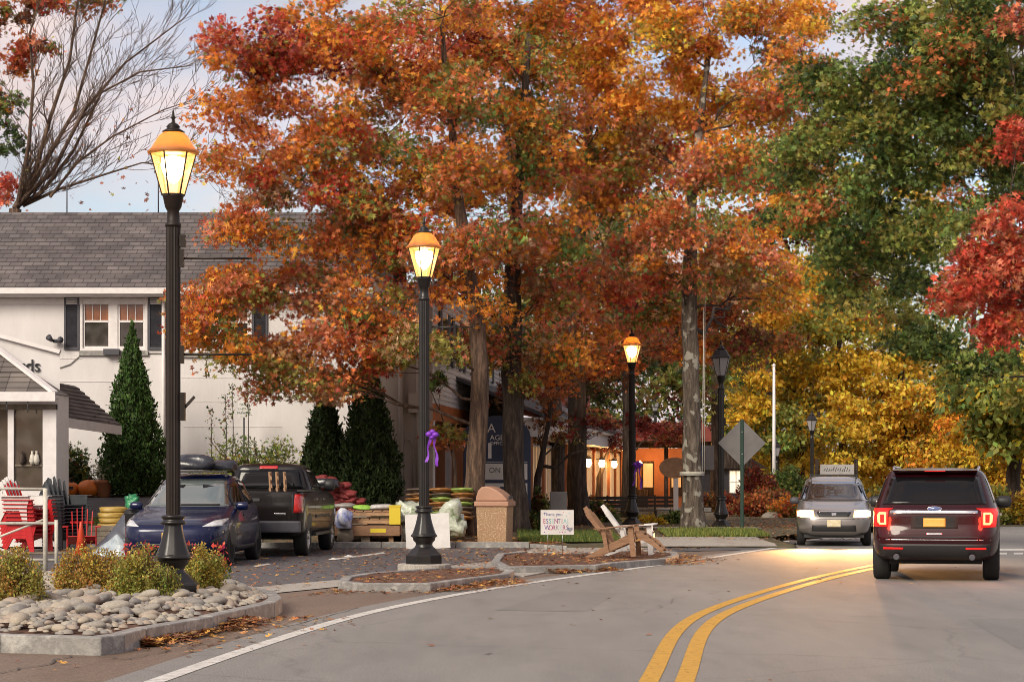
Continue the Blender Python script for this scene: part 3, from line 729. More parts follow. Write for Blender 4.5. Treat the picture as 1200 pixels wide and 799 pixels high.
# wall pieced round the window openings (openings are real)
xs_ = sorted([x0, x1] + [w[0] for w in wins] + [w[1] for w in wins])
for a, b in zip(xs_[:-1], xs_[1:]):
    hit = [w for w in wins if abs(w[0]-a) < 1e-6]
    if hit: w = hit[0]; mb.box(a,b,WY,WY+.25,zb,w[2]); mb.box(a,b,WY,WY+.25,w[3],zt)
    else: mb.box(a,b,WY,WY+.25,zb,zt)
mb.box(x1-.25,x1,WY+.25,WY+9,zb,zt); mb.box(x0,x0+.25,WY+.25,WY+9,zb,zt); mb.box(x0+.25,x1-.25,WY+8.8,WY+9,zb,zt)
mb.build('wall', M['white_wall'], bw)
# faint block courses standing proud of the wall
mb = MB(); mb.T = TB
for py, a, b in ((447,70,150),(420,60,96),(470,150,300),(442,212,300),(500,215,330)):
    mb.box(wx(a),wx(b),WY-.012,WY,wz(py)-.008,wz(py)+.008)
mb.build('wall_ledge', M['white_wall'], bw)
ridge_y = WY+5; rz = HC+(556-249)/(F/ridge_y)
rf = MB(); rf.T = TB
e0 = (WY-.45, wz(341)-.02); 
def roofprof(o): return [(e0[0],e0[1]+o),(ridge_y,rz+o),(WY+10,e0[1]+o)]
pr = [(e0[0],e0[1]-.10),(e0[0],e0[1]+.05),(ridge_y,rz),(WY+10,e0[1]+.05),(WY+10,e0[1]-.10)]
rf.prism(pr, x0-.3, x1+.3, 0, 'YZ'); roof = rf.build('roof', M['shingle_big'], bw)
# butt edges of the shingle courses: thin steps up the slope
mb = MB(); mb.T = TB; nC = 27
for i in range(1, nC):
    t = i/nC; y = e0[0]+(ridge_y-e0[0])*t; z = e0[1]+.05+(rz-e0[1]-.05)*t
    mb.box(x0-.3,x1+.3,y-.015,y+.02,z-.03,z+.014)
mb.build('shingle_course', M['shingle_big'], roof)
mb = MB(); mb.T = TB; mb.box(x0-.3,x1+.3,e0[0]-.13,e0[0]-.002,e0[1]-.10,e0[1]+.06); mb.box(x0-.3,x1+.3,e0[0]+.0,WY-.002,e0[1]-.16,e0[1]-.103); mb.box(x0-.3,x1+.3,WY-.03,WY-.002,e0[1]-.34,e0[1]-.17)
mb.build('gutter', M['white_trim'], bw)
def bwindow(a, b, z0_, z1_, shutL=True, shutR=True, pot=None):
    w = thing('window','','',(0,0,0)); del w['label']; del w['category']; w.parent = bw
    mid = (a+b)/2; s = .055
    mb = MB(); mb.T = TB
    mb.box(a-.07,b+.07,WY-.04,WY-.002,z0_-.07,z0_); mb.box(a-.07,b+.07,WY-.04,WY-.002,z1_,z1_+.06)
    mb.box(a-.07,a,WY-.04,WY+.1,z0_,z1_); mb.box(b,b+.07,WY-.04,WY+.1,z0_,z1_); mb.box(mid-.10,mid+.10,WY-.01,WY+.1,z0_,z1_)
    for (p, q) in ((a,mid-.10),(mid+.10,b)):
        mb.box(p,p+s,WY+.02,WY+.09,z0_,z1_); mb.box(q-s,q,WY+.02,WY+.09,z0_,z1_)
        mb.box(p+s,q-s,WY+.02,WY+.09,z0_,z0_+s); mb.box(p+s,q-s,WY+.02,WY+.09,z1_-s,z1_); zm = (z0_+z1_)/2; mb.box(p+s,q-s,WY+.01,WY+.09,zm-.03,zm+.03)
        for f in (.33,.66): mb.box(p+s+(q-p-2*s)*f-.009,p+s+(q-p-2*s)*f+.009,WY+.035,WY+.05,zm+.03,z1_-s)
    mb.build('window_frame', M['white_trim'], w)
    for (p, q) in ((a,mid-.10),(mid+.10,b)):
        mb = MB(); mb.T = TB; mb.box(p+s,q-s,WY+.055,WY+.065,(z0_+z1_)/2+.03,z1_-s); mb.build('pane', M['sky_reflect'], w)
        mb = MB(); mb.T = TB; mb.box(p+s,q-s,WY+.055,WY+.065,z0_+s,(z0_+z1_)/2-.03); mb.build('pane', M['glass_pane'], w)
    mb = MB(); mb.T = TB; mb.box(a-.09,b+.09,WY-.08,WY-.002,z0_-.20,z0_-.075); mb.build('sill', M['granite'], w)
    for side, on in ((-1,shutL),(1,shutR)):
        if not on: continue
        p = a-.50 if side < 0 else b+.09; sh = MB(); sh.T = TB; sh.box(p,p+.05,WY-.05,WY-.002,z0_-.05,z1_+.05); sh.box(p+.36,p+.41,WY-.05,WY-.002,z0_-.05,z1_+.05); sh.box(p+.05,p+.36,WY-.05,WY-.002,z0_-.05,z0_+.03); sh.box(p+.05,p+.36,WY-.05,WY-.002,z1_-.03,z1_+.05)
        k = 24
        for i in range(k):
            zz = z0_+.03+(z1_-z0_-.06)*(i+.5)/k; sh.cbox((p+.205,WY-.02,zz),(.31,.012,.06),(R(35),0,0))
        sh.build('shutter', M['slate'], w)
    if pot:
        mb = MB(); mb.T = TB; mb.box(pot,pot+.42,WY-.26,WY-.085,z0_-.19,z0_-.03); mb.build('window_box', M['slate'], w)
    return w
bwindow(*wins[0], pot=wx(123)); bwindow(*wins[1]); bwindow(*wins[2])
# downspout, conduit, flood lights, antenna
mb = MB(); mb.T = TB; mb.tube([(wx(192),WY-.06,e0[1]-.1),(wx(192),WY-.06,.9)],.05,8); mb.build('downspout', M['white_trim'], bw)
mb = MB(); mb.T = TB; mb.tube([(wx(67),WY-.15,wz(402)),(wx(67),WY-.15,wz(398))],.09,8); mb.tube([(wx(63),WY-.2,wz(400)),(wx(60),WY-.35,wz(396))],[.04,.09],8); mb.tube([(wx(70),WY-.2,wz(400)),(wx(74),WY-.35,wz(399))],[.04,.09],8); mb.build('floodlight', M['slate'], bw)
mb = MB(); mb.T = TB; mb.tube([(wx(151),WY+5,rz-.1),(wx(151),WY+5,rz+1.4)],.02,6); mb.tube([(wx(35),WY+5,rz-.1),(wx(35),WY+5,rz+.9)],.02,6); mb.build('antenna', M['slate'], bw)
mb = MB(); mb.T = TB; mb.tube([(wx(70),WY-.03,wz(431)),(wx(82),WY-.03,wz(427)),(wx(96),WY-.03,wz(415)),(wx(175),WY-.03,wz(414)),(wx(350),WY-.03,wz(415))],.015,5); mb.tube([(wx(206),WY-.03,wz(345)),(wx(206),WY-.03,wz(575))],.02,5); mb.build('cable', M['granite'], bw)
# wall sign by the shrub
sg = thing('parking_sign','small white parking notice sign above the green shrub on the white wall','sign',(wx(292),WY-1.2,wz(481)))
mb = MB(); mb.box(-.15,.15,-.01,.0,-.22,.22); mb.build('plate', M['white_trim'], sg)
M['green_ink'] = mat('green_ink',(.03,.12,.07),rough=.6); M['black_ink'] = mat('black_ink',(.015,.015,.018),rough=.6)
for i, tx in enumerate(('ONLY','2 HOUR','PARKING')): text_obj('lettering', tx, .085, M['green_ink'], sg, (0,-.014,.12-.11*i), extrude=.002)
mb = MB(); mb.bar((-.1,-.014,-.19),(.1,-.014,-.19),.015,.004); mb.build('arrow', M['green_ink'], sg)
mb = MB(); mb.tube([(0,.02,.2),(0,.02,wz(590)-wz(481))],.025,6); mb.build('post', M['slate'], sg)

# ------------------------------------------------------------------ beige building to the right of the conifers, clapboard upper storey receding
BY = 58.0
bb = thing('beige_building', 'beige building with white clapboard upper storey behind the dark conifers and lamp post', 'building', (X(445,BY), BY, 0)); TB2 = Matrix.Translation(-Vector((X(445,BY),BY,0)))
mb = MB(); mb.T = TB2; bx0, bx1 = X(438,BY), X(507,BY)
mb.box(bx0, bx1, BY, BY+.3, .4, 6.7); mb.build('wall', M['beige_wall'], bb)
for pxp, w_ in ((470,.07),(490,.05)):
    mb = MB(); mb.T = TB2; mb.tube([(X(pxp,BY),BY-.1,.9),(X(pxp,BY),BY-.1,6.6)], w_, 8); mb.build('downspout', M['beige_wall'], bb)
mb = MB(); mb.T = TB2; mb.tube([(X(474,BY),BY-.05,1.3),(X(474,BY),BY-.05,2.45),(X(477,BY),BY-.05,2.6),(X(481,BY),BY-.05,2.6),(X(484,BY),BY-.05,2.45),(X(484,BY),BY-.05,1.3)],.02,6); mb.build('conduit', M['beige_wall'], bb)
mb = MB(); mb.T = TB2; mb.box(X(479,BY),X(491,BY),BY-.2,BY-.002,wz(486),wz(464)); mb.build('meter_box', M['beige_wall'], bb)
A2 = Vector((X(507,BY),BY)); B2 = Vector((.05, 80)); dr = (B2-A2).normalized(); nr = Vector((dr.y,-dr.x)); L2 = (B2-A2).length
def on2(u, z, o=0): p = A2 + dr*u + nr*o; return (p.x, p.y, z)
def quad2(mb, u0,u1,z0,z1,o0,o1,mi=0):
    vs = [on2(u0,z0,o0),on2(u1,z0,o0),on2(u1,z0,o1),on2(u0,z0,o1),on2(u0,z1,o0),on2(u1,z1,o0),on2(u1,z1,o1),on2(u0,z1,o1)]
    mb.add(vs,[(0,3,2,1),(4,5,6,7),(0,1,5,4),(1,2,6,5),(2,3,7,6),(3,0,4,7)],mi)
for i in range(24):
    mb = MB(); mb.T = TB2; z0_ = 3.55+.135*i
    vs = [on2(0,z0_,.035),on2(L2,z0_,.035),on2(L2,z0_,-.02),on2(0,z0_,-.02),on2(0,z0_+.135,.008),on2(L2,z0_+.135,.008),on2(L2,z0_+.135,-.02),on2(0,z0_+.135,-.02)]
    mb.add(vs,[(0,3,2,1),(4,5,6,7),(0,1,5,4),(1,2,6,5),(2,3,7,6),(3,0,4,7)]); mb.build('siding_board', M['white_trim'], bb)
mb = MB(); mb.T = TB2; quad2(mb,0,L2,.3,3.54,-.8,-.6); mb.build('ground_floor_wall', M['beige_wall'], bb)
mb = MB(); mb.T = TB2; quad2(mb,0,L2,3.1,3.54,-.55,.05); mb.build('porch_beam', M['orange_wood'], bb)
for u in (1.5,4.2,7,10,13):
    w = thing('window','','',(0,0,0)); del w['label']; del w['category']; w.parent = bb
    mb = MB(); mb.T = TB2; quad2(mb,u,u+1.2,4.7,6.0,.04,.07); mb.build('window_frame', M['white_trim'], w)
    mb = MB(); mb.T = TB2; quad2(mb,u+.1,u+1.1,4.8,5.9,.07,.075); mb.build('pane', M['glass_pane'], w)
    for s_ in (-.55,1.25):
        mb = MB(); mb.T = TB2; quad2(mb,u+s_,u+s_+.45,4.65,6.05,.04,.08); mb.build('shutter', M['slate'], w)
    w = thing('window','','',(0,0,0)); del w['label']; del w['category']; w.parent = bb
    mb = MB(); mb.T = TB2; quad2(mb,u-.2,u+1.1,1.2,3.0,-.595,-.56); mb.build('window_frame', M['white_trim'], w)
    mb = MB(); mb.T = TB2; quad2(mb,u-.1,u+1.0,1.3,2.9,-.56,-.55); mb.build('pane', M['glass_dark'], w)
for u in (.05,3.5,9):
    mb = MB(); mb.T = TB2; quad2(mb,u,u+.16,.5,3.1,-.12,.04); mb.build('porch_post', M['white_trim'], bb)
mb = MB(); mb.T = TB2
vs = [on2(-.3,6.78,.4),on2(L2+.3,6.78,.4),on2(L2+.3,9.5,-4),on2(-.3,9.5,-4)]; vs += [(a,b,c+.15) for a,b,c in vs]
mb.add(vs,[(0,3,2,1),(4,5,6,7),(0,1,5,4),(1,2,6,5),(2,3,7,6),(3,0,4,7)]); mb.build('roof', M['shingle_big'], bb)

# ------------------------------------------------------------------ lit shop with brick piers
M['terracotta'] = mat('terracotta_wall', (.42,.16,.07), (.50,.21,.10), rough=.85, scale=2, bump=.3)
M['red_roof'] = mat('red_roof', (.16,.03,.022), (.24,.05,.035), rough=.7, scale=3)
A3 = Vector((X(616,63),63)); B3 = Vector((X(752,112),112)); d3 = (B3-A3).normalized(); n3 = Vector((d3.y,-d3.x)); L3 = (B3-A3).length
sh = thing('lit_shop', 'terracotta shop with glowing wall lanterns and long windows behind the tree trunks', 'shop', (A3.x,A3.y,0)); TB3 = Matrix.Translation(-Vector((A3.x,A3.y,0)))
def on3(u, z, o=0): p = A3 + d3*u + n3*o; return (p.x, p.y, z)
def q3(mb, u0,u1,z0,z1,o0,o1,mi=0):
    vs = [on3(u0,z0,o0),on3(u1,z0,o0),on3(u1,z0,o1),on3(u0,z0,o1),on3(u0,z1,o0),on3(u1,z1,o0),on3(u1,z1,o1),on3(u0,z1,o1)]
    mb.add(vs,[(0,3,2,1),(4,5,6,7),(0,1,5,4),(1,2,6,5),(2,3,7,6),(3,0,4,7)],mi)
mb = MB(); mb.T = TB3; q3(mb,0,L3,0,3.0,-.8,-.5); mb.build('wall', M['terracotta'], sh)
mb = MB(); mb.T = TB3; mb.box(A3.x-2.8,A3.x+.2,A3.y-.25,A3.y,0,3.0); mb.build('end_wall', M['terracotta'], sh)
mb = MB(); mb.T = TB3; q3(mb,-.3,L3,2.75,3.2,-.52,.35); q3(mb,-.3,L3,3.2,3.3,-.7,.5); mb.build('fascia', M['white_trim'], sh)
mb = MB(); mb.T = TB3
vs = [on3(-.4,3.3,.55),on3(L3,3.3,.55),on3(L3,4.6,-2.5),on3(-.4,4.6,-2.5)]; vs += [(a,b,c+.1) for a,b,c in vs]
mb.add(vs,[(0,3,2,1),(4,5,6,7),(0,1,5,4),(1,2,6,5),(2,3,7,6),(3,0,4,7)]); mb.build('roof', M['slate'], sh)
mb = MB(); mb.T = TB3; q3(mb,0,L3,4.0,7.2,-2.9,-2.6); mb.build('upper_wall', M['red_roof'], sh)
for u in (2,9,17,26): mb = MB(); mb.T = TB3; q3(mb,u,u+3.2,5.0,6.9,-2.6,-2.5); mb.build('upper_window', M['white_trim'], sh)
nb = 13
for i in range(nb):
    u = .8+i*(L3-2)/nb
    mb = MB(); mb.T = TB3; q3(mb,u-.16,u+.16,0,2.75,-.5,-.34); mb.build('pier', M['terracotta'], sh)
    if i < nb-1:
        w = thing('window','','',(0,0,0)); del w['label']; del w['category']; w.parent = sh
        a, b = u+.35, u+(L3-2)/nb-.35
        mb = MB(); mb.T = TB3; q3(mb,a,b,.5,.6,-.5,-.42); q3(mb,a,b,2.55,2.65,-.5,-.42)
        for f in (0,.25,.5,.75,1): q3(mb,a+(b-a-.07)*f,a+(b-a-.07)*f+.07,.6,2.55,-.5,-.42)
        mb.build('window_frame', M['white_trim'], w)
        mb = MB(); mb.T = TB3; q3(mb,a,b,.6,2.55,-.495,-.48); mb.build('pane', emis('lit_window_glass', (1,.55,.2), .55 if i > 2 else .2, (.2,.15,.1)), w)
M['bulb_glow'] = emis('wall_lantern_glow', (1,.6,.22), 14)
for i, pxp in enumerate((698.5,714,728)):
    # wall lantern on its pier: solve u so that the fitting sits in line with its pier
    best = min((abs((on3(u/10,0,.2)[0]/on3(u/10,0,.2)[1])*F+600-pxp), u/10) for u in range(0,int(L3*10)))[1]
    c = on3(best, 2.12, -.1)
    t = MB(); t.T = TB3; t.lathe([(0,-.16),(.09,-.13),(.13,0),(.10,.14),(0,.17)],12,c); lo_ = t.build('wall_lantern', M['bulb_glow'], sh)
    t = MB(); t.T = TB3; t.lathe([(.16,.15),(.12,.22),(0,.30)],8,c); t.bar(on3(best,2.3,-.35),on3(best,2.3,-.1),.03,.03); t.build('lantern_cap', M['black_metal'], lo_)
    ld = bpy.data.lights.new('wall_light','POINT'); ld.energy = 38; ld.color = (1,.5,.17); ld.shadow_soft_size = .13
    lo = bpy.data.objects.new('wall_light', ld); COL.objects.link(lo); lo.parent = sh; lo.location = Vector(on3(best,2.12,.15))-Vector((A3.x,A3.y,0))
# second, darker pavilion right of the lamp with orange light inside
pv = thing('pergola', 'dark timber pergola with orange lit inside right of the lit lamp post', 'pergola', (X(765,100),100,0))
for dx in (-.9,.6,2.0):
    mb = MB(); mb.box(dx-.09,dx+.09,-.09,.09,0,3.0); mb.build('post', M['bark_dark'], pv)
mb = MB(); mb.box(-1.3,2.6,-.3,.3,2.9,3.15); mb.build('beam', M['bark_dark'], pv)
mb = MB(); mb.prism([(-1.6,3.15),(2.9,3.15),(2.1,4.0),(-.8,4.0)],-1.5,1.5,0,'XZ'); mb.build('roof', M['red_roof'], pv)
mb = MB(); mb.box(-1.3,2.4,2.4,2.6,0,2.9); mb.build('back_wall', M['terracotta'], pv)
for q0 in (-1.1,-.35,.95,1.75):
    mb = MB(); mb.box(q0,q0+.55,2.3,2.39,.7,2.3); mb.build('door_panel', M['bark_dark'], pv)
    mb = MB(); mb.box(q0+.06,q0+.49,2.27,2.299,1.1,2.2); mb.build('lit_pane', M['interior_warm'], pv)
mb = MB(); mb.box(-1.2,-.1,1.9,2.2,0,1.0); mb.build('counter', M['bark_dark'], pv)
for dx in (-.5,.9):
    mb = MB(); mb.lathe([(0,-.13),(.1,0),(0,.13)],10,(dx,1.2,2.2)); mb.build('bulb', M['bulb_glow'], pv)
ld = bpy.data.lights.new('pergola_light','POINT'); ld.energy = 45; ld.color = (1,.45,.14); ld.shadow_soft_size = .2
lo = bpy.data.objects.new('pergola_light', ld); COL.objects.link(lo); lo.parent = pv; lo.location = (.2,1.0,2.3)
# small dark kiosk with lit window
kk = thing('dark_cottage', 'small dark cottage with one pale paned window behind the diamond sign', 'cottage', (X(858,95),95,0))
mb = MB(); mb.box(-1.9,1.2,0,3,0,2.0); mb.build('wall', M['slate'], kk)
mb = MB(); mb.prism([(-2.2,1.95),(1.5,1.95),(-.35,3.1)],-.3,3.3,0,'XZ'); mb.build('roof', M['bark_dark'], kk)
w = thing('window','','',(0,0,0)); del w['label']; del w['category']; w.parent = kk
mb = MB(); mb.box(-.12,.44,-.03,-.004,.9,1.85); mb.build('pane', emis('pale_lit_pane',(1,.8,.5),.5), w)
mb = MB()
for f in (0,.5,1): mb.box(-.14+.56*f,-.10+.56*f,-.06,-.031,.88,1.87)
for f in (0,.5,1): mb.box(-.10,.42,-.055,-.032,.88+.95*f,.92+.95*f)
mb.build('window_frame', M['white_trim'], w)

# ------------------------------------------------------------------ little white shop on the left
SY = 51.6; fS = F/SY
def sx(px): return (px-600)/fS
def sz(py): return HC+(556-py)/fS
ls = thing('little_shop', 'white shopfront with black lettering and grey bay roof at the left edge', 'shop', (sx(0),SY,0)); TS = Matrix.Translation(-Vector((sx(0),SY,0)))
mb = MB(); mb.T = TS; mb.prism([(sx(-130),.3),(sx(70),.3),(sx(70),sz(414)),(sx(0),sz(395)),(sx(-130),sz(370))], SY, SY+3.5, 0, 'XZ')
for i in range(len(mb.v)//2, len(mb.v)): mb.v[i].x -= .74
mb.build('wall', M['white_wall'], ls)
mb = MB(); mb.T = TS
for a, b in (((sx(-130),sz(370)),(sx(0),sz(395))),((sx(0),sz(395)),(sx(71),sz(414)))): mb.bar((a[0],SY-.04,a[1]+.03),(b[0],SY-.04,b[1]+.03),.16,.09)
mb.build('coping', M['white_trim'], ls)
text_obj('lettering', 'rds', .40, M['black_ink'], ls, (sx(35)-sx(0), -.03, sz(429)), extrude=.02)
# bay
by = 50.2; fb = F/by
def ax(px): return (px-600)/fb
def az(py): return HC+(556-py)/fb
bay = MB(); bay.T = TS
xr = ax(66); xl = ax(-130); g0 = az(575)
bay.box(xl,xr,by,SY-.002,0.05,g0); bay.build('bay_base', M['white_trim'], ls)
bm2 = MB(); bm2.T = TS
for a, b in ((ax(50),ax(66)),(ax(9),ax(16)),(ax(-50),ax(-42))): bm2.box(a,b,by,by+.16,g0+.001,az(474))
bm2.box(xl,xr,by,by+.16,az(474),az(462)); bm2.box(xr-.12,xr,by+.161,SY-.002,g0+.001,az(462)); bm2.build('bay_frame', M['white_trim'], ls)
bm2 = MB(); bm2.T = TS; bm2.box(xl,ax(66),by-.01,by+.14,az(480),az(473.5)); bm2.build('lintel', M['grey_wood'], ls)
for a, b in ((ax(16),ax(50)),(ax(-42),ax(9)),(xl,ax(-50))):
    bm2 = MB(); bm2.T = TS; bm2.box(a,b,by+.07,by+.085,g0,az(480)); bm2.build('shop_pane', M['shopglass'] if 'shopglass' in M else M.setdefault('shopglass', glassmat('shop_window_glass', (.07,.055,.045), .05)), ls)
# things faintly seen behind the pane: shelf and vases
bm2 = MB(); bm2.T = TS; bm2.box(ax(17),ax(49),by+.02,by+.06,az(546),az(544)); bm2.build('shelf', M['grey_wood'], ls)
for pxv in (26,38,43):
    bm2 = MB(); bm2.T = TS; bm2.lathe([(.04,0),(.07,.08),(.05,.2),(.02,.26),(.03,.3)],10,(ax(pxv),by-.02+.0,az(544))); bm2.build('vase', M['old_white'] if pxv != 26 else M['bark_dark'], ls)
# hip roof over the bay, shingle courses stepped
rx_r = ax(60); e_z = az(462); 
hip_top = (ax(-10), SY-.01, az(405)); 
P0 = Vector((ax(-130), by-.35, e_z)); P1 = Vector((rx_r+.15, by-.35, e_z)); P2 = Vector((sx(-16), SY-.02, sz(401))); P3 = Vector((ax(-130), SY-.02, sz(401))); P4 = Vector((rx_r+.15, SY-.02, e_z))
mb = MB(); mb.T = TS; mb.add([P0,P1,P2,P3,P4,P0+Vector((0,SY-.02-P0.y,0))],[(0,1,2,3),(1,4,2),(0,5,4,1)]); mb.build('bay_roof', M['shingle_small'], ls, recalc=True)
nC = 10
for i in range(nC):
    t0 = i/nC; t1 = (i+1)/nC
    a = P0.lerp(P3,t0); b = P1.lerp(P2,t0); c = P1.lerp(P2,t1); d = P0.lerp(P3,t1); up = Vector((0,-.02,.03)); dn = Vector((0,-.003,.004))
    mb = MB(); mb.T = TS; mb.add([a+up,b+up,c+dn*2,d+dn*2,a,b],[(0,1,2,3),(4,5,1,0)]); mb.build('shingle_course', M['shingle_small'], ls, recalc=False)
mb = MB(); mb.T = TS; mb.bar(P1+Vector((0,-.02,.03)),P2+Vector((0,-.05,.06)),.16,.07); mb.build('hip_trim', M['white_trim'], ls)
mb = MB(); mb.T = TS; mb.box(P0.x,P1.x+.03,P0.y-.12,P0.y-.001,e_z-.17,e_z+.04); mb.box(P0.x,P1.x,P0.y,by+.2,e_z-.10,e_z-.03); mb.build('gutter', M['white_trim'], ls)
for pxp in (12,37):
    mb = MB(); mb.T = TS; mb.tube([(ax(pxp),P0.y-.03,e_z-.17),(ax(pxp),P0.y-.03,e_z-.42)],.012,6); mb.build('hanger', M['slate'], ls)
# side porch roof
s0, s1 = P(68,492,SY+.1), P(141,503,55.2); s2, s3 = P(88,457,56), P(70,454,53.5)
up = Vector((0,0,.10)); mb = MB(); mb.T = TS; mb.add([s0,s1,s2,s3,s0+up,s1+up,s2+up,s3+up],[(0,3,2,1),(4,5,6,7),(0,1,5,4),(1,2,6,5),(2,3,7,6),(3,0,4,7)]); sp = mb.build('porch_roof', M['shingle_small'], ls)
for i in range(9):
    t0, t1 = i/9, (i+1)/9; a = s0.lerp(s3,t0)+up; b = s1.lerp(s2,t0)+up; c = s1.lerp(s2,t1)+up; d = s0.lerp(s3,t1)+up; q = Vector((.0,-.01,.045))
    mb = MB(); mb.T = TS; mb.add([a+q,b+q,c+q*.1,d+q*.1,a,b],[(0,1,2,3),(4,5,1,0)]); mb.build('shingle_course', M['shingle_small'], sp, recalc=False)
mb = MB(); mb.T = TS; mb.bar(s0+Vector((0,-.05,-.03)),s1+Vector((.02,-.05,-.03)),.06,.22); mb.build('porch_fascia', M['white_trim'], ls)
mb = MB(); mb.T = TS; mb.add([s0+Vector((0,.1,-.14)),s1+Vector((0,.1,-.14)),s2+Vector((0,0,-.1)),s3+Vector((0,0,-.1))],[(0,1,2,3)]); mb.build('porch_soffit', M['grey_wood'], ls)
# ------------------------------------------------------------------ vehicles: a hull given by height-wise profiles
class Hull:
    def __init__(s, rows, nf=7, nr=7):
        a = np.array(rows, float); s.z = a[:,0]; s.a = a[:,1:]; s.nf = nf; s.nr = nr
    def at(s, z):
        z = min(max(z, s.z[0]), s.z[-1]); i = int(min(max(np.searchsorted(s.z, z)-1, 0), len(s.z)-2)); h = s.z[i+1]-s.z[i]; t = (z-s.z[i])/h
        def m(k):
            if k <= 0: return (s.a[1]-s.a[0])/(s.z[1]-s.z[0])
            if k >= len(s.z)-1: return (s.a[-1]-s.a[-2])/(s.z[-1]-s.z[-2])
            d0 = (s.a[k]-s.a[k-1])/(s.z[k]-s.z[k-1]); d1 = (s.a[k+1]-s.a[k])/(s.z[k+1]-s.z[k])
            with np.errstate(all='ignore'): r = np.where(d0*d1 > 0, 2*d0*d1/(d0+d1+1e-12), 0)
            return r
        return (2*t**3-3*t**2+1)*s.a[i]+(t**3-2*t**2+t)*h*m(i)+(-2*t**3+3*t**2)*s.a[i+1]+(t**3-t**2)*h*m(i+1)
    def ring(s, z, phi):
        yf, yr, w = s.at(z)[:3]; yc = (yf+yr)/2; l = (yf-yr)/2; n = s.nf if math.cos(phi) > 0 else s.nr
        sn, cs = math.sin(phi), math.cos(phi); k = (abs(sn)**n+abs(cs)**n)**(1/n); return Vector((w*sn/k, yc+l*cs/k, z))
    def fr(s, z, x, front):
        yf, yr, w = s.at(z)[:3]; yc = (yf+yr)/2; l = (yf-yr)/2; n = s.nf if front else s.nr
        u = min(.9999, abs(x)/w); return Vector((x, yc+(l if front else -l)*(1-u**n)**(1/n), z))
    def sd(s, z, y, sg):
        yf, yr, w = s.at(z)[:3]; yc = (yf+yr)/2; l = (yf-yr)/2; n = s.nf if y > yc else s.nr
        u = min(.9999, abs(y-yc)/l); return Vector((sg*w*(1-u**n)**(1/n), y, z))
    def body(s, name, m, parent, arches=(), nz=56, nphi=104, cut=None, inner=None, ra=.37):
        mb = MB(); zs = np.linspace(s.z[0], s.z[-1], nz); vs = []
        for z in zs:
            for k in range(nphi):
                f = k/nphi*4; q = int(f); fr_ = f-q; ph = (q + (fr_ - .10*math.sin(2*math.pi*fr_*1)* -1))*math.pi/2
                vs.append(s.ring(z, (q+fr_)*math.pi/2))
        fs = [(j*nphi+i, (j+1)*nphi+i, (j+1)*nphi+(i+1)%nphi, j*nphi+(i+1)%nphi) for j in range(nz-1) for i in range(nphi)]
        fs.append(tuple(range(nphi))); fs.append(tuple((nz-1)*nphi+k for k in range(nphi))[::-1])
        mb.add(vs, fs, 0, True); mats = [m, M['black_plastic']]
        o = mb.build(name, mats, parent)
        tmp = []
        def boolean(c):
            md = o.modifiers.new('b','BOOLEAN'); md.operation='DIFFERENCE'; md.solver='EXACT'; md.object = c; tmp.append(c)
        for (y, zc, sg) in arches:
            c = MB(); w = s.at(zc)[2]; c.lathe([(ra,(w-.30) if sg > 0 else -(w+.2)),(ra,(w+.2) if sg > 0 else -(w-.30))], 28, (0,y,zc), axis='X', sm=False); boolean(c.build('cut', M['black_plastic']))
        if cut: c = MB(); c.box(*cut); boolean(c.build('cut', M['black_plastic']))
        if tmp:
            dg = bpy.context.evaluated_depsgraph_get(); dg.update(); me = bpy.data.meshes.new_from_object(o.evaluated_get(dg)); o.modifiers.clear(); o.data = me; me.name = name
            me.materials.clear(); [me.materials.append(x) for x in mats]
            for p in me.polygons:
                c = p.center; p.material_index = 0
                for (y, zc, sg) in arches:
                    if c.x*sg > 0 and math.hypot(c.y-y, c.z-zc) < ra+.004: p.material_index = 1; p.use_smooth = False
                if cut and cut[0]-.002 < c.x < cut[1]+.002 and cut[2]-.002 < c.y < cut[3]+.002 and c.z > cut[4]-.002: p.material_index = 1
            for c in tmp: bpy.data.objects.remove(c)
        return o
    def patch(s, name, face, q, m, parent, eps=.006, n=10, k=6, th=.02, sm=True):
        """q: four (a,z) corners ccw: lower-left, lower-right, upper-right, upper-left; a = x on the ends, y on the sides"""
        def pt(a, z):
            if face in 'FR': return s.fr(z, a, face == 'F')
            return s.sd(z, a, -1 if face == 'L' else 1)
        out = []; inn = []
        for j in range(k+1):
            for i in range(n+1):
                u, v = i/n, j/k
                a = (q[0][0]*(1-u)+q[1][0]*u)*(1-v)+(q[3][0]*(1-u)+q[2][0]*u)*v; z = (q[0][1]*(1-u)+q[1][1]*u)*(1-v)+(q[3][1]*(1-u)+q[2][1]*u)*v
                p = pt(a,z); da = pt(a+.01,z)-pt(a-.01,z); dz = pt(a,z+.004)-pt(a,z-.004); nn = da.cross(dz)
                if nn.length < 1e-9: nn = Vector((0,1,0))
                nn.normalize(); ref = Vector((0,1 if face=='F' else -1,.3)) if face in 'FR' else Vector((-1 if face=='L' else 1,0,.2))
                if nn.dot(ref) < 0: nn = -nn
                out.append(p+nn*eps); inn.append(p-nn*(th-eps))
        W = n+1; fs = [(j*W+i, j*W+i+1, (j+1)*W+i+1, (j+1)*W+i) for j in range(k) for i in range(n)]
        N = len(out); rim = [i for i in range(W)]+[j*W+n for j in range(1,k+1)]+[k*W+i for i in range(n-1,-1,-1)]+[j*W for j in range(k-1,0,-1)]
        mb = MB(); mb.add(out+inn, fs, 0, sm); r2 = [(rim[i],rim[(i+1)%len(rim)],rim[(i+1)%len(rim)]+N,rim[i]+N) for i in range(len(rim))]
        mb.f += r2; mb.m += [0]*len(r2); mb.s += [False]*len(r2)
        return mb.build(name, m, parent, recalc=True)
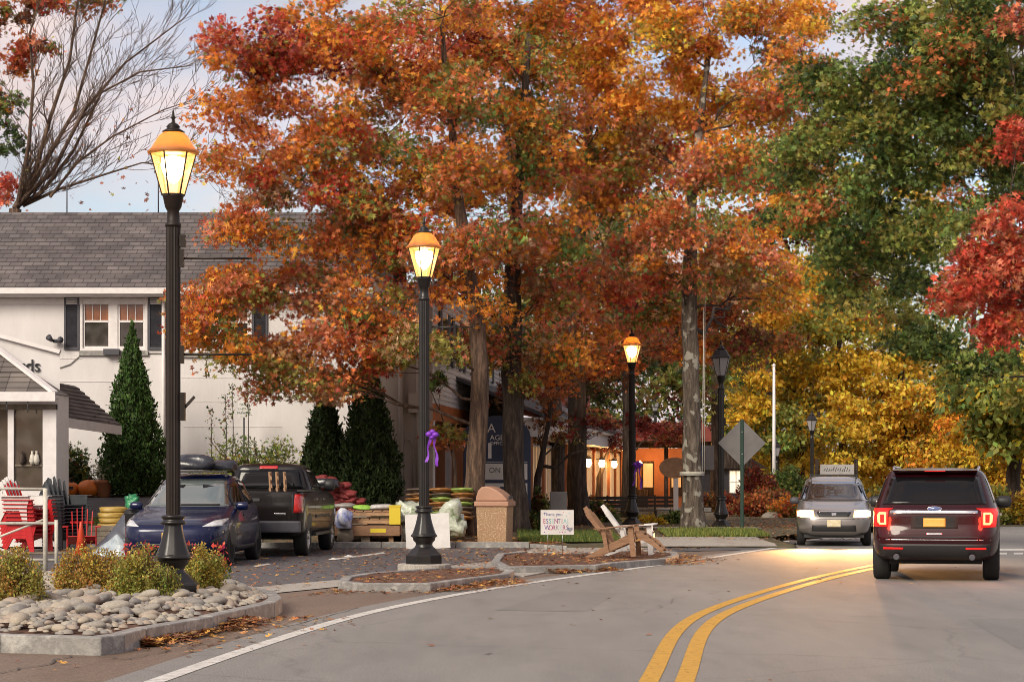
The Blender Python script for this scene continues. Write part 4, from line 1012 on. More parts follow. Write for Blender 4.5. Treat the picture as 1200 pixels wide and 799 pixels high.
def wheel(parent, x, y, r, w, sg, rimm, ns=5, steer=0):
    o = MB(); o.lathe([(r*.66,-w/2),(r*.93,-w/2),(r,-w/2+.03),(r,w/2-.03),(r*.93,w/2),(r*.66,w/2),(r*.64,0),(r*.66,-w/2)], 36, axis='X')
    wh = o.build('wheel', M['rubber'], parent); wh.location = (x, y, r); wh.rotation_euler = (0,0,steer)
    e = sg*(w/2-.02); mb = MB()
    mb.lathe([(r*.68,e-sg*.02),(r*.68,e+sg*.012),(r*.62,e+sg*.012),(r*.60,e-sg*.05)], 32, axis='X')
    for k in range(ns*2):
        a = 2*math.pi*k/(ns*2)+(.09 if k % 2 else -.09)+.2
        mb.bar((e-sg*.01,.05*math.cos(a),.05*math.sin(a)),(e-sg*.002,r*.63*math.cos(a),r*.63*math.sin(a)),.03,.03)
    mb.lathe([(.07,e-sg*.03),(.07,e+sg*.01),(.0,e+sg*.02)],12,axis='X'); mb.build('rim', rimm, wh)
    mb = MB(); mb.lathe([(r*.62,e-sg*.09),(0.0,e-sg*.09)],24,axis='X'); mb.build('brake_disc', M['black_plastic'], wh)
def mirror(parent, x, y, z, sg, m, w=.24, h=.15):
    mb = MB(); mb.lathe([(0,-w/2),(h*.42,-w/2+.015),(h*.5,-w/4),(h*.52,w/4),(h*.35,w/2-.01),(0,w/2)],12,(0,0,0),axis='X')
    for i in range(len(mb.v)): mb.v[i].y *= .75
    o = mb.build('mirror', m, parent); o.location = (x+sg*w*.5, y, z)
    mb = MB(); mb.bar((-sg*w*.5-sg*.06,0,-.03),(0,0,-.02),.05,.04); mb.build('mirror_stalk', M['black_plastic'], o)
def seams(h, parent, face, polys):
    for a in polys:
        for p, q in zip(a[:-1], a[1:]):
            dx, dz = q[0]-p[0], q[1]-p[1]
            if abs(dz) > abs(dx): qq = [(p[0]-.005,p[1]),(p[0]+.005,p[1]),(q[0]+.005,q[1]),(q[0]-.005,q[1])]
            else: qq = [(p[0],p[1]-.005),(q[0],q[1]-.005),(q[0],q[1]+.005),(p[0],p[1]+.005)]
            if dz < 0 and abs(dz) > abs(dx): qq = [qq[3],qq[2],qq[1],qq[0]]
            h.patch('panel_gap', face, qq, M['black_plastic'], parent, eps=.0015, n=6, k=6, th=.006)
GR = .0
M['amber_light'] = emis('amber_marker', (1,.35,.05), 1.2)
M['headlamp_off'] = mat('headlamp_lens', (.45,.46,.48), (.7,.72,.74), rough=.08, coat=1, scale=9)
M['plate_yellow'] = mat('licence_plate', (.70,.42,.08), (.62,.36,.07), rough=.4, scale=8)
M['plate_pale'] = mat('pale_licence_plate', (.62,.58,.45), (.55,.45,.25), rough=.4, scale=14)

# ---- blue hatchback, parked, nose to the road
def blue_car():
    t = thing('parked_car', 'dark blue parked hatchback car with black bags tied on its roof', 'car', (-6.07,42.6,0), R(180-3)); t.scale = (1.03,1.03,1.05)
    h = Hull([(.20,2.20,-2.12,.80),(.30,2.33,-2.28,.93),(.45,2.37,-2.34,.955),(.62,2.355,-2.33,.96),(.72,2.29,-2.31,.957),(.80,2.10,-2.29,.945),(.87,1.80,-2.26,.93),(.93,1.46,-2.22,.915),(.985,1.12,-2.17,.90),(1.03,.92,-2.10,.865),(1.12,.72,-2.0,.83),(1.30,.36,-1.72,.755),(1.45,.05,-1.42,.685),(1.54,-.20,-1.15,.62),(1.60,-.48,-.92,.50),(1.625,-.70,-.80,.30)], 5.5, 5)
    ar = [(1.44,.345,1),(1.44,.345,-1),(-1.45,.345,1),(-1.45,.345,-1)]
    h.body('body', M['blue_paint'], t, ar, nz=84)
    h.patch('windshield','F',[(-.76,1.03),(.76,1.03),(.55,1.52),(-.55,1.52)], M['glass_light'], t, n=16, k=12)
    for f, sg in (('L',-1),('R',1)):
        f_ = 'L' if sg < 0 else 'S'
        h.patch('side_window',f_,[(-.48,1.05),(.62,1.05),(.18,1.42),(-.42,1.47)], M['glass_dark'], t)
        h.patch('side_window',f_,[(-1.45,1.08),(-.56,1.05),(-.52,1.47),(-1.12,1.42)], M['glass_dark'], t)
        h.patch('headlight','F',[(sg*.56,.70),(sg*.86,.71),(sg*.90,.84),(sg*.72,.80)] if sg > 0 else [(-.86,.71),(-.56,.70),(-.72,.80),(-.90,.84)], M['headlamp_off'], t, n=10)
        h.patch('fog_light','F',[(sg*.70,.42),(sg*.84,.43),(sg*.84,.52),(sg*.78,.50)] if sg > 0 else [(-.84,.43),(-.70,.42),(-.78,.50),(-.84,.52)], M['black_plastic'], t)
        seams(h, t, f_, [[(.98,.35),(.95,.98)],[(-.52,.35),(-.50,1.02)],[(-1.35,.62),(-1.30,1.02)]])
        for yy in (.0,-1.0): h.patch('door_handle',f_,[(yy,.86),(yy+.2,.86),(yy+.2,.885),(yy,.885)], M['brown_paint'], t, eps=.012)
        h.patch('rocker_trim',f_,[(-1.0,.26),(1.0,.26),(1.0,.33),(-1.0,.33)], M['black_plastic'], t, eps=.01)
        mirror(t, sg*.86, .62, 1.04, sg, M['blue_paint'])
        for y in (1.44,-1.45): wheel(t, sg*.82, y, .345, .235, sg, M['alloy'], 7, steer=0)
        h.patch('tail_light','R',[(sg*.5,.92),(sg*.85,.92),(sg*.83,1.0),(sg*.5,1.0)] if sg > 0 else [(-.85,.92),(-.5,.92),(-.5,1.0),(-.83,1.0)], M['red_lens'], t)
    h.patch('lower_grille','F',[(-.66,.28),(.66,.28),(.60,.41),(-.60,.41)], M['black_plastic'], t, eps=.008, n=14)
    for sg in (-1,1): h.patch('badge','F',[(-.035,.665),(.035,.665),(.045,.705),(-.045,.705)], M['chrome'], t, eps=.01) if sg > 0 else None
    h.patch('bumper_lip','F',[(-.78,.235),(.78,.235),(.78,.262),(-.78,.262)], M['slate'], t, eps=.015, n=14)
    h.patch('bonnet_gap','F',[(-.62,.735),(.62,.735),(.62,.742),(-.62,.742)], M['black_plastic'], t, eps=.002, n=14, k=2)
    h.patch('licence_plate','F',[(-.14,.50),(.14,.50),(.14,.60),(-.14,.60)], M['plate_yellow'], t, eps=.02)
    h.patch('wiper','F',[(-.6,1.035),(.1,1.035),(.1,1.055),(-.6,1.055)], M['black_plastic'], t, eps=.03)
    for yy in (-.15,-.95):
        mb = MB(); mb.box(-.56,.56,yy-.03,yy+.03,1.64,1.67); mb.box(-.56,-.52,yy-.03,yy+.03,1.56,1.64); mb.box(.52,.56,yy-.03,yy+.03,1.56,1.64); mb.build('roof_bar', M['black_plastic'], t)
    return t
M['red_lens'] = mat('red_lens', (.45,.01,.008), rough=.12, coat=1)
blue_car()
def blob_mesh(seed, sx_, sy_, sz_, wr=.12, flat=.5, sub=3, freq=5):
    b = bmesh.new(); bmesh.ops.create_icosphere(b, subdivisions=sub, radius=1); r = random.Random(seed)
    ks = [(Vector((r.gauss(0,1),r.gauss(0,1),r.gauss(0,1)))*freq*.5, r.uniform(0,6)) for _ in range(8)]
    for v in b.verts:
        n = v.co.copy(); k = 1+sum(wr*.35*math.sin(n.dot(a)+p) for a,p in ks)
        e = 2.6; q = Vector([math.copysign(abs(c)**(2/e), c) for c in n]); v.co = Vector((q.x*k*sx_, q.y*k*sy_, max(-flat,q.z*k)*sz_))
    for f in b.faces: f.smooth = True
    me = bpy.data.meshes.new('bag'); b.to_mesh(me); b.free(); return me
def bag(name, me, m, loc, label=None, cat='bag', group=None, parent=None, rz=0, rx=0, ry=0):
    me2 = me if len(me.materials) and me.materials[0] == m else me.copy()
    if me2 is not me: me2.materials.clear(); me2.materials.append(m)
    o = bpy.data.objects.new(name, me2); COL.objects.link(o); o.location = loc; o.rotation_euler = (rx,ry,rz)
    if parent: o.parent = parent
    if label: tag(o, label, cat, group)
    return o
M['black_bag'] = mat('black_plastic_film', (.012,.013,.018), (.03,.032,.045), rough=.28, scale=5, bump=.6, bscale=9, coat=.3)
bag('roof_bag', blob_mesh(3,.40,.36,.19,.2), M['black_bag'], (-6.20,43.1,1.87), 'larger shiny black bag strapped on the blue car roof')
bag('roof_bag', blob_mesh(4,.30,.26,.13,.22), M['black_bag'], (-5.65,43.2,1.83), 'smaller flat black bag at the right end of the car roof')

# ---- dark pickup, tail to the camera
def pickup():
    t = thing('pickup_truck', 'dark crew cab pickup truck parked beyond the blue hatchback', 'pickup', (-5.12,48.0,0), R(-3.2))
    h = Hull([(.42,2.60,-2.62,.90),(.52,2.74,-2.70,.985),(.75,2.80,-2.74,1.01),(1.0,2.78,-2.74,1.015),(1.12,2.70,-2.73,1.01),(1.24,2.3,-2.72,.99),(1.33,1.6,-2.71,.965)], 9, 16)
    ar = [(1.78,.42,1),(1.78,.42,-1),(-1.80,.42,1),(-1.80,.42,-1)]
    h.body('body', M['brown_paint'], t, ar, nz=40, cut=(-.80,.80,-2.62,-1.0,.75,2.0), ra=.46)
    c = Hull([(1.30,1.20,-.92,.93),(1.40,1.05,-.93,.90),(1.60,.70,-.90,.83),(1.78,.40,-.86,.76),(1.87,.15,-.82,.68),(1.91,-.1,-.7,.5)], 6, 9)
    c.body('cab', M['brown_paint'], t, nz=30)
    c.patch('rear_window','R',[(-.74,1.38),(.74,1.38),(.66,1.78),(-.66,1.78)], M['glass_dark'], t, n=14)
    c.patch('third_brake_light','R',[(-.20,1.80),(.20,1.80),(.19,1.86),(-.19,1.86)], M['red_lens'], t, eps=.02)
    c.patch('windshield','F',[(-.8,1.36),(.8,1.36),(.6,1.8),(-.6,1.8)], M['glass_dark'], t)
    for sg in (-1,1):
        f_ = 'L' if sg < 0 else 'S'
        c.patch('side_window',f_,[(-.72,1.37),(.02,1.37),(.02,1.76),(-.66,1.78)], M['glass_dark'], t)
        c.patch('side_window',f_,[(.12,1.37),(.92,1.37),(.42,1.74),(.12,1.76)], M['glass_dark'], t)
        h.patch('tail_light','R',[(sg*.82,.90),(sg*.985,.90),(sg*.985,1.28),(sg*.84,1.28)] if sg > 0 else [(-.985,.90),(-.82,.90),(-.84,1.28),(-.985,1.28)], M['red_lens'], t, eps=.012)
        h.patch('tail_light_wrap',f_,[(-2.66,.92),(-2.55,.92),(-2.58,1.27),(-2.66,1.27)], M['red_lens'], t, eps=.01)
        seams(h, t, f_, [[(-.98,.50),(-.98,1.30)],[(.04,.50),(.04,1.30)],[(1.15,.9),(1.10,1.30)]])
        for yy in (-.85,.15): h.patch('door_handle',f_,[(yy,1.14),(yy+.22,1.14),(yy+.22,1.18),(yy,1.18)], M['chrome'], t, eps=.03)
        h.patch('side_trim',f_,[(-.95,.78),(1.2,.78),(1.2,.83),(-.95,.83)], M['black_plastic'], t, eps=.015)
        mirror(t, sg*.92, 1.0, 1.45, sg, M['black_plastic'], .24, .26)
        for y in (1.78,-1.80): wheel(t, sg*.86, y, .41, .27, sg, M['alloy'], 6)
        mb = MB(); mb.box(sg*1.0-.06,sg*1.0+.06,-1.2,1.2,.40,.46); mb.build('side_step', M['black_plastic'], t)
        mb = MB(); mb.box(sg*.90-.02,sg*.90+.12*sg if sg>0 else sg*.90+.02,-2.68,-.98,1.33,1.37) if sg>0 else mb.box(-1.0,-.82,-2.68,-.98,1.33,1.37); mb.build('bed_rail', M['black_plastic'], t)
    h.patch('tailgate_gap','R',[(-.80,.82),(-.785,.82),(-.785,1.30),(-.80,1.30)], M['black_plastic'], t, eps=.003); h.patch('tailgate_gap','R',[(.785,.82),(.80,.82),(.80,1.30),(.785,1.30)], M['black_plastic'], t, eps=.003)
    h.patch('tailgate_badge','R',[(.42,.86),(.66,.86),(.66,.90),(.42,.90)], M['chrome'], t, eps=.006)
    h.patch('tailgate_handle','R',[(-.14,1.13),(.14,1.13),(.14,1.20),(-.14,1.20)], M['black_plastic'], t, eps=.012)
    mb = MB(); mb.box(-.98,.98,-2.92,-2.74,.50,.74); mb.build('rear_bumper', M['slate'], t, bevel=.03)
    mb = MB(); mb.tube([(-.75,-2.5,.42),(-.75,.6,.40)],.05); mb.box(-.7,.7,-2.0,1.9,.34,.44); mb.build('chassis', M['black_plastic'], t)
    return t
pickup()
for i, (px, l) in enumerate(((323,'leftmost'),(331,'middle'),(340,'rightmost'))):
    lt = thing('folding_chair', f'{l} of the three pale wooden chairs standing in the pickup bed', 'chair', (X(px,46.3),46.2,.76), 0, 'wooden chairs in the pickup bed')
    for s_ in (-1,1):
        mb = MB(); mb.bar((-.05,s_*.16,0),(-.11 if i < 9 else 0,s_*.16,.98),.03,.03); mb.build('back_post', M['pallet_wood'], lt)
        mb = MB(); mb.bar((.08,s_*.16,0),(.02,s_*.16,.5),.03,.03); mb.build('front_leg', M['pallet_wood'], lt)
    for zz in (.62,.78,.94): mb = MB(); mb.box(-.115,-.085,-.16,.16,zz-.03,zz+.03); mb.build('back_rail', M['pallet_wood'], lt)
    mb = MB(); mb.box(-.1,.12,-.18,.18,.48,.51); mb.build('seat', M['pallet_wood'], lt)

# ---- maroon SUV driving away
M['tail_glow'] = emis('tail_lamp_glow', (1,.10,.04), 5.0, (.5,.02,.02)); M['tail_core'] = emis('tail_lamp_core', (1,.22,.08), 2.2, (.8,.2,.1))
def suv():
    yaw = R(-12.5); c = Vector((X(1095,34.7),34.7)); fwd = Vector((math.sin(-yaw), math.cos(-yaw)))
    o = c + fwd*2.45
    t = thing('suv', 'dark maroon SUV driving away on the right with tail lights on', 'SUV', (o.x,o.y,0), yaw)
    h = Hull([(.34,2.35,-2.20,.86),(.42,2.45,-2.40,.95),(.52,2.48,-2.47,.98),(.68,2.49,-2.50,.995),(.80,2.48,-2.48,1.0),(.90,2.46,-2.455,1.0),(1.02,2.3,-2.45,.995),(1.12,1.7,-2.43,.975),(1.20,1.15,-2.37,.945),(1.40,.85,-2.26,.875),(1.58,.55,-2.15,.81),(1.68,.25,-2.06,.765),(1.75,-.1,-1.96,.69),(1.785,-.5,-1.75,.48)], 6, 7.5)
    ar = [(1.42,.40,1),(1.42,.40,-1),(-1.42,.40,1),(-1.42,.40,-1)]
    h.body('body', M['maroon_paint'], t, ar, nz=80, ra=.43)
    h.patch('rear_window','R',[(-.80,1.21),(.80,1.21),(.68,1.64),(-.68,1.64)], M['glass_dark'], t, n=16, k=10)
    h.patch('chrome_strip','R',[(-.66,1.07),(.66,1.07),(.66,1.115),(-.66,1.115)], M['chrome'], t, eps=.025, n=14)
    h.patch('lower_bumper','R',[(-.84,.40),(.84,.40),(.84,.60),(-.84,.60)], M['black_plastic'], t, eps=.02, n=14)
    h.patch('plate_recess','R',[(-.36,.84),(.36,.84),(.36,1.03),(-.36,1.03)], M['rubber'], t, eps=.004, n=8)
    h.patch('licence_plate','R',[(-.17,.86),(.17,.86),(.17,1.0),(-.17,1.0)], M['plate_yellow'], t, eps=.016)
    h.patch('tailgate_handle','R',[(-.12,.745),(.12,.745),(.12,.765),(-.12,.765)], M['chrome'], t, eps=.012)
    h.patch('bumper_crease','R',[(-.86,.655),(.86,.655),(.86,.668),(-.86,.668)], M['chrome'], t, eps=.003, n=14, k=2)
    h.patch('tailgate_gap','R',[(-.70,.70),(.70,.70),(.70,.71),(-.70,.71)], M['black_plastic'], t, eps=.003, n=14, k=2)
    mb = MB(); n = 24; p = h.fr(1.145,0,False)
    mb.lathe([(.0,.012),(.085,.012),(.09,0),(.09,-.02)], 28, (0,0,0)); em = mb.build('oval_badge', mat('badge_blue',(.10,.14,.3),rough=.2,coat=1), t); em.rotation_euler = (R(90),0,0); em.location = p + Vector((0,-.012,0)); em.scale = (1.15,.42,1)
    mb = MB(); mb.lathe([(.088,.006),(.098,.016),(.102,0)], 28); e2 = mb.build('badge_ring', M['chrome'], em)
    for sg in (-1,1):
        f_ = 'L' if sg < 0 else 'S'
        def mir(q): return q if sg > 0 else [(-q[1][0],q[1][1]),(-q[0][0],q[0][1]),(-q[3][0],q[3][1]),(-q[2][0],q[2][1])]
        h.patch('tail_light','R',mir([(.72,.86),(.93,.86),(.965,1.15),(.71,1.13)]), M['tail_red'], t, eps=.012)
        # D-shaped light guide
        q = [(.745,.90),(.765,.90),(.765,1.08),(.745,1.08)]; h.patch('light_guide','R',mir(q), M['tail_core'], t, eps=.03)
        for q in ([(.745,1.055),(.86,1.055),(.84,1.085),(.745,1.085)], [(.745,.895),(.83,.895),(.85,.925),(.745,.925)], [(.835,.92),(.86,.93),(.87,1.05),(.84,1.06)]): h.patch('light_guide','R',mir(q), M['tail_core'], t, eps=.031)
        h.patch('tail_light_wrap',f_,[(-2.40,.88),(-2.12,.98),(-2.05,1.15),(-2.40,1.15)], M['tail_red'], t, eps=.01)
        h.patch('reflector','R',mir([(.48,.52),(.78,.52),(.78,.545),(.48,.545)]), M['tail_red'], t, eps=.026)
        h.patch('rear_quarter_glass',f_,[(-2.05,1.24),(-1.22,1.22),(-1.18,1.60),(-1.92,1.62)], M['glass_dark'], t)
        h.patch('side_window',f_,[(-1.14,1.22),(-.22,1.20),(-.22,1.60),(-1.10,1.60)], M['glass_dark'], t)
        h.patch('side_window',f_,[(-.14,1.20),(.92,1.20),(.50,1.56),(-.14,1.60)], M['glass_dark'], t)
        seams(h, t, f_, [[(-1.05,.5),(-1.16,1.18)],[(-.18,.45),(-.18,1.18)],[(1.0,.5),(1.0,1.1)]])
        h.patch('sill_trim',f_,[(-.95,.36),(.95,.36),(.95,.48),(-.95,.48)], M['black_plastic'], t, eps=.012)
        for yy in (-1.0,-.1): h.patch('door_handle',f_,[(yy,1.02),(yy+.2,1.02),(yy+.2,1.05),(yy,1.05)], M['chrome'], t, eps=.03)
        mirror(t, sg*.93, .95, 1.22, sg, M['black_plastic'], .26, .20)
        for y in (1.42,-1.42): wheel(t, sg*.86, y, .385, .26, sg, M['alloy'], 5)
        mb = MB(); mb.tube([(sg*.62,.3,1.72),(sg*.66,.15,1.80),(sg*.67,-1.6,1.80),(sg*.645,-1.85,1.73)],.022,8); mb.build('roof_rail', M['chrome'], t)
        mb = MB(); mb.lathe([(.035,0),(.048,0),(.048,-.2),(.035,-.2)],16,(sg*.58,-2.42,.395),axis='Y'); mb.build('exhaust_tip', M['slate'], t)
    mb = MB(); mb.prism([(-2.20,1.745),(-2.14,1.72),(-1.85,1.745),(-1.85,1.775)],-.66,.66,0,'YZ'); mb.build('spoiler', M['maroon_paint'], t, bevel=.01)
    mb = MB(); mb.box(-.16,.16,-2.212,-2.19,1.73,1.742); mb.build('third_brake_light', M['tail_red'], t)
    mb = MB(); mb.bar((-.02,-2.31,1.25),(.26,-2.305,1.27),.015,.02); mb.build('rear_wiper', M['black_plastic'], t)
    mb = MB(); mb.box(-.72,.72,-2.0,2.2,.27,.38); mb.build('underbody', M['rubber'], t)
    ld = bpy.data.lights.new('tail_lamp','POINT'); ld.energy = 5; ld.color = (1,.08,.03); ld.shadow_soft_size = .08
    for sg in (-1,1): lo = bpy.data.objects.new('tail_lamp', ld); COL.objects.link(lo); lo.parent = t; lo.location = (sg*.84,-2.62,.98)
    return t
M['tail_red'] = emis('lit_red_lens', (1,.015,.01), .35, (.45,.01,.01))
suv()

# ---- silver minivan coming towards the camera
M['head_glow'] = emis('headlamp_glow', (1,.50,.15), 3.2, (.1,.08,.05)); M['head_core'] = emis('headlamp_core', (1,.8,.5), 22); M['headlamp_bloom'] = emis('amber_headlamp_bloom', (1,.38,.06), 7)  # amber glow added on the indicators, standing in for headlamp bloom
def minivan():
    t = thing('oncoming_car', 'silver station wagon coming toward us with bright headlights on', 'car', (X(978,52.3)+.25,54.2,0), R(180-8))
    h = Hull([(.26,2.20,-2.2,.74),(.34,2.32,-2.3,.84),(.48,2.36,-2.34,.875),(.62,2.35,-2.36,.89),(.74,2.30,-2.36,.895),(.82,2.20,-2.35,.89),(.89,1.98,-2.34,.875),(.97,1.62,-2.33,.86),(1.03,1.30,-2.32,.845),(1.12,1.08,-2.28,.82),(1.30,.72,-2.2,.76),(1.48,.36,-2.1,.70),(1.58,.05,-2.0,.64),(1.64,-.3,-1.85,.5)], 5.5, 7)
    ar = [(1.40,.32,1),(1.40,.32,-1),(-1.40,.32,1),(-1.40,.32,-1)]
    h.body('body', M['silver_paint'], t, ar, nz=70, ra=.35)
    h.patch('windshield','F',[(-.76,1.05),(.76,1.05),(.60,1.50),(-.60,1.50)], M['glass_pane'], t, n=14, k=10)
    h.patch('grille','F',[(-.34,.70),(.34,.70),(.40,.79),(-.40,.79)], M['black_plastic'], t, eps=.01)
    h.patch('grille_bar','F',[(-.40,.795),(.40,.795),(.40,.815),(-.40,.815)], M['chrome'], t, eps=.016)
    h.patch('badge','F',[(-.05,.72),(.05,.72),(.06,.775),(-.06,.775)], M['chrome'], t, eps=.02)
    h.patch('lower_intake','F',[(-.52,.36),(.52,.36),(.50,.50),(-.50,.50)], M['black_plastic'], t, eps=.008)
    h.patch('licence_plate','F',[(-.16,.46),(.16,.46),(.16,.62),(-.16,.62)], M['plate_pale'], t, eps=.03)
    h.patch('bumper_gap','F',[(-.8,.64),(.8,.64),(.8,.65),(-.8,.65)], M['black_plastic'], t, eps=.002, n=14, k=2)
    for sg in (-1,1):
        f_ = 'L' if sg < 0 else 'S'
        def mir(q): return q if sg > 0 else [(-q[1][0],q[1][1]),(-q[0][0],q[0][1]),(-q[3][0],q[3][1]),(-q[2][0],q[2][1])]
        h.patch('headlight','F',mir([(.45,.68),(.77,.68),(.79,.845),(.47,.83)]), M['head_glow'], t, eps=.012)
        h.patch('headlight_bulb','F',mir([(.51,.695),(.75,.695),(.76,.82),(.52,.82)]), M['head_core'], t, eps=.02)
        h.patch('indicator','F',mir([(.775,.69),(.85,.70),(.855,.82),(.79,.83)]), M['headlamp_bloom'], t, eps=.012)
        h.patch('side_window',f_,[(-.4,1.08),(.85,1.08),(.42,1.42),(-.4,1.46)], M['glass_dark'], t)
        h.patch('side_window',f_,[(-1.9,1.10),(-.5,1.08),(-.5,1.46),(-1.8,1.44)], M['glass_dark'], t)
        mirror(t, sg*.82, .95, 1.06, sg, M['slate'], .22, .16)
        for y in (1.40,-1.40): wheel(t, sg*.77, y, .32, .2, sg, M['alloy'], 7)
        mb = MB(); mb.tube([(sg*.55,.1,1.60),(sg*.57,0,1.67),(sg*.57,-1.6,1.67),(sg*.55,-1.8,1.60)],.018,8); mb.build('roof_rail', M['black_plastic'], t)
        ld = bpy.data.lights.new('headlamp','SPOT'); ld.energy = 2000; ld.color = (1,.46,.14); ld.spot_size = R(50); ld.spot_blend = .9; ld.shadow_soft_size = .09
        lo = bpy.data.objects.new('headlamp', ld); COL.objects.link(lo); lo.parent = t; lo.location = (sg*.62,2.46,.76); lo.rotation_euler = (R(90-4.5),0,R(2))
    mb = MB(); mb.box(-.55,.55,-.5,-.46,1.66,1.69); mb.box(-.55,.55,-1.3,-1.26,1.66,1.69); mb.build('roof_bar', M['black_plastic'], t)
    mb = MB(); mb.box(-.7,.7,-2.2,2.1,.20,.28); mb.build('underbody', M['black_plastic'], t)
    return t
minivan()
# ------------------------------------------------------------------ objects
def part(root, name, m, fn, bevel=0):
    mb = MB(); fn(mb); return mb.build(name, m, root, bevel=bevel)
# litter bin
bx = thing('litter_bin', 'square pebble-faced litter bin with a tan arched hood under the big oak', 'litter bin', (X(580,51.9),51.9,hgt(X(580,51.9),51.9)), R(-12))
M['pebble'] = mat('exposed_aggregate', (.40,.26,.15), (.62,.44,.28), rough=.9, scale=38, bump=1, bscale=40, c3=(.30,.18,.10)); M['tan_plastic'] = mat('tan_hood', (.36,.19,.12), (.42,.23,.15), rough=.55, scale=4)
def f(mb):
    mb.add([(-.34,-.34,0),(.34,-.34,0),(.34,.34,0),(-.34,.34,0),(-.37,-.37,.88),(.37,-.37,.88),(.37,.37,.88),(-.37,.37,.88)],[(0,3,2,1),(4,5,6,7),(0,1,5,4),(1,2,6,5),(2,3,7,6),(3,0,4,7)])
part(bx,'body',M['pebble'],f,.02)
part(bx,'rim',M['tan_plastic'],lambda mb: mb.box(-.41,.41,-.41,.41,.881,1.0),.02)
part(bx,'hood',M['tan_plastic'],lambda mb: mb.prism([(-.38,1.001),(.38,1.001),(.36,1.05),(.27,1.15),(.14,1.25),(0,1.32),(-.12,1.35),(-.24,1.33),(-.32,1.25),(-.37,1.10)],-.38,.38,0,'XZ'),.03)
part(bx,'flap',M['black_plastic'],lambda mb: mb.box(.372,.384,-.2,.2,1.05,1.12))
# white board leaning
wb = thing('white_board', 'plain white rectangular board propped up behind the kerbed island lamp post', 'board', (X(502,50.3),50.3,.0), R(3))
def f(mb): mb.T = Euler((R(-8),0,R(0))).to_matrix().to_4x4() @ Euler((0,R(-2.5),0)).to_matrix().to_4x4(); mb.box(-.5,.5,-.012,.012,.0,.80)
part(wb,'panel',M['white_plastic'],f); part(wb,'prop',M['pallet_wood'],lambda mb: (mb.bar((.3,.1,.6),(.3,.5,0),.03,.03), mb.bar((-.3,.1,.6),(-.3,.5,0),.03,.03)))
# essential workers yard sign
ys = thing('yard_sign', 'small white hand lettered thank you sign on wire legs in the front island', 'yard sign', (X(653,42.2),42.2,.12), R(-2))
s_ = F/42.2; zb = .42
part(ys,'panel',M['white_plastic'],lambda mb: mb.box(-.315,.315,-.006,.006,zb,zb+.47))
part(ys,'wire_leg',M['alloy'],lambda mb: (mb.tube([(-.18,.012,-.05),(-.18,.012,zb+.2)],.005,5), mb.tube([(-.18,.012,.22),(.10,.012,.22)],.004,5), mb.tube([(.10,.012,-.05),(.10,.012,zb+.2)],.005,5)))
inks = [mat('ink_'+n, c, rough=.6) for n, c in (('plum',(.28,.05,.18)),('navy',(.03,.05,.22)),('teal',(.05,.30,.30)),('grey',(.25,.25,.3)),('magenta',(.42,.04,.16)),('violet',(.16,.06,.3)),('rose',(.5,.12,.2)),('aqua',(.2,.5,.5)),('mist',(.4,.55,.55)))]
text_obj('lettering','Thank you',.085,inks[1],ys,(-.08,-.009,zb+.385),extrude=.001)
for i,(ch,k) in enumerate(zip('ESSENTIAL',(4,1,2,8,0,1,4,7,8))): text_obj('letter',ch,.135,inks[k],ys,(-.245+i*.056,-.009,zb+.255),extrude=.001,sx=.72)
for i,(ch,k) in enumerate(zip('WORKERS',(5,4,0,3,8,0,1))): text_obj('letter',ch,.135,inks[k],ys,(-.19+i*.064,-.009,zb+.13),extrude=.001,sx=.78)
for (a,b,k,r_) in ((-.24,.41,5,.018),(.12,.43,4,.01),(.18,.35,7,.012),(.23,.41,8,.022),(-.24,.05,5,.016),(.05,.05,1,.012),(.10,.05,4,.016),(.15,.05,1,.012)):
    part(ys,'doodle',inks[k],lambda mb: mb.prism([(a+r_*math.cos(t*1.047)*(1 if t%2 else .6), zb+b+r_*math.sin(t*1.047)*(1 if t%2 else .6)) for t in range(6)],-.0095,-.0065,0,'XZ'))
part(ys,'heart_doodle',inks[3],lambda mb: mb.prism([(.24+.055*math.sin(t)**3*1.0, zb+.10+.045*(13*math.cos(t)-5*math.cos(2*t)-2*math.cos(3*t)-math.cos(4*t))/13) for t in [2*math.pi*i/22 for i in range(22)]],-.0095,-.0065,0,'XZ'))
# wooden lounge chairs on the island
def lounge(name, label, m, loc, rz, ry, group):
    t = thing(name, label, 'chair', loc, rz, group); t.rotation_euler = (0, ry, rz)
    for s in (-1,1):
        part(t,'seat_rail',m,lambda mb: mb.prism([(.46,.40),(.46,.28),(.10,.17),(-.50,.0),(-.58,.0),(-.56,.06),(.05,.30),(.36,.42)],s*.26-.013,s*.26+.013,0,'XZ'),.004)
        part(t,'front_leg',m,lambda mb: mb.box(.34,.44,s*.30-.014,s*.30+.014,-.02,.555),.004)
        part(t,'rear_leg',m,lambda mb: mb.bar((-.10,s*.29,.10),(-.14,s*.29,.53),.03,.08),.004)
        part(t,'armrest',m,lambda mb: mb.prism([(-.30,s*.33-.05),(.50,s*.33-.07),(.54,s*.33),(.50,s*.33+.07),(-.30,s*.33+.05)],.556,.58),.004)
    for i in range(6): part(t,'seat_slat',m,lambda mb: mb.cbox((.42-.085*i,0,.415-.031*i),(.072,.55,.02),(0,R(-20),0)),.003)
    for i in range(5):
        y = (i-2)*.105; top = 1.0-.06*abs(i-2)
        part(t,'back_slat',m,lambda mb: mb.bar((-.02,y*.86,.22),(-.02-.62*(top-.22),y*1.08,top),.022,.085),.004)
    part(t,'back_rail',m,lambda mb: mb.bar((-.17,-.3,.52),(-.17,.3,.52),.03,.06)); part(t,'back_rail',m,lambda mb: mb.bar((-.42,-.2,.80),(-.42,.2,.80),.03,.05))
    part(t,'front_apron',m,lambda mb: mb.box(.445,.465,-.29,.29,.26,.39)); return t
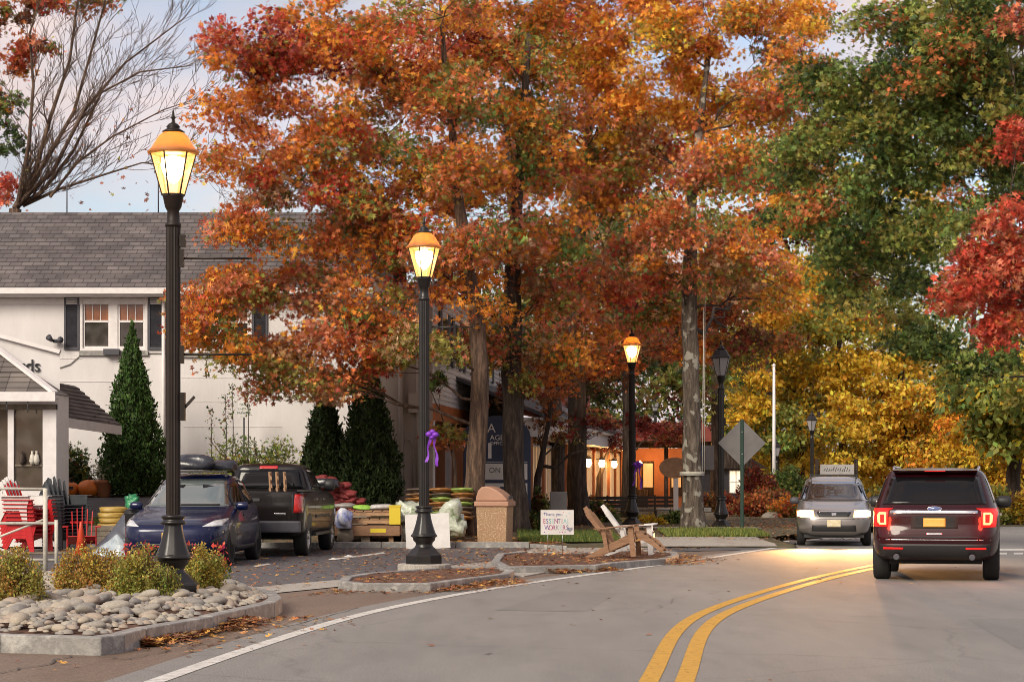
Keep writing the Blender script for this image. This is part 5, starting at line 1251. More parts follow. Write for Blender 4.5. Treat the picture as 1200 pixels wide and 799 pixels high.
c1 = lounge('wooden_lounge_chair','brown wooden slatted lounge chair with a footrest, nearer of the island pair',M['brown_wood'],(X(722,42.0),42.0,.12),R(-14),R(-6),'wooden lounge chairs on the kerbed island')
for s in (-1,1): part(c1,'footrest_rail',M['brown_wood'],lambda mb: mb.prism([(.46,.46),(.54,.44),(.80,.24),(.97,.02),(.90,.02),(.72,.18),(.47,.34)],s*.22-.013,s*.22+.013,0,'XZ'),.004)
for i in range(5): part(c1,'footrest_slat',M['brown_wood'],lambda mb: mb.cbox((.55+.085*i,0,.42-.085*i),(.07,.47,.02),(0,R(42),0)),.003)
lounge('wooden_lounge_chair','white painted slatted lounge chair just behind the brown wooden one',M['white_plastic'],(X(740,43.2),43.2,.12),R(-6),R(-4),'wooden lounge chairs on the kerbed island')

# stacked garden chairs
def garden_chair(label, m, loc, rz, group):
    t = thing('garden_chair', label, 'chair', loc, rz, group)
    for s in (-1,1):
        part(t,'side_panel',m,lambda mb: mb.prism([(-.44,0),(-.34,0),(-.16,.27),(.20,.27),(.30,0),(.42,0),(.40,.33),(.47,.53),(.47,.57),(-.28,.57),(-.30,.53),(-.22,.50),(-.30,.30)],s*.30-.012,s*.30+.012,0,'XZ'),.006)
        part(t,'armrest',m,lambda mb: mb.box(-.30,.50,s*.34-.06,s*.34+.06,.571,.592),.006)
    for i in range(6): part(t,'seat_slat',m,lambda mb: mb.cbox((.38-.095*i,0,.37-.03*i),(.08,.57,.016),(0,R(-18),0)))
    for i in range(5):
        y = (i-2)*.105; top = .98-.05*abs(i-2)
        part(t,'back_slat',m,lambda mb: mb.bar((-.10,y*.9,.20),(-.10-.42*(top-.2),y*1.05,top),.018,.09))
    part(t,'back_band',m,lambda mb: mb.bar((-.33,-.25,.66),(-.33,.25,.66),.03,.05)); return t
g = 'red plastic garden chairs in the front left stack'
rc = garden_chair('red plastic garden chair nested inside the tall red stack behind the rail', M['red_plastic'], (X(33,47.2),47.2,.05), R(-28), g)
ORD=['lowest','second lowest','third from the bottom','fourth from the bottom','fifth from the bottom','sixth from the bottom','seventh from the bottom','eighth from the bottom','topmost']
rc['label']='lowest red plastic garden chair in the tall red stack behind the rail'
for i in range(1,7): dup(rc, (X(33,47.2)-.012*i,47.2,.05+.085*i), R(-28), f'{ORD[i] if i<6 else "topmost"} red garden chair in the tall red stack behind the rail')
garden_chair('white plastic garden chair lying on top of the red stack', M['white_plastic'], (X(33,47.2)-.14,47.2,.05+.085*7), R(-28), 'garden chairs at the left')
g = 'charcoal plastic garden chairs in a stack'
gc = garden_chair('charcoal plastic garden chair nested in the dark stack right of the red ones', M['grey_plastic'], (X(76,48.2),48.2,.05), R(-48), g)
gc['label']='lowest charcoal plastic garden chair in the dark stack right of the red ones'
for i in range(1,9): dup(gc, (X(76,48.2),48.2-.012*i,.05+.075*i), R(-48), f'{ORD[i]} charcoal garden chair in the dark stack by the red ones')
garden_chair('grey slat backed garden chair standing before the shop window', M['grey_plastic'], (X(40,50.0),49.6,.62), R(200), 'garden chairs at the left')
garden_chair('single red garden chair standing low beside the dark stack', M['red_plastic'], (X(96,47.2),47.2,.0), R(-80), 'garden chairs at the left')
cn = thing('traffic_cone','narrow orange red cone beside the dark stacked chairs','cone',(X(95,46.4),46.4,0))
M['cone_orange'] = mat('cone_orange',(.62,.06,.02),(.5,.05,.02),rough=.45)
part(cn,'base',M['cone_orange'],lambda mb: mb.box(-.16,.16,-.16,.16,0,.03)); part(cn,'cone',M['cone_orange'],lambda mb: mb.lathe([(.13,.03),(.03,.68),(.022,.70)],18))
# low timber platform and rail
pf = thing('timber_platform','low weathered grey timber platform under the stacked chairs','platform',(X(30,47.6),47.6,0))
for i in range(7): part(pf,'deck_board',M['grey_wood'],lambda mb: mb.box(-2.2,1.35,-.95+.26*i,-.72+.26*i,.01,.05))
rl = thing('metal_rail','off white tubular steel rail with diagonal braces at the lower left','rail',(X(53,38.6),38.6,0))
s38 = F/38.6
def rp_(px,py,dy=0): return (X(px,38.6)-X(53,38.6), dy, HC+(556-py)/s38)
for px0,py0,px1,py1,r_,nm in ((53,575,53,668,.040,'post'),(66,612,66,662,.032,'post'),(-90,575,-90,668,.04,'post')):
    part(rl,nm,M['old_white'],lambda mb: mb.tube([rp_(px0,py0-3),rp_(px1,py1+3)],r_,10))
for px0,py0,px1,py1 in ((-92,571,53,573),(-92,613,66,613),(-92,655,66,656)):
    part(rl,'cross_rail',M['old_white'],lambda mb: mb.tube([rp_(px0,py0,.03),rp_(px1,py1,.03)],.026,10))
for px0,py0,px1,py1 in ((-30,640,52,608),(-30,633,51,661)):
    part(rl,'brace',M['old_white'],lambda mb: mb.tube([rp_(px0,py0,.05),rp_(px1,py1,.05)],.020,10))
# timber retaining wall at the back left of the lot
rw = thing('timber_wall','low stacked timber retaining wall below the grass strip at the back left','retaining wall',(-9,51.0,0))
for i in range(4):
    for j in range(4): part(rw,'timber',M['grey_wood'],lambda mb: mb.box(-8+2.6*j+(.9 if i%2 else 0),-5.43+2.6*j+(.9 if i%2 else 0)-.0,-.08+.02*i,.14+.02*i,.0+.13*i,.122+.13*i),.012)
# pumpkins, pot
def pumpkin(label, px, d, r_, z, group=None):
    t = thing('pumpkin', label, 'pumpkin', (X(px,d),d,z), 0, group); mb = MB(); n = 32; vs = []; 
    for j in range(9):
        a = -math.pi/2+math.pi*j/8
        for i in range(n): th = 2*math.pi*i/n; k = (1-.09*abs(math.sin(4*th)))*math.cos(a); vs.append((r_*k*math.cos(th), r_*k*math.sin(th), r_*.78+r_*.78*math.sin(a)*(.95)))
    mb.add(vs,[(j*n+i,j*n+(i+1)%n,(j+1)*n+(i+1)%n,(j+1)*n+i) for j in range(8) for i in range(n)],0,True); mb.build('shell',M['pumpkin'],t)
    part(t,'stem',M['bark'],lambda mb: mb.tube([(0,0,r_*1.45),(.02,0,r_*1.7),(.05,0,r_*1.85)],[r_*.12,r_*.09,r_*.07],6)); return t
M['pumpkin'] = mat('pumpkin_skin',(.62,.14,.015),(.7,.2,.02),rough=.45)
zb_ = lambda px,d: hgt(X(px,d),d)
p1 = pumpkin('carved orange pumpkin with a dark grin, left one by the driveway',81,57.0,.28,zb_(79,57)-.02)
part(p1,'carved_mouth',M['black_plastic'],lambda mb: mb.cbox((0,-.335,.26),(.34,.05,.07))); 
for s in (-1,1): part(p1,'carved_eye',M['black_plastic'],lambda mb: mb.cbox((s*.12,-.30,.42),(.08,.08,.05)))
pumpkin('plain wide orange pumpkin between the carved one and the flower pot',104,57.0,.31,zb_(105,57)-.02)
fp = thing('flower_pot','terracotta pot of pale flowers right of the pumpkins','flower pot',(X(121,57),57,zb_(121,57)))
part(fp,'pot',M['terracotta'],lambda mb: mb.lathe([(.16,0),(.24,.36),(.27,.37),(.27,.44),(.22,.44),(.2,.38)],20))
pos = np.array([0,0,.68])+rng.normal(0,.13,(160,3)); leaves_mesh('flowers',pos,.09,np.clip(np.array([(.5,.5,.35)])*np.exp(rng.normal(0,.3,(160,1))),0,.8),LEAF2,M['leaf'],parent=fp)['kind']='stuff'
# bags: yellow sacks, tarp, plastic film
M['yellow_sack'] = mat('yellow_sack',(.40,.25,.05),(.48,.33,.09),rough=.5,scale=6,bump=.4,bscale=10)
sk = blob_mesh(21,.26,.36,.075,.10,.9)
for i in range(4): bag('sack', sk if i == 0 else bpy.data.objects['sack'].data, M['yellow_sack'], (X(134,51.4)+rnd.uniform(-.03,.03),51.3,.50+.125*i), ['lowest','second','third','topmost'][i]+' yellow sack in the small pile left of the blue car', 'sack', 'yellow sacks by the retaining wall', rz=R(90)+rnd.uniform(-.2,.2))
M['tarp'] = mat('dark_tarp',(.05,.055,.075),(.09,.095,.12),rough=.45,scale=4,bump=.8,bscale=6); M['film'] = mat('pale_plastic_film',(.42,.48,.52),(.26,.31,.34),rough=.25,scale=7,bump=1,bscale=9,coat=.4)
def drapeobj(name,label,cat,m,outline,x,y,seed,amp=.06,dep=.5):
    """crumpled sheet over a heap: height field over an ellipse"""
    r = random.Random(seed); mb = MB(); n=26; vs=[]; ks=[(r.uniform(3,14),r.uniform(3,14),r.uniform(0,6)) for _ in range(7)]
    for j in range(n+1):
        for i in range(n+1):
            u=i/n; v=j/n; h = np.interp(u,[o[0] for o in outline],[o[1] for o in outline])*(math.sin(math.pi*min(1,max(0,v)))**.6)
            w = sum(math.sin(a*u+b*v+c) for a,b,c in ks)*amp/3*min(1,h*4)
            vs.append(((u-.5)*outline[-1][2],(v-.5)*dep,max(0,h+w)))
    mb.add(vs,[(j*(n+1)+i,j*(n+1)+i+1,(j+1)*(n+1)+i+1,(j+1)*(n+1)+i) for j in range(n) for i in range(n)],0,True)
    o = mb.build(name,m,recalc=False); o.location=(x,y,0); tag(o,label,cat); return o
drapeobj('tarpaulin','dark crumpled tarpaulin over a heap left of the blue car','tarpaulin',M['tarp'],[(0,.02,0),(.35,.35,0),(.8,1.02,0),(1,.95,1.15)],X(133,46.8),46.8,5,.08,.9)
drapeobj('plastic_sheet','pale crumpled plastic sheet on the ground left of the blue car','plastic sheet',M['film'],[(0,.03,0),(.3,.16,0),(.7,.42,0),(1,.3,.95)],X(127,45.8),45.8,9,.08,.7)
bag('green_bag', blob_mesh(8,.13,.12,.15,.35,.8,3,9), mat('green_film',(.02,.16,.07),(.03,.25,.1),rough=.35,bump=.5,bscale=9), (X(155,45.8),45.8,1.12), 'green plastic bag on a dark bin behind the left car mirror')
bn = thing('dark_bin','dark round bin carrying the green bag behind the left car mirror','bin',(X(156,45.9),46.0,0)); part(bn,'barrel',M['black_plastic'],lambda mb: mb.lathe([(.14,0),(.19,.85),(.21,.87),(.21,.91)],20)); part(bn,'lid',M['black_plastic'],lambda mb: mb.lathe([(.20,.911),(.18,.95),(0,.98)],20))
# pallets
def pallet(label,x,y,z,w,d,rz,m,group):
    t = thing('pallet',label,'pallet',(x,y,z),rz,group)
    for s in (-1,0,1): part(t,'stringer',m,lambda mb: mb.box(-w/2,w/2,s*(d/2-.05)-.025,s*(d/2-.05)+.025,.022,.12))
    n=7
    for i in range(n):
        xx=-w/2+w*i/n+.01
        part(t,'deck_board',m,lambda mb: mb.box(xx,xx+w/n-.03,-d/2,d/2,.122,.142))
    for i in range(3): part(t,'bottom_board',m,lambda mb: mb.box(-w/2+(w-.1)*i/2,-w/2+(w-.1)*i/2+.1,-d/2,d/2,0,.02))
    return t
px_ = X(430,52.2)
pallet('topmost wooden pallet of the pile carrying folded sacks',px_+.05,52.2,.70,1.5,1.0,R(2),M['pallet_wood'],'pallets behind the pickup')
pallet('middle wooden pallet of the pile behind the pickup',px_,52.2,.52,1.6,1.0,R(-1),M['pallet_wood'],'pallets behind the pickup')
lm = thing('long_plank','long brown plank beam along the front of the pallet pile','plank',(px_,51.62,.36)); part(lm,'plank',M['brown_wood'],lambda mb: mb.box(-.95,.80,-.03,.03,-.10,.14)); part(lm,'tag',M['yellow_tag'] if 'yellow_tag' in M else M.setdefault('yellow_tag',mat('yellow_tag',(.66,.50,.03),rough=.5)),lambda mb: mb.box(.12,.48,-.036,-.031,-.03,.07))
bs = thing('pallet','lowest grey pallet of the pile resting near the kerb','pallet',(px_,52.2,.14),0,'pallets behind the pickup')
for s in (-.8,0,.75): part(bs,'block',M['grey_wood'],lambda mb: mb.box(s-.10,s+.10,-.5,.45,-.02,.14))
for s in (-.45,-.1,.25): part(bs,'deck_board',M['grey_wood'],lambda mb: mb.box(-.95,.85,s,s+.2,.141,.17))
part(bs,'bearer',M['pallet_wood'],lambda mb: mb.box(-.9,.8,-.45,.45,.171,.36))
ye = thing('yellow_crate','bright yellow crate end at the right of the pallet pile','crate',(X(463,51.7),51.7,.52)); part(ye,'box',M['yellow_tag'],lambda mb: mb.box(-.13,.13,-.1,.2,0,.42),.01)
part(ye,'rim',M['yellow_tag'],lambda mb: mb.box(-.145,.145,-.115,.215,.421,.45)); st_ = thing('crate','small wooden crate supporting the yellow crate','crate',(X(463,51.7),51.8,.1)); part(st_,'box',M['pallet_wood'],lambda mb: mb.box(-.15,.15,-.1,.25,0,.40))
for i,(c_,lab,dx,w_) in enumerate((((.30,.55,.08),'lime green folded sack on the pallet pile',-.1,.24),((.55,.52,.5),'white folded sack on the right of the pallet pile',.38,.3),((.35,.33,.3),'grey folded sack at the left of the pallet pile',-.5,.26))):
    bag('folded_sack', blob_mesh(40+i,w_,.22,.07,.15,.8), mat('sack_'+str(i),c_,tuple(v*.7 for v in c_),rough=.5,scale=9,bump=.3), (px_+dx,51.95,.91+.02*i), lab, 'sack')
bag('blue_white_sack', blob_mesh(50,.19,.17,.22,.25,.9,3,7), mat('blue_white_print',(.62,.62,.66),(.08,.12,.4),rough=.45,scale=5), (X(403,51.5),51.5,.62), 'white and blue printed sack standing at the left of the pallets', 'sack')
bag('sack_prop', blob_mesh(51,.2,.2,.2,.12,.9), M['grey_wood'], (X(404,51.5),51.7,.25), 'grey lumpy sack under the white and blue one', 'sack')
M['red_net'] = mat('red_net_bag',(.26,.02,.03),(.36,.07,.06),rough=.7,scale=22,bump=.7,bscale=30,c3=(.15,.02,.02))
rb = blob_mesh(60,.19,.17,.105,.30,.9,3,8)
first=True
for row,(n_,z_) in enumerate(((6,.86),(6,1.03),(5,1.20),(4,1.37),(2,1.53))):
    for i in range(n_):
        x_ = X(397,53.5)-.50+.185*i+.06*row*(.5)+rnd.uniform(-.03,.03)
        bag('red_net_bag', rb if first else bpy.data.objects['red_net_bag'].data, M['red_net'], (x_-(.02*row),53.5+rnd.uniform(-.08,.1),z_+rnd.uniform(-.02,.02)), 'red net bag in the '+['bottom','second','third','fourth','top'][row]+' layer of the heap by the conifers','bag','red net bags, '+['bottom','second','third','fourth','top'][row]+' layer of the heap', rz=rnd.uniform(-.6,.6), ry=rnd.uniform(-.2,.2)); first=False
pl2 = thing('pallet','hidden wooden platform carrying the heap of red net bags','pallet',(X(397,53.5),53.6,.2)); part(pl2,'deck',M['grey_wood'],lambda mb: mb.box(-.7,.7,-.4,.5,0,.54)); part(pl2,'lip',M['grey_wood'],lambda mb: mb.box(-.72,.72,-.42,.52,.541,.56))
bag('dark_bag', blob_mesh(63,.40,.26,.13,.14,.9), M['black_bag'], (X(379,53.2),53.2,1.45), 'black shiny bag at the left end of the red bag heap')
# brown garden sacks stack
SC = [mat('garden_sack_'+n, a, b, rough=.45, scale=7, bump=.3, bscale=12) for n,a,b in (('brown',(.12,.06,.035),(.28,.16,.08)),('green',(.12,.22,.04),(.35,.42,.10)),('orange',(.38,.16,.03),(.16,.07,.03)),('dark',(.05,.035,.03),(.10,.07,.05)))]
gsb = blob_mesh(70,.29,.22,.062,.22,.9,3,8); sm_ = []
for m_ in SC: me=gsb.copy(); me.materials.clear(); me.materials.append(m_); sm_.append((me,m_))
nm_ = ('brown','green and yellow','orange brown','dark')
for row in range(7):
    for i in range(3):
        k = (row*2+i*3+ (row//2)) % 4; me,m_ = sm_[k]
        bag('garden_sack', me, m_, (X(478,54)+.30+.50*i+rnd.uniform(-.03,.03),54+rnd.uniform(-.05,.05),.63+.112*row), f'{nm_[k]} printed garden sack, {["left","middle","right"][i]} one in the {["lowest","second","third","fourth","fifth","sixth","topmost"][row]} layer of the neat stack','sack',f'{nm_[k]} garden sacks in the stack', rz=rnd.uniform(-.12,.12))
pl3 = thing('pallet','wooden pallet under the neat stack of garden sacks','pallet',(X(505,54),54.0,.25)); part(pl3,'deck',M['pallet_wood'],lambda mb: mb.box(-.85,.85,-.4,.4,0,.30)); part(pl3,'lip',M['pallet_wood'],lambda mb: mb.box(-.86,.86,-.42,.42,.301,.32))
M['clear_green'] = mat('pale_green_film',(.42,.47,.36),(.20,.28,.14),rough=.3,scale=6,bump=1,bscale=9,coat=.3,c3=(.55,.58,.5))
bag('clear_bag', blob_mesh(80,.30,.26,.28,.34,.95,3,8), M['clear_green'], (X(480,52.4),52.4,.72), 'pale green translucent bag bulging left of the lamp post')
bag('clear_bag', blob_mesh(82,.38,.30,.38,.34,.95,3,8), M['clear_green'], (X(528,52.6),52.6,.58), 'large pale green plastic wrapped bundle right of the lamp post')
bag('clear_bag', blob_mesh(83,.30,.30,.30,.3,.95,3,8), M['clear_green'], (X(480,52.4),52.7,.35), 'lower pale green bag under the bulging one')

# agency sign
M['navy'] = mat('navy_sign',(.015,.025,.065),(.02,.035,.085),rough=.45,scale=3)
D_=60.5; sD=F/D_
ag = thing('business_sign','tall navy business sign with white tenant panels behind two oak trunks','sign',(X(580,D_),D_,0))
def zz(py): return HC+(556-py)/sD
def xx(px): return X(px,D_)-X(580,D_)
def f(mb):
    arc=[(xx(543),zz(620)),(xx(622),zz(620)),(xx(622),zz(512))]+[(xx(582)+ (xx(622)-xx(582))*math.cos(a), zz(512)+(zz(487)-zz(512))*math.sin(a)) for a in [math.pi/10*k for k in range(1,10)]]+[(xx(543),zz(512))]
    mb.prism(arc,-.06,.06,0,'XZ')
part(ag,'board',M['navy'],f,.01)
for a,b in ((568,543),(591,565),(614,587)): pass
for (y0,y1) in ((562,543),(586,566),(608,589)):
    part(ag,'tenant_panel',M['white_plastic'],lambda mb: mb.box(xx(548),xx(618),-.075,-.061,zz(y0),zz(y1)),.004)
part(ag,'divider',M['white_plastic'],lambda mb: mb.box(xx(548),xx(618),-.066,-.061,zz(541)-.008,zz(541)+.008))
text_obj('letter','A',.34,M['white_trim'],ag,(xx(576),-.063,zz(502)),extrude=.003)
text_obj('lettering','AGENCY',.20,M['white_trim'],ag,(xx(574),-.063,zz(513)),extrude=.002,align='LEFT'); text_obj('lettering','OFFICE',.13,M['white_trim'],ag,(xx(574),-.063,zz(519.5)),extrude=.002,align='LEFT')
text_obj('lettering','ON LAB',.20,M['slate'],ag,(xx(573),-.078,zz(551)),extrude=.002,align='LEFT'); text_obj('lettering','&Q',.22,M['slate'],ag,(xx(573),-.078,zz(575)),extrude=.002,align='LEFT')
part(ag,'logo',M['slate'],lambda mb: mb.box(xx(586),xx(594),-.08,-.076,zz(580),zz(570)))
part(ag,'picture_strip',M['white_trim'],lambda mb: mb.box(xx(572),xx(576),-.066,-.061,zz(537),zz(519)))
# road signs seen from behind
M['sign_back'] = mat('sign_back_aluminium',(.17,.16,.16),(.21,.20,.195),rough=.5,metal=.3,scale=3); M['green_post'] = mat('green_channel_post',(.02,.05,.035),rough=.6)
ds = thing('road_sign','grey back of a diamond road sign on a dark green post','road sign',(X(869.5,61),61,.05)); zc=HC+(556-519)/(F/61)-.05
part(ds,'post',M['green_post'],lambda mb: (mb.box(-.035,.035,-.03,-.012,0,zc+.64), mb.box(-.05,.05,-.012,-.004,0,zc+.64)))
part(ds,'plate',M['sign_back'],lambda mb: mb.prism([(-.66,zc),(0,zc-.66),(.66,zc),(0,zc+.66)],0,.006,0,'XZ'),.002)
part(ds,'bolt',M['chrome'],lambda mb: (mb.cbox((0,-.035,zc+.3),(.03,.02,.03)),mb.cbox((0,-.035,zc-.3),(.03,.02,.03))))
gs = thing('road_sign','grey back of a square road sign behind the mottled trunk','road sign',(X(822,72),72,.0)); zc=HC+(556-536)/(F/72)
part(gs,'post',M['navy'],lambda mb: mb.tube([(0,0,0),(0,0,zc+.4)],.055,8)); part(gs,'plate',M['sign_back'],lambda mb: mb.box(-.10,.42,.06,.07,zc-.40,zc+.40))
ov = thing('hanging_sign','oval tan wooden sign on a white post left of the mottled trunk','sign',(X(792,70),70,.05)); sO=F/70
part(ov,'post',M['white_trim'],lambda mb: mb.box(-.075,.075,-.06,.06,0,HC+(556-562)/sO),.01); zc=HC+(556-548)/sO-.05
part(ov,'oval_board',M['pallet_wood'],lambda mb: mb.prism([(.48*math.cos(2*math.pi*i/28)-.05,zc+.33*math.sin(2*math.pi*i/28)) for i in range(28)],-.09,-.062,0,'XZ'),.01)
vs_ = thing('village_sign','white sign board with script lettering between two dark posts behind the oncoming car','sign',(X(981,84),84,0)); sV=F/84; zv=lambda py: HC+(556-py)/sV
for pxp in (957.5,1003): part(vs_,'post',M['bark_dark'],lambda mb: mb.box(X(pxp,84)-X(981,84)-.07,X(pxp,84)-X(981,84)+.07,-.07,.07,0,zv(538)),.01)
part(vs_,'board',M['white_plastic'],lambda mb: mb.box(-.64,.64,-.03,.03,zv(556),zv(544))); 
for i in range(12):
    a=-.5+.085*i; part(vs_,'script_stroke',M['black_ink'],lambda mb: mb.bar((a,-.035,zv(552)+rnd.uniform(-.02,.03)),(a+.05,-.035,zv(549)+rnd.uniform(-.03,.08)),.004,.022))
fpz = thing('flagpole','tall slim white flagpole in front of the golden trees','flagpole',(X(907,120),120,0)); part(fpz,'pole',M['white_trim'],lambda mb: mb.tube([(0,0,0),(0,0,HC+(556-430)/(F/120))],[.11,.07],10)); part(fpz,'ball',M['white_trim'],lambda mb: mb.lathe([(0,-.12),(.12,0),(0,.12)],10,(0,0,HC+(556-428)/(F/120))))
# utility pedestal
up_ = thing('utility_box','grey utility box on a brown plinth behind the yard sign','utility box',(X(655,60),60,.1)); part(up_,'plinth',M['grey_wood'],lambda mb: mb.box(-.37,.37,-.2,.2,0,.62),.01); part(up_,'box',M['sign_back'],lambda mb: mb.box(-.24,.22,-.15,.15,.621,1.12),.01)
# bench and low stone wall
for px0,lab,dd in ((712,'dark slatted bench left of the lit lamp behind the wooden chairs',72),(768,'dark slatted bench right of the lit lamp',73)):
    b_ = thing('bench',lab,'bench',(X(px0,dd),dd,.05),0,'benches along the shop walk')
    for i in range(3): part(b_,'seat_slat',M['black_metal'],lambda mb: mb.box(-.75,.75,-.25+.16*i,-.12+.16*i,.44,.47))
    for i in range(3): part(b_,'back_slat',M['black_metal'],lambda mb: mb.box(-.75,.75,.26,.29,.56+.13*i,.66+.13*i))
    for s in (-.65,0,.65): part(b_,'leg',M['black_metal'],lambda mb: (mb.box(s-.03,s+.03,-.25,-.2,0,.44),mb.box(s-.03,s+.03,.24,.29,0,.96)))
sw = thing('low_stone_wall','low dark stone wall running behind the benches','wall',(X(740,80),80,0))
for r_ in range(3):
    for i in range(11):
        x0_=-2.6+.5*i+(.22 if r_%2 else 0); part(sw,'stone',M['grey_wood'] if (i+r_)%3 else SM[3],lambda mb: mb.box(x0_,x0_+.46+rnd.uniform(-.03,.03),-.2+rnd.uniform(-.02,.02),.2,.0+.17*r_,.155+.17*r_),.02)
# pale boulders in the right bed
for i,(px0,d_,s) in enumerate(((905,78,.42),(893,80,.25))):
    o = bpy.data.objects.new('boulder', ROCKS[i*5]); COL.objects.link(o); o.location=(X(px0,d_),d_,.12); o.scale=(s,s,s*1.1); tag(o,('larger pale boulder in the flower bed right of the diamond sign','smaller pale boulder left of the larger one')[i],'boulder')

# ------------------------------------------------------------------ shrubs, conifers, flowers
PAL['flowerred']=[('red',5),('pinkred',3)]; C['pinkred']=(.5,.03,.10)
PAL['conif']=[('cg1',4),('cg2',3),('dkgreen',2)]; C['cg1']=(.045,.095,.018); C['cg2']=(.075,.13,.03); PAL['conifd']=[('cg3',4),('dkgreen',3)]; C['cg3']=(.028,.05,.013)
C['gs1']=(.52,.35,.07); C['gs2']=(.42,.22,.06); C['gs3']=(.33,.31,.07); PAL['goldsh']=[('gs1',3),('gs2',3),('gs3',3),('olive',2)]; PAL['greensh']=[('green',3),('olive',3),('gs3',1),('burg',.7)]; PAL['limesh']=[('lime',3),('gs1',2),('olive',2),('gs3',2)]
PAL['olivebush']=[('olive',3),('gold',2),('lime',2),('brown',1)]
def shrub(name,label,cat,c,r,pal,n,leaf,tm=LEAF2,group=None,stems=14,pals=None,spire=0,up=-.5,bark='bark',k=40,holes=0):
    root = thing(name,label,cat,c,0,group); per=max(1,n//k); cl=[]; P_=[];Cc=[]
    pl = pals or [pal]
    for j,pp in enumerate(pl):
        kk=max(2,k//len(pl)); u=rng.normal(size=(kk,3)); u/=np.linalg.norm(u,axis=1,keepdims=True); u[:,2]=np.abs(u[:,2])*1.0 if len(pl)==1 else np.abs(u[:,2])
        u*=rng.random((kk,1))**(1/2.5); cc=u*np.array(r)*.86; cc[:,2]+=.12*r[2]
        if len(pl)>1: cc[:,2]*= (1.0 if j==0 else .6)
        g=rng.normal(size=(kk,per,3)); g/=np.linalg.norm(g,axis=2,keepdims=True); g*=rng.random((kk,per,1))**.5; q=cc[:,None,:]+g*np.array(r)*.26
        P_.append(q.reshape(-1,3)); Cc.append(pick_cols(pp,kk,per))
    P_=np.concatenate(P_); P_[:,2]=np.maximum(P_[:,2],.01)
    leaves_mesh('foliage',P_,leaf,np.concatenate(Cc),tm,M['leaf'],parent=root,up=.3,hang=up)
    mb=MB()
    for _ in range(stems):
        a=rnd.uniform(0,6.28); q=rnd.uniform(.2,.85); tip=(r[0]*q*math.cos(a),r[1]*q*math.sin(a),r[2]*rnd.uniform(.5,1.02)); mb.tube(wob((rnd.uniform(-.05,.05),rnd.uniform(-.05,.05),-.03),tip,4,.06),[.012,.010,.007,.005,.003] if r[0]<1 else [.03,.025,.018,.012,.006],5,cap=False)
    mb.build('stems',M[bark],root,recalc=False); return root
g='low golden shrubs on the stone island'
shrub('shrub','golden brown low shrub at the left edge of the stone island','shrub',(X(20,25.0),25.0,.2),(.40,.36,.60),'goldsh',8500,.032,group=g,k=90,stems=30)
shrub('shrub','golden orange low shrub second from the left on the stone island','shrub',(X(105,27.2),27.2,.2),(.48,.38,.58),'goldsh',10000,.032,group=g,k=100,stems=30)
shrub('shrub','green and golden low shrub just left of the lamp base','shrub',(X(163,26.3),26.3,.2),(.50,.38,.60),'goldsh',12000,.032,group=g,pals=['goldsh','limesh'],k=100,stems=30)
shrub('shrub','low green shrub part hiding the near side of the lamp base','shrub',(X(192,25.9),25.9,.2),(.24,.24,.44),'greensh',3000,.030,group=g,k=40)
shrub('shrub','yellow green low shrub just right of the lamp base','shrub',(X(239,27.8),27.8,.2),(.34,.32,.54),'limesh',7500,.032,group=g,k=80,stems=24)
def redflower(label,px,d,z,h,pal='redM'):
    t=thing('red_flower',label,'flower',(X(px,d),d,z),0,'red flowers along the back of the stone island')
    n=55; pos=np.stack([rng.normal(0,.05,n),rng.normal(0,.05,n),h*(.45+.55*rng.random(n))],1); leaves_mesh('petals',pos,.065,pick_cols('flowerred',n,1),LEAF2,M['leaf'],parent=t,hang=-1.2)
    n=60; pos=np.stack([rng.normal(0,.07,n),rng.normal(0,.05,n),h*.5*rng.random(n)],1); leaves_mesh('leaves',pos,.10,pick_cols('green',n,1),LEAF2,M['leaf'],parent=t,hang=-1.2)
    part(t,'stems',M['green_post'],lambda mb: [mb.tube([(0,0,-.02),(rnd.uniform(-.06,.06),rnd.uniform(-.05,.05),h*.8)],.006,5) for _ in range(6)]); return t
for px_0,lab in ((151,'vivid red flower cluster left of the lamp bell'),(177,'crimson flower cluster directly left of the lamp bell'),(222,'vivid red flower cluster right of the lamp bell'),(259,'orange red flower cluster at the right end of the shrubs'),(78,'small pink flower cluster beside the rail foot')):
    redflower(lab,px_0,30.4 if px_0>100 else 33,.1 if px_0>100 else .02,.62 if px_0>100 else .3)
def conifer(label,px,py0,py1,rp,d,pal,n,group='columnar conifers by the white wall'):
    x=X(px,d); z0=hgt(x,d)-.05; s=F/d; H=HC+(556-py0)/s-z0; Rr=rp/s; t=thing('conifer',label,'conifer',(x,d,z0),0,group)
    hh=1-np.sqrt(rng.random(n))*.985; hh=1-hh if False else hh; a=rng.random(n)*2*np.pi
    prof=np.where(hh<.12,.72+.28*hh/.12,1-((hh-.12)/.88)**1.25)
    lum=1+.12*np.sin(a*5+hh*9+px)+.09*np.sin(a*11-hh*23)+.08*np.sin(hh*31+a*3+px)+rng.normal(0,.07,n); rr=Rr*np.clip(prof,.02,1)*lum*(1-.28*rng.random(n)**2)
    pos=np.stack([rr*np.cos(a),rr*np.sin(a),hh*H],1); col=pick_cols(pal,n//6,6,.3)[:n]; pos=pos[:len(col)]
    leaves_mesh('crown',pos,.10 if d<57 else .10,col,SPRAY,M['needle'],parent=t,hang=-1.3,up=0)
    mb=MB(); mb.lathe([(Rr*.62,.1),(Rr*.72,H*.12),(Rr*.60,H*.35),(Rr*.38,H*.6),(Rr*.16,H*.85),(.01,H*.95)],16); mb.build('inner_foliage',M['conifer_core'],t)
    mb=MB(); mb.tube([(0,0,0),(0,0,H*.9)],[.12,.02],8); mb.build('trunk',M['bark'],t); return t
M['conifer_core']=mat('conifer_core',(.015,.028,.008),(.028,.042,.014),rough=.95,scale=12,bump=1,bscale=20)
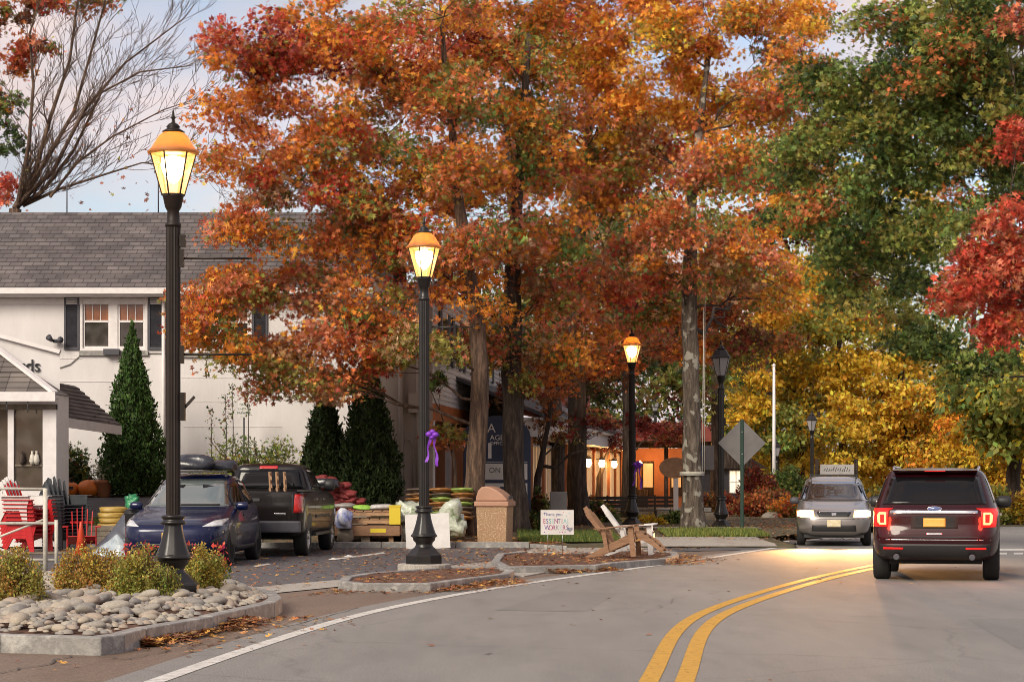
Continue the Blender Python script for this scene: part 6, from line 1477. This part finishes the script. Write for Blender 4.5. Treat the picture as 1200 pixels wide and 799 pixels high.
conifer('bright green narrow conifer standing alone before the white wall',155,377,572,37,57.5,'conif',15000)
conifer('left of the two dark green conifers behind the pickup',381,438,590,30,56.5,'conifd',12000)
conifer('right and taller of the two dark green conifers behind the pickup',432,400,592,35,56.2,'conifd',15000)
shrub('shrub','large loose green shrub with tall spires before the white wall','shrub',(X(295,57.5),57.5,1.1),(1.65,.9,1.55),'green',9000,.085,LEAF5,k=130,stems=40,pals=['green','lime'])
for i,(px0,py0,h_) in enumerate(((247,478,.9),(264,462,1.0),(272,448,1.4),(290,446,1.2))):
    t=thing('flower_spire',('short leftmost dark spire above the loose green shrub','second dark spire above the loose green shrub','tallest dark spire above the loose green shrub','rightmost dark spire above the loose green shrub')[i],'plant',(X(px0,57.3),57.3,1.1),0,'spires of the loose shrub'); zt_=HC+(556-py0)/(F/57.3)-1.1
    n=90; hh=rng.random(n); pos=np.stack([rng.normal(0,.05,n),rng.normal(0,.05,n),zt_-.95*hh],1); leaves_mesh('leaves',pos,.07,pick_cols('dark',n,1),LEAF2,M['leaf'],parent=t); part(t,'stem',M['bark_dark'],lambda mb: mb.tube([(0,0,0),(.03,0,zt_*.6),(0,0,zt_)],[.015,.012,.006],5))
shrub('shrub','dark rounded shrub with white blooms under the shop porch','shrub',(X(82,58),58,1.0),(.75,.5,1.4),'dark',3500,.10,LEAF5,k=60)
shrub('shrub','low dark hedge ball behind the yard sign','shrub',(X(634,62),62,.2),(.42,.4,1.0),'dark',3000,.08,k=50); shrub('shrub','low dark hedge mound at the foot of the grey trunk','shrub',(X(625,60.2),60.2,.1),(.45,.4,.55),'dark',3000,.08,k=50)
shrub('shrub','leafy dark green shrub right of the utility box','shrub',(X(690,70),70,.1),(1.0,.5,.75),'dark',3500,.10,LEAF5,k=60); shrub('shrub','bright green low plant at the foot of the oval sign','shrub',(X(785,68),68,.08),(.62,.4,.42),'green',2500,.10,k=50)
shrub('shrub','low green and tan plants under the lit lamp','shrub',(X(757,67),67,.08),(.7,.4,.4),'lime',1800,.10,k=40)
shrub('shrub','rounded burgundy shrub right of the dark cottage','shrub',(X(888,88),88,.1),(1.0,.8,1.75),'burg',5000,.11,LEAF5,k=80)
shrub('shrub','wide rust coloured plant bed right of the diamond sign','shrub',(X(898,80),80,.1),(1.7,.7,.95),'brownred',6500,.11,LEAF5,k=110)
shrub('shrub','pinkish red low plants near the oncoming car','shrub',(X(927,78),78,.1),(.9,.6,.8),'oakP',3000,.10,LEAF5,k=60)
shrub('shrub','bright green bush behind the pinkish plants','shrub',(X(925,98),98,0),(1.3,.8,1.9),'green',5000,.13,LEAF5,k=80)
shrub('shrub','reddish brown low plants left of the diamond sign','shrub',(X(838,84),84,.1),(1.3,.6,.85),'brownred',4000,.11,LEAF5,k=70)

# ------------------------------------------------------------------ trees
def tp(lst,d,dz=0): return [(X(a,d+dz*i),d+dz*i,HC+(556-b)/(F/(d+dz*i)),r) for i,(a,b,r) in enumerate(lst)]
def fix(path): p=list(path[0]); p[2]=hgt(p[0],p[1]) if p[1]>51 and p[0]<8 else .0; path[0]=tuple(p); return path
CL=[(290,45,62,55,52,'oakR',12),(350,80,70,60,54,'oakR',13),(300,130,50,45,53,'oakR',9),(262,176,20,20,52,'oakO',4),(400,30,70,55,55,'oakM',13),(385,140,70,60,53,'oakM',14),(335,205,62,38,53,'oakL',11),
    (292,262,42,32,52,'oakL',8),(268,345,50,42,52.5,'oakL',12),(235,372,20,18,52,'oakR',4),(345,325,80,58,54,'oakL',18),(345,405,52,42,53,'oakL',12),(322,448,26,20,52.5,'oakL',5),(430,255,70,58,54,'oakL',16),
    (425,365,55,45,53.5,'oakL',12),(465,115,70,70,56,'oakM',15),(480,205,70,55,55,'oakM',15),(500,35,70,60,56,'oakR',13),(500,305,60,45,54.5,'oakL',12),(545,340,45,35,55,'oakL',7),(400,400,30,25,52.5,'oakR',4),(465,385,40,30,54,'oakL',6),(500,398,36,20,53,'oakL',6),(400,440,30,14,54,'oakL',4),(260,405,40,22,52,'oakL',7),(380,450,34,16,53,'oakL',5),(530,110,50,45,53,'oakM',9),(540,190,45,40,53,'oakL',8),(520,20,50,40,53,'oakM',7),(552,275,35,30,53,'oakL',6),(455,420,30,16,54,'oakL',3),(390,210,60,40,52.5,'oakL',9)]
tree('oak_tree','large oak in rust and orange leaf whose brown trunk stands behind the litter bin','tree',fix(tp([(553,629,.28),(558,560,.245),(562,440,.22),(560,380,.195),(549,320,.17),(538,240,.13),(530,150,.09),(520,60,.06),(515,-20,.03)],54.5)),
     [pc(*c[:2],c[4],c[2],c[3],1.5,c[5],c[6]) for c in CL],per=215,leaf=.13,csz=(.76,.76,.46))
CL=[(560,45,60,55,58,'oakR',11),(575,130,60,55,58,'oakM',12),(560,205,60,50,57,'oakM',12),(620,90,60,60,60,'oakM',12),(640,180,60,50,58,'oakM',12),(590,280,60,45,57,'oakL',10),(640,270,50,40,57,'oakP',9),(620,20,60,50,60,'oakM',10),(640,345,50,34,58,'oakP',7),(560,-40,80,40,58,'oakM',8),(585,395,36,26,57,'oakL',7),(645,415,36,26,58,'oakL',7),(620,450,30,16,58,'brownred',4)]
tree('oak_tree','oak with a dark grey brown trunk right of the litter bin','tree',fix(tp([(607,627,.33),(603,560,.28),(600,440,.27),(600,330,.22),(605,250,.16),(612,150,.11),(620,40,.06)],58)),[pc(*c[:2],c[4],c[2],c[3],1.6,c[5],c[6]) for c in CL],per=200,leaf=.138,bark='bark_dark',csz=(.80,.80,.48))
CL=[(680,60,60,60,64,'oakM',12),(700,150,60,50,63,'oakM',12),(690,230,60,45,62,'oakP',11),(740,290,60,40,67,'oakP',14),(700,330,50,35,64,'oakP',10),(780,340,60,35,67,'oakP',11),(730,210,60,50,63,'oakO',9),(680,-10,70,50,64,'oakR',9),(670,400,45,25,63,'oakL',7),(715,385,45,28,67,'oakP',8),(700,430,40,20,67,'brownred',6),(820,400,40,30,67,'oakL',7),(770,395,50,22,69,'oakL',6)]
tree('oak_tree','oak with the blackish trunk standing left of the glowing wall lanterns','tree',fix(tp([(678,612,.33),(676,560,.29),(676,440,.27),(672,370,.24),(680,280,.17),(690,150,.11),(700,40,.06)],66)),[pc(*c[:2],c[4],c[2],c[3],1.8,c[5],c[6]) for c in CL],per=190,leaf=.148,bark='bark_dark',csz=(.88,.88,.5))
CL=[(770,40,60,60,60,'oakO',13),(830,30,60,50,60,'oakO',13),(900,30,55,45,60,'oakO',12),(870,100,60,45,60,'oakO',14),(800,120,60,50,61,'oakO',13),(920,120,40,35,60,'oakP',7),(830,190,60,38,60,'oakP',10),(760,170,50,45,62,'oakM',9),(880,190,50,35,62,'oakM',7),(940,60,40,40,62,'oakP',9),(925,10,36,24,62,'oakO',6),(960,150,30,40,64,'oakP',6),(930,200,36,30,64,'oakO',6),(700,60,50,50,61,'oakO',9),(720,130,50,45,61,'oakO',9),(740,-10,50,30,61,'oakR',5),(800,260,60,40,58,'oakP',11),(860,290,50,35,59,'oakP',10),(905,330,45,35,60,'oakP',9),(850,360,50,30,66,'brownred',9),(790,320,40,30,59,'oakP',7),(780,-30,80,40,60,'oakR',8),(885,400,45,25,67,'brownred',8)]
def rope(br):
    pass
t4=tree('oak_tree','tall oak with mottled lichen trunk left of the unlit lamp and diamond sign','tree',fix(tp([(813,626,.32),(811,560,.26),(810,440,.23),(808,340,.2),(810,240,.14),(822,130,.09),(835,30,.05)],60)),[pc(*c[:2],c[4],c[2],c[3],1.6,c[5],c[6]) for c in CL],per=185,leaf=.138,bark='bark_lichen',csz=(.80,.80,.46))
def f(mb):
    b0=Vector((X(813,60),60,hgt(X(813,60),60)))
    for k in range(3): mb.lathe([(.33,0),(.345,.015),(.33,.03)],20,(X(811,60)-b0.x,0,HC-b0.z-.02+.035*k))
    mb.tube([(.26+X(811,60)-b0.x,-.2,1.6),(.30+X(811,60)-b0.x,-.2,6.0)],.012,5); mb.tube([(.32+X(811,60)-b0.x,-.15,1.6),(.34+X(811,60)-b0.x,-.15,6.4)],.010,5)
part(t4,'rope',M['old_white'],f)
tree('background_tree','straight dark trunk directly behind the lit lamp post','tree',fix(tp([(737,606,.26),(737,500,.23),(736,400,.2),(728,250,.15)],78)),[pc(*c) for c in ((720,430,80,50,40,3,'dark',10),)][:0]+[pc(700,430,80,60,40,2.5,'dark',14),pc(760,380,80,50,35,2.5,'dark',12),pc(640,400,82,45,40,2.5,'dark',10)],per=110,leaf=.24,bark='bark_dark',csz=(1.1,1.1,.6),tmpl=LEAF5)
tree('background_tree','slim leaning dark trunk behind the unlit lamp post','tree',fix(tp([(838,600,.24),(840,500,.21),(838,400,.18),(830,250,.12)],88)),[pc(850,430,90,35,35,2,'dark',8),pc(800,440,88,40,40,2,'dark',9),pc(820,350,90,60,40,2.5,'oakL',10)],per=100,leaf=.26,bark='bark_dark',csz=(1.1,1.1,.6))
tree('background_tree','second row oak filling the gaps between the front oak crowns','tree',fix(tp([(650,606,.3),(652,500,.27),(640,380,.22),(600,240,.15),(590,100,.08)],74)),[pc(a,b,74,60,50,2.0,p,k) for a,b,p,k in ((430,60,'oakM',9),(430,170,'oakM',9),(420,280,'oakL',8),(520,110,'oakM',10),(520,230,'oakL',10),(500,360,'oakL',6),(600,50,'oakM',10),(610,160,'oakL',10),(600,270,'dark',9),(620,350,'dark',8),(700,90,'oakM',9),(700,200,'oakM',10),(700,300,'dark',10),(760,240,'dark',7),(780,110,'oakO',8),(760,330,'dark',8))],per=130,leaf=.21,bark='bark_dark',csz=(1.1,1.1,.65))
# small burgundy understorey tree
tree('small_tree','small burgundy leaved understorey tree between two oak trunks','tree',fix(tp([(628,612,.12),(630,560,.10),(640,510,.07),(650,460,.05)],63)),[pc(645,455,63,38,40,1.2,'brownred',10),pc(630,500,63,22,30,1,'brownred',5),pc(720,495,66,70,12,1.0,'burg',8),pc(668,500,64,18,20,1,'brownred',3),pc(860,480,80,0.1,0.1,.1,'burg',0)][:4],per=70,leaf=.13,bark='bark_dark',csz=(.45,.45,.26),flare=1.2,
     extra=lambda br:(br.tube([q[:3] for q in tp([(632,545,.06),(650,548,.05),(668,532,.045),(690,526,.03)],63)],[.06,.05,.04,.02],6)))
tree('small_tree','wide low burgundy canopy beyond the lit lamp','tree',fix(tp([(700,600,.12),(702,560,.10),(715,520,.07)],90)),[pc(740,505,88,70,16,1.5,'burg',14),pc(700,490,88,40,14,1.5,'brownred',7),pc(800,505,92,50,16,1.5,'burg',9)],per=90,leaf=.16,bark='bark_dark',csz=(.7,.7,.3))
tree('small_tree','low leafy orange brown sapling beside the porch left of the brown trunk','tree',fix(tp([(536,600,.06),(532,540,.05),(525,500,.03)],56.5)),[pc(522,507,56,18,14,.5,'oakL',6),pc(500,445,56,22,12,.5,'dark',3)],per=60,leaf=.14,csz=(.3,.3,.2),flare=1.1)
# right hand trees
CL=[(1000,130,60,40,46,'oakG',16),(950,185,40,40,47,'oakG',11),(1010,210,60,40,46,'oakG',15),(1075,160,60,50,45,'oakG',17),(1085,75,60,45,44,'oakG',15),(1150,40,60,40,43,'oakG',15),(1160,120,60,45,44,'oakG',14),(1140,205,60,35,45,'oakG',10),(1040,275,60,35,46,'oakG',13),(985,275,40,35,47,'oakG',10),(1060,330,50,28,47,'oakG',9),(1110,0,70,30,44,'oakG',10),(1185,185,40,40,45,'oakG',7),(930,60,26,16,46,'oakM',3),(995,340,24,24,47,'oakG',4),(1015,20,20,14,45,'oakG',3),(1190,-20,60,40,43,'oakG',8),(965,90,30,30,46,'oakG',6),(905,190,30,26,48,'oakG',5),(930,240,36,30,47,'oakG',7),(1040,150,50,40,45,'oakG',9),(1120,260,40,26,45,'oakG',6),(1000,320,36,26,47,'oakG',5),(1020,90,40,30,45,'oakG',8),(1100,105,36,30,45,'oakG',9),(1060,30,36,26,45,'oakG',7),(1120,80,30,24,45,'oakG',6),(1185,75,40,30,44,'oakG',10),(1195,115,30,30,44,'oakG',8),(1150,165,50,30,45,'oakG',10),(1190,235,40,24,46,'oakG',6),(1100,35,40,25,44,'oakG',7)]
tree('oak_tree','green leaved oak overhanging the road from the right','tree',[(15.0,46,0,.42),(14.9,46,3,.36),(14.6,46,6,.3),(14.0,45.6,9,.22),(13.4,45,11.5,.12)],[pc(*c[:2],c[4],c[2],c[3],1.4,c[5],c[6]) for c in CL],per=190,leaf=.115,bark='bark_dark',csz=(.62,.62,.38),hang=.3)
CL=[(1150,300,38,45,41,'redM',12),(1185,262,30,35,41,'redM',9),(1180,345,35,45,41,'redM',11),(1125,345,22,20,41,'redM',5),(1190,150,22,22,42,'redM',4),(1178,25,36,14,42,'redM',4),(1165,385,20,16,41,'redM',4),(1230,300,50,60,41,'redM',6)]
tree('maple_tree','bright red maple reaching in at the right edge','tree',[(13.6,41.5,0,.26),(13.5,41.5,3,.22),(12.8,41.5,5,.16),(12.0,41.3,6.4,.1)],[pc(*c[:2],c[4],c[2],c[3],1.0,c[5],c[6]) for c in CL],per=130,leaf=.125,csz=(.42,.42,.34),hang=.6)
tree('background_tree','dark green tree behind the red maple','tree',[(18.5,70,0,.3),(18.2,70,4,.22),(17,70,8,.1)],[pc(1085,395,70,50,38,1.6,'green',13),(pc(1130,425,70,50,30,1.6,'green',10)),pc(1050,370,72,40,30,1.6,'oakG',8),pc(1180,400,70,30,40,1.6,'green',9),pc(1170,330,74,40,60,2,'oakG',9)],per=110,leaf=.19,bark='bark_dark',csz=(.8,.8,.42))
# golden trees behind, one thing each
gold=[('golden leaved tree at the far left of the yellow row',905,110,[(880,420,40,40,'goldO',8),(900,340,50,45,'goldO',10),(870,470,40,35,'gold',8),(905,500,35,30,'lime',7)]),
 ('tall yellow tree behind the white flagpole',935,115,[(925,400,40,40,'gold',9),(930,460,40,40,'gold',9),(890,530,40,35,'gold',7),(940,330,45,40,'goldO',8),(930,520,30,30,'lime',6)]),
 ('broad yellow tree behind the farther unlit lamp',985,112,[(980,380,45,40,'gold',10),(985,440,45,38,'gold',10),(985,500,45,35,'gold',10),(985,540,40,22,'gold',7)]),
 ('orange gold tree directly above the maroon SUV',1060,112,[(1050,420,45,40,'gold',9),(1045,480,45,38,'goldO',10),(1090,520,50,35,'goldO',11),(1040,530,45,28,'goldO',9),(1100,460,40,35,'goldO',9)]),
 ('orange gold tree at the right end of the yellow row',1140,108,[(1130,500,45,40,'goldO',10),(1150,555,45,35,'goldO',11),(1190,570,40,38,'goldO',11),(1185,510,40,35,'gold',8),(1230,540,40,60,'gold',9),(1130,590,50,26,'goldO',8),(1180,605,40,14,'olivebush',8)]),
 ('tall mixed orange tree rising behind the green oak',960,125,[(940,250,60,60,'oakO',11),(1000,300,60,60,'oakM',10),(1060,270,60,60,'lime',9),(1010,370,60,40,'gold',9),(1110,280,50,60,'lime',8),(900,260,40,50,'dark',7)]),
 ('pale yellow green tree at the right edge above the road',1185,84,[(1185,455,30,28,'lime',8),(1170,495,28,18,'lime',6),(1200,500,30,30,'lime',7),(1150,465,16,14,'lime',3)])]
for lab,px,d,cl in gold:
    d=d if d<100 else d+28
    tree('background_tree',lab,'tree',tp([(px,600,.30),(px+4,540,.26),(px-5,450,.2),(px+3,350,.12)],d+1),[pc(a,b,d+rnd.uniform(-2,2),c,e,2.6,p,int(k*1.5)) for a,b,c,e,p,k in cl],per=240,leaf=.30,tmpl=LEAF2,bark='bark_dark',csz=(1.35,1.35,.75),hang=.7,group='autumn trees beyond the road')
# shrub row at the far side of the crossing
for i,(px,d,pal,lab) in enumerate(((1120,76,'gold','low golden hedge bush at the roadside behind the SUV'),(1165,76,'olivebush','olive roadside bush just right of the SUV mirror'),(1215,76,'goldO','orange roadside bush at the right frame edge'))):
    shrub('shrub',lab,'shrub',(X(px,d),d,0),(1.2,.7,1.25),pal,5000,.13,LEAF5,k=80,group='roadside bushes')
# distant mass behind everything
wc=[]
pos=[]; cols=[]
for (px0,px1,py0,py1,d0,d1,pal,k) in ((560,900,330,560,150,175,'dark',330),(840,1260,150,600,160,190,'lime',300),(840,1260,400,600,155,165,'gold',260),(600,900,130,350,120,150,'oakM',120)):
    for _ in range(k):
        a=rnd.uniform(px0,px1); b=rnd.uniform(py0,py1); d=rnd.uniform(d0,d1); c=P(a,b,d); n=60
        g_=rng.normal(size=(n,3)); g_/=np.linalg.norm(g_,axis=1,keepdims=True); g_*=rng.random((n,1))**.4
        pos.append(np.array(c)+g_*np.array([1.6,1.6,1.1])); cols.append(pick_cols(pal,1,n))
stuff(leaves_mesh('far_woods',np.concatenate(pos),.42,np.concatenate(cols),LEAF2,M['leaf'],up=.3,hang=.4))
# unseen trees added behind the viewer to darken reflections and ambient light
pos=[]; cols=[]
for _ in range(420):
    a=rnd.uniform(-70,70); y=-30-rnd.uniform(0,14)-abs(a)*-.25; c=(a,min(y,-12),rnd.uniform(1.5,15)); n=26
    pos.append(np.array(c)+rng.normal(0,1.6,(n,3))); cols.append(pick_cols(['oakM','dark','oakG'][rnd.randrange(3)],1,n))
stuff(leaves_mesh('far_woods',np.concatenate(pos),1.1,np.concatenate(cols),LEAF2,M['leaf'],up=.3))
# upper left: rust tree and bare tree behind the white building
CL=[(15,20,40,30,'brownred',8),(60,5,50,18,'oakR',6),(20,65,35,22,'oakR',5),(5,110,26,26,'dark',5),(10,165,20,30,'dark',4),(5,215,22,26,'redM',4),(110,-5,40,10,'oakR',4),(45,50,22,16,'oakR',3),(-40,60,60,80,'oakM',12)]
tree('oak_tree','rust leaved oak filling the top left corner above the roof','tree',[(X(-70,74),74,1,.34),(X(-66,74),74,5,.28),(X(-60,74),74,9,.2),(X(-50,74),74,14,.1)],[pc(a,b,74,c,e,1.2,p,k) for a,b,c,e,p,k in CL],per=75,leaf=.2,bark='bark_dark',csz=(.6,.6,.34))
bt=thing('bare_tree','bare leafless tree spreading over the shingle roof at upper left','tree',(X(12,73),73,1.0)); mbt=MB(); mbt.T=Matrix.Translation((-X(12,73),-73,-1.0))
def grow(p,dirv,L,r,lev):
    n=5; pts=[Vector(p)]; dcur=Vector(dirv).normalized(); 
    for i in range(n):
        dcur=(dcur+Vector((rnd.gauss(0,.11),rnd.gauss(0,.13),rnd.gauss(0,.08)+.05))).normalized(); pts.append(pts[-1]+dcur*L/n)
    rs=[r*(1-.85*i/n) for i in range(n+1)]; mbt.tube(pts,[max(q,.007) for q in rs],6 if lev<2 else 4,cap=False)
    if lev>=4: return
    for k in range({0:7,1:6,2:5,3:3}[lev]):
        i=rnd.randint(1,n); a=pts[i]; q=pts[i]-pts[i-1]; s=Vector((rnd.gauss(0,1),rnd.gauss(0,.8),rnd.gauss(0,.6)+.25)).normalized(); nd=(q.normalized()*1.1+s*.75).normalized(); grow(a,nd,L*rnd.uniform(.40,.62),max(rs[i]*.6,.008),lev+1)
s73=F/73
def bp(px,py,dy=0): return Vector((X(px,73),73+dy,HC+(556-py)/s73))
mbt.tube([(X(12,73),73,.8),bp(14,330),bp(14,290),bp(18,245)],[.32,.27,.24,.20],10)
for lst,r0 in ((((18,245),(40,200),(60,140),(80,70),(92,10),(96,-40)),.13),(((18,245),(55,190),(85,130),(105,60),(128,-20)),.13),(((22,240),(62,200),(100,130),(145,75),(215,20)),.12),(((20,240),(50,225),(85,175),(120,110),(165,85),(225,78)),.10),(((25,240),(70,222),(120,205),(165,190),(235,196)),.08),(((22,242),(35,170),(38,100),(35,40),(50,-20)),.11),(((60,232),(90,190),(130,160),(190,128),(228,118)),.07)):
    pts=[bp(a,b,rnd.uniform(-.3,.3)) for a,b in lst]; n=len(pts); r0*=.75; rs=[r0*(1-.8*i/(n-1)) for i in range(n)]; mbt.tube(pts,rs,7,cap=False)
    for i in range(1,n):
        for k in range(5):
            t_=rnd.random(); a=pts[i-1].lerp(pts[i],t_); q=(pts[i]-pts[i-1]).normalized(); s=Vector((rnd.gauss(.15,1),rnd.gauss(0,.7),rnd.gauss(0,.7)+.2)).normalized(); grow(a,(q*1.1+s*.75),rnd.uniform(.9,1.9)*(1.1 if i>1 else .8),max(rs[i]*.5,.012),2)
mbt.build('trunk',M['bark'],bt,recalc=False)
pos=np.array([tuple(bp(rnd.uniform(20,230),rnd.uniform(130,248),rnd.uniform(-1,1))) for _ in range(110)]); leaves_mesh('last_leaves',pos-np.array(bt.location),.14,pick_cols('brownred',110,1),LEAF5,M['leaf'],parent=bt)

# ------------------------------------------------------------------ grass and fallen leaves
def onland(q):
    f=in_quad(q)
    def g_():
        p=f(); return (p.x,p.y,max(hgt(p.x,p.y) if p.y>50.9 else 0,0)+.03)
    return g_
def quad(x0,x1,y0,y1): return [(x0,y0),(x1,y0),(x1,y1),(x0,y1)]
scatter_grass('grass',onland(quad(-13,-7,51.4,52.6)),9000,.10,['green','cg2','lime','olive'])
scatter_grass('grass',onland(quad(.15,2.6,52.5,58)),14000,.09,['green','cg2','cg1','olive'])
scatter_grass('grass',onland(quad(3.9,6.5,55.7,59.5)),13000,.09,['green','olive','cg1','lime'])
def flat(q,z):
    f=in_quad(q); return lambda: (*f(),z)
def inpoly(poly,z,m=.2):
    xs_=[p[0] for p in poly]; ys_=[p[1] for p in poly]
    def f():
        for _ in range(200):
            x=rnd.uniform(min(xs_),max(xs_)); y=rnd.uniform(min(ys_),max(ys_))
            if inside(poly,x,y) and edge_dist(poly,x,y)>m: return (x,y,z)
        return (x,y,z)
    return f
def along(pts,spread,z,pile=.05):
    def f():
        i=rnd.randrange(len(pts)-1); t_=rnd.random(); a=Vector(pts[i]).lerp(Vector(pts[i+1]),t_); q=abs(rnd.gauss(0,spread)); d=(Vector(pts[i+1])-Vector(pts[i])).normalized(); p=a+Vector((d.y,-d.x))*q; return (p.x,p.y,z+rnd.random()*pile*math.exp(-q*4))
    return f
litter('leaf_litter',[
  (along([G(160,757),G(172,755),G(215,747)],.09,.012,.06),520),(along([G(215,747),G(252,739)],.07,.012,.05),200),(along([G(255,738.5),G(292,730)],.10,.012,.09),420),
  (along([G(150,763),G(322,722)],.5,.010,.0),260),
  (along([G(508,693),G(596,681)],.25,.012,.06),650),(along([G(400,691),G(520,693)],.4,.01,.02),120),
  (along([G(640,671),G(716,668)],.22,.012,.07),500),(along([G(775,662),G(796,658),G(797,652)],.35,.012,.09),520),
  (inpoly(islC,.125),800),(inpoly(islB,.125),330),(inpoly(islA,.18,.25),160),
  (onland(quad(-3.5,1.2,51.1,55)),2600),(onland(quad(1.2,8.5,54,66)),2600),(onland(quad(-9,-3,52,58)),1000),
  (flat([G(265,700),G(655,652),(1,50.6),(-7,50.6)],.012),2000),(flat([G(330,700),G(560,684),G(640,662),G(470,682)],.008),600),(flat([(-8,12),(-3.4,14),(-2.9,21),(-8,20)],.008),80),
  (flat([G(600,660),G(860,640),G(900,632),G(640,642)],.012),700),(flat([(-3,13),(5,16),(9,45),(0,34)],.008),45),
  (onland(quad(6.5,12,62,75)),1500)],.075)
# scraps of paper on the lot
for i,(px,py) in enumerate(((408,651.5),(390,655),(268,660))):
    mb=MB(); x,y=G(px,py,.02); mb.add([(x-.09,y-.05,.015),(x+.08,y-.06,.02),(x+.1,y+.05,.03),(x-.07,y+.06,.018),(x,y,.05)],[(0,1,4),(1,2,4),(2,3,4),(3,0,4)]); tag(mb.build('paper_scrap',M['white_plastic'],recalc=False),('white paper scrap on the lot right of the pickup wheel','small white scrap on the asphalt by the pickup rear wheel','white scrap near the blue car wheel')[i],'litter')

M['patch'] = asphalt('patched_asphalt',(.18,.173,.167),(.225,.215,.207),.7,(.15,.143,.138))
M['tar'] = mat('crack_tar',(.045,.042,.04),rough=.6)
def crack(pts,w):
    P2=[]
    for a,b in zip(pts[:-1],pts[1:]):
        for i in range(9):
            t=i/9; P2.append((a[0]+(b[0]-a[0])*t+rnd.gauss(0,.035),a[1]+(b[1]-a[1])*t+rnd.gauss(0,.05)))
    P2.append(pts[-1]); n=len(P2); A=[];B=[]
    for p in P2: q=w*rnd.uniform(.3,1.2); A.append((p[0]-q,p[1],.0032)); B.append((p[0]+q,p[1]+.01,.0032))
    mb=MB(); mb.add(A+B,[(i,i+1,n+i+1,n+i) for i in range(n-1)]); struct(mb.build('road_crack',M['tar']))
crack([G(0,790),G(90,768),G(150,771),G(230,757),G(330,735),G(420,712)],.012)
sheet('road_patch',[(4.9,21.5),(6.4,21.6),(6.9,25.8),(5.3,25.9)],.0021,M['patch']); sheet('road_patch',[(-.2,27.5),(.9,27.2),(1.5,31.5),(.6,31.9)],.0021,M['patch'])
crack([(1.6,27),(2.3,30.4),(3.6,33)],.006); crack([(4.2,19.5),(6,20.6),(8,20.9)],.006)
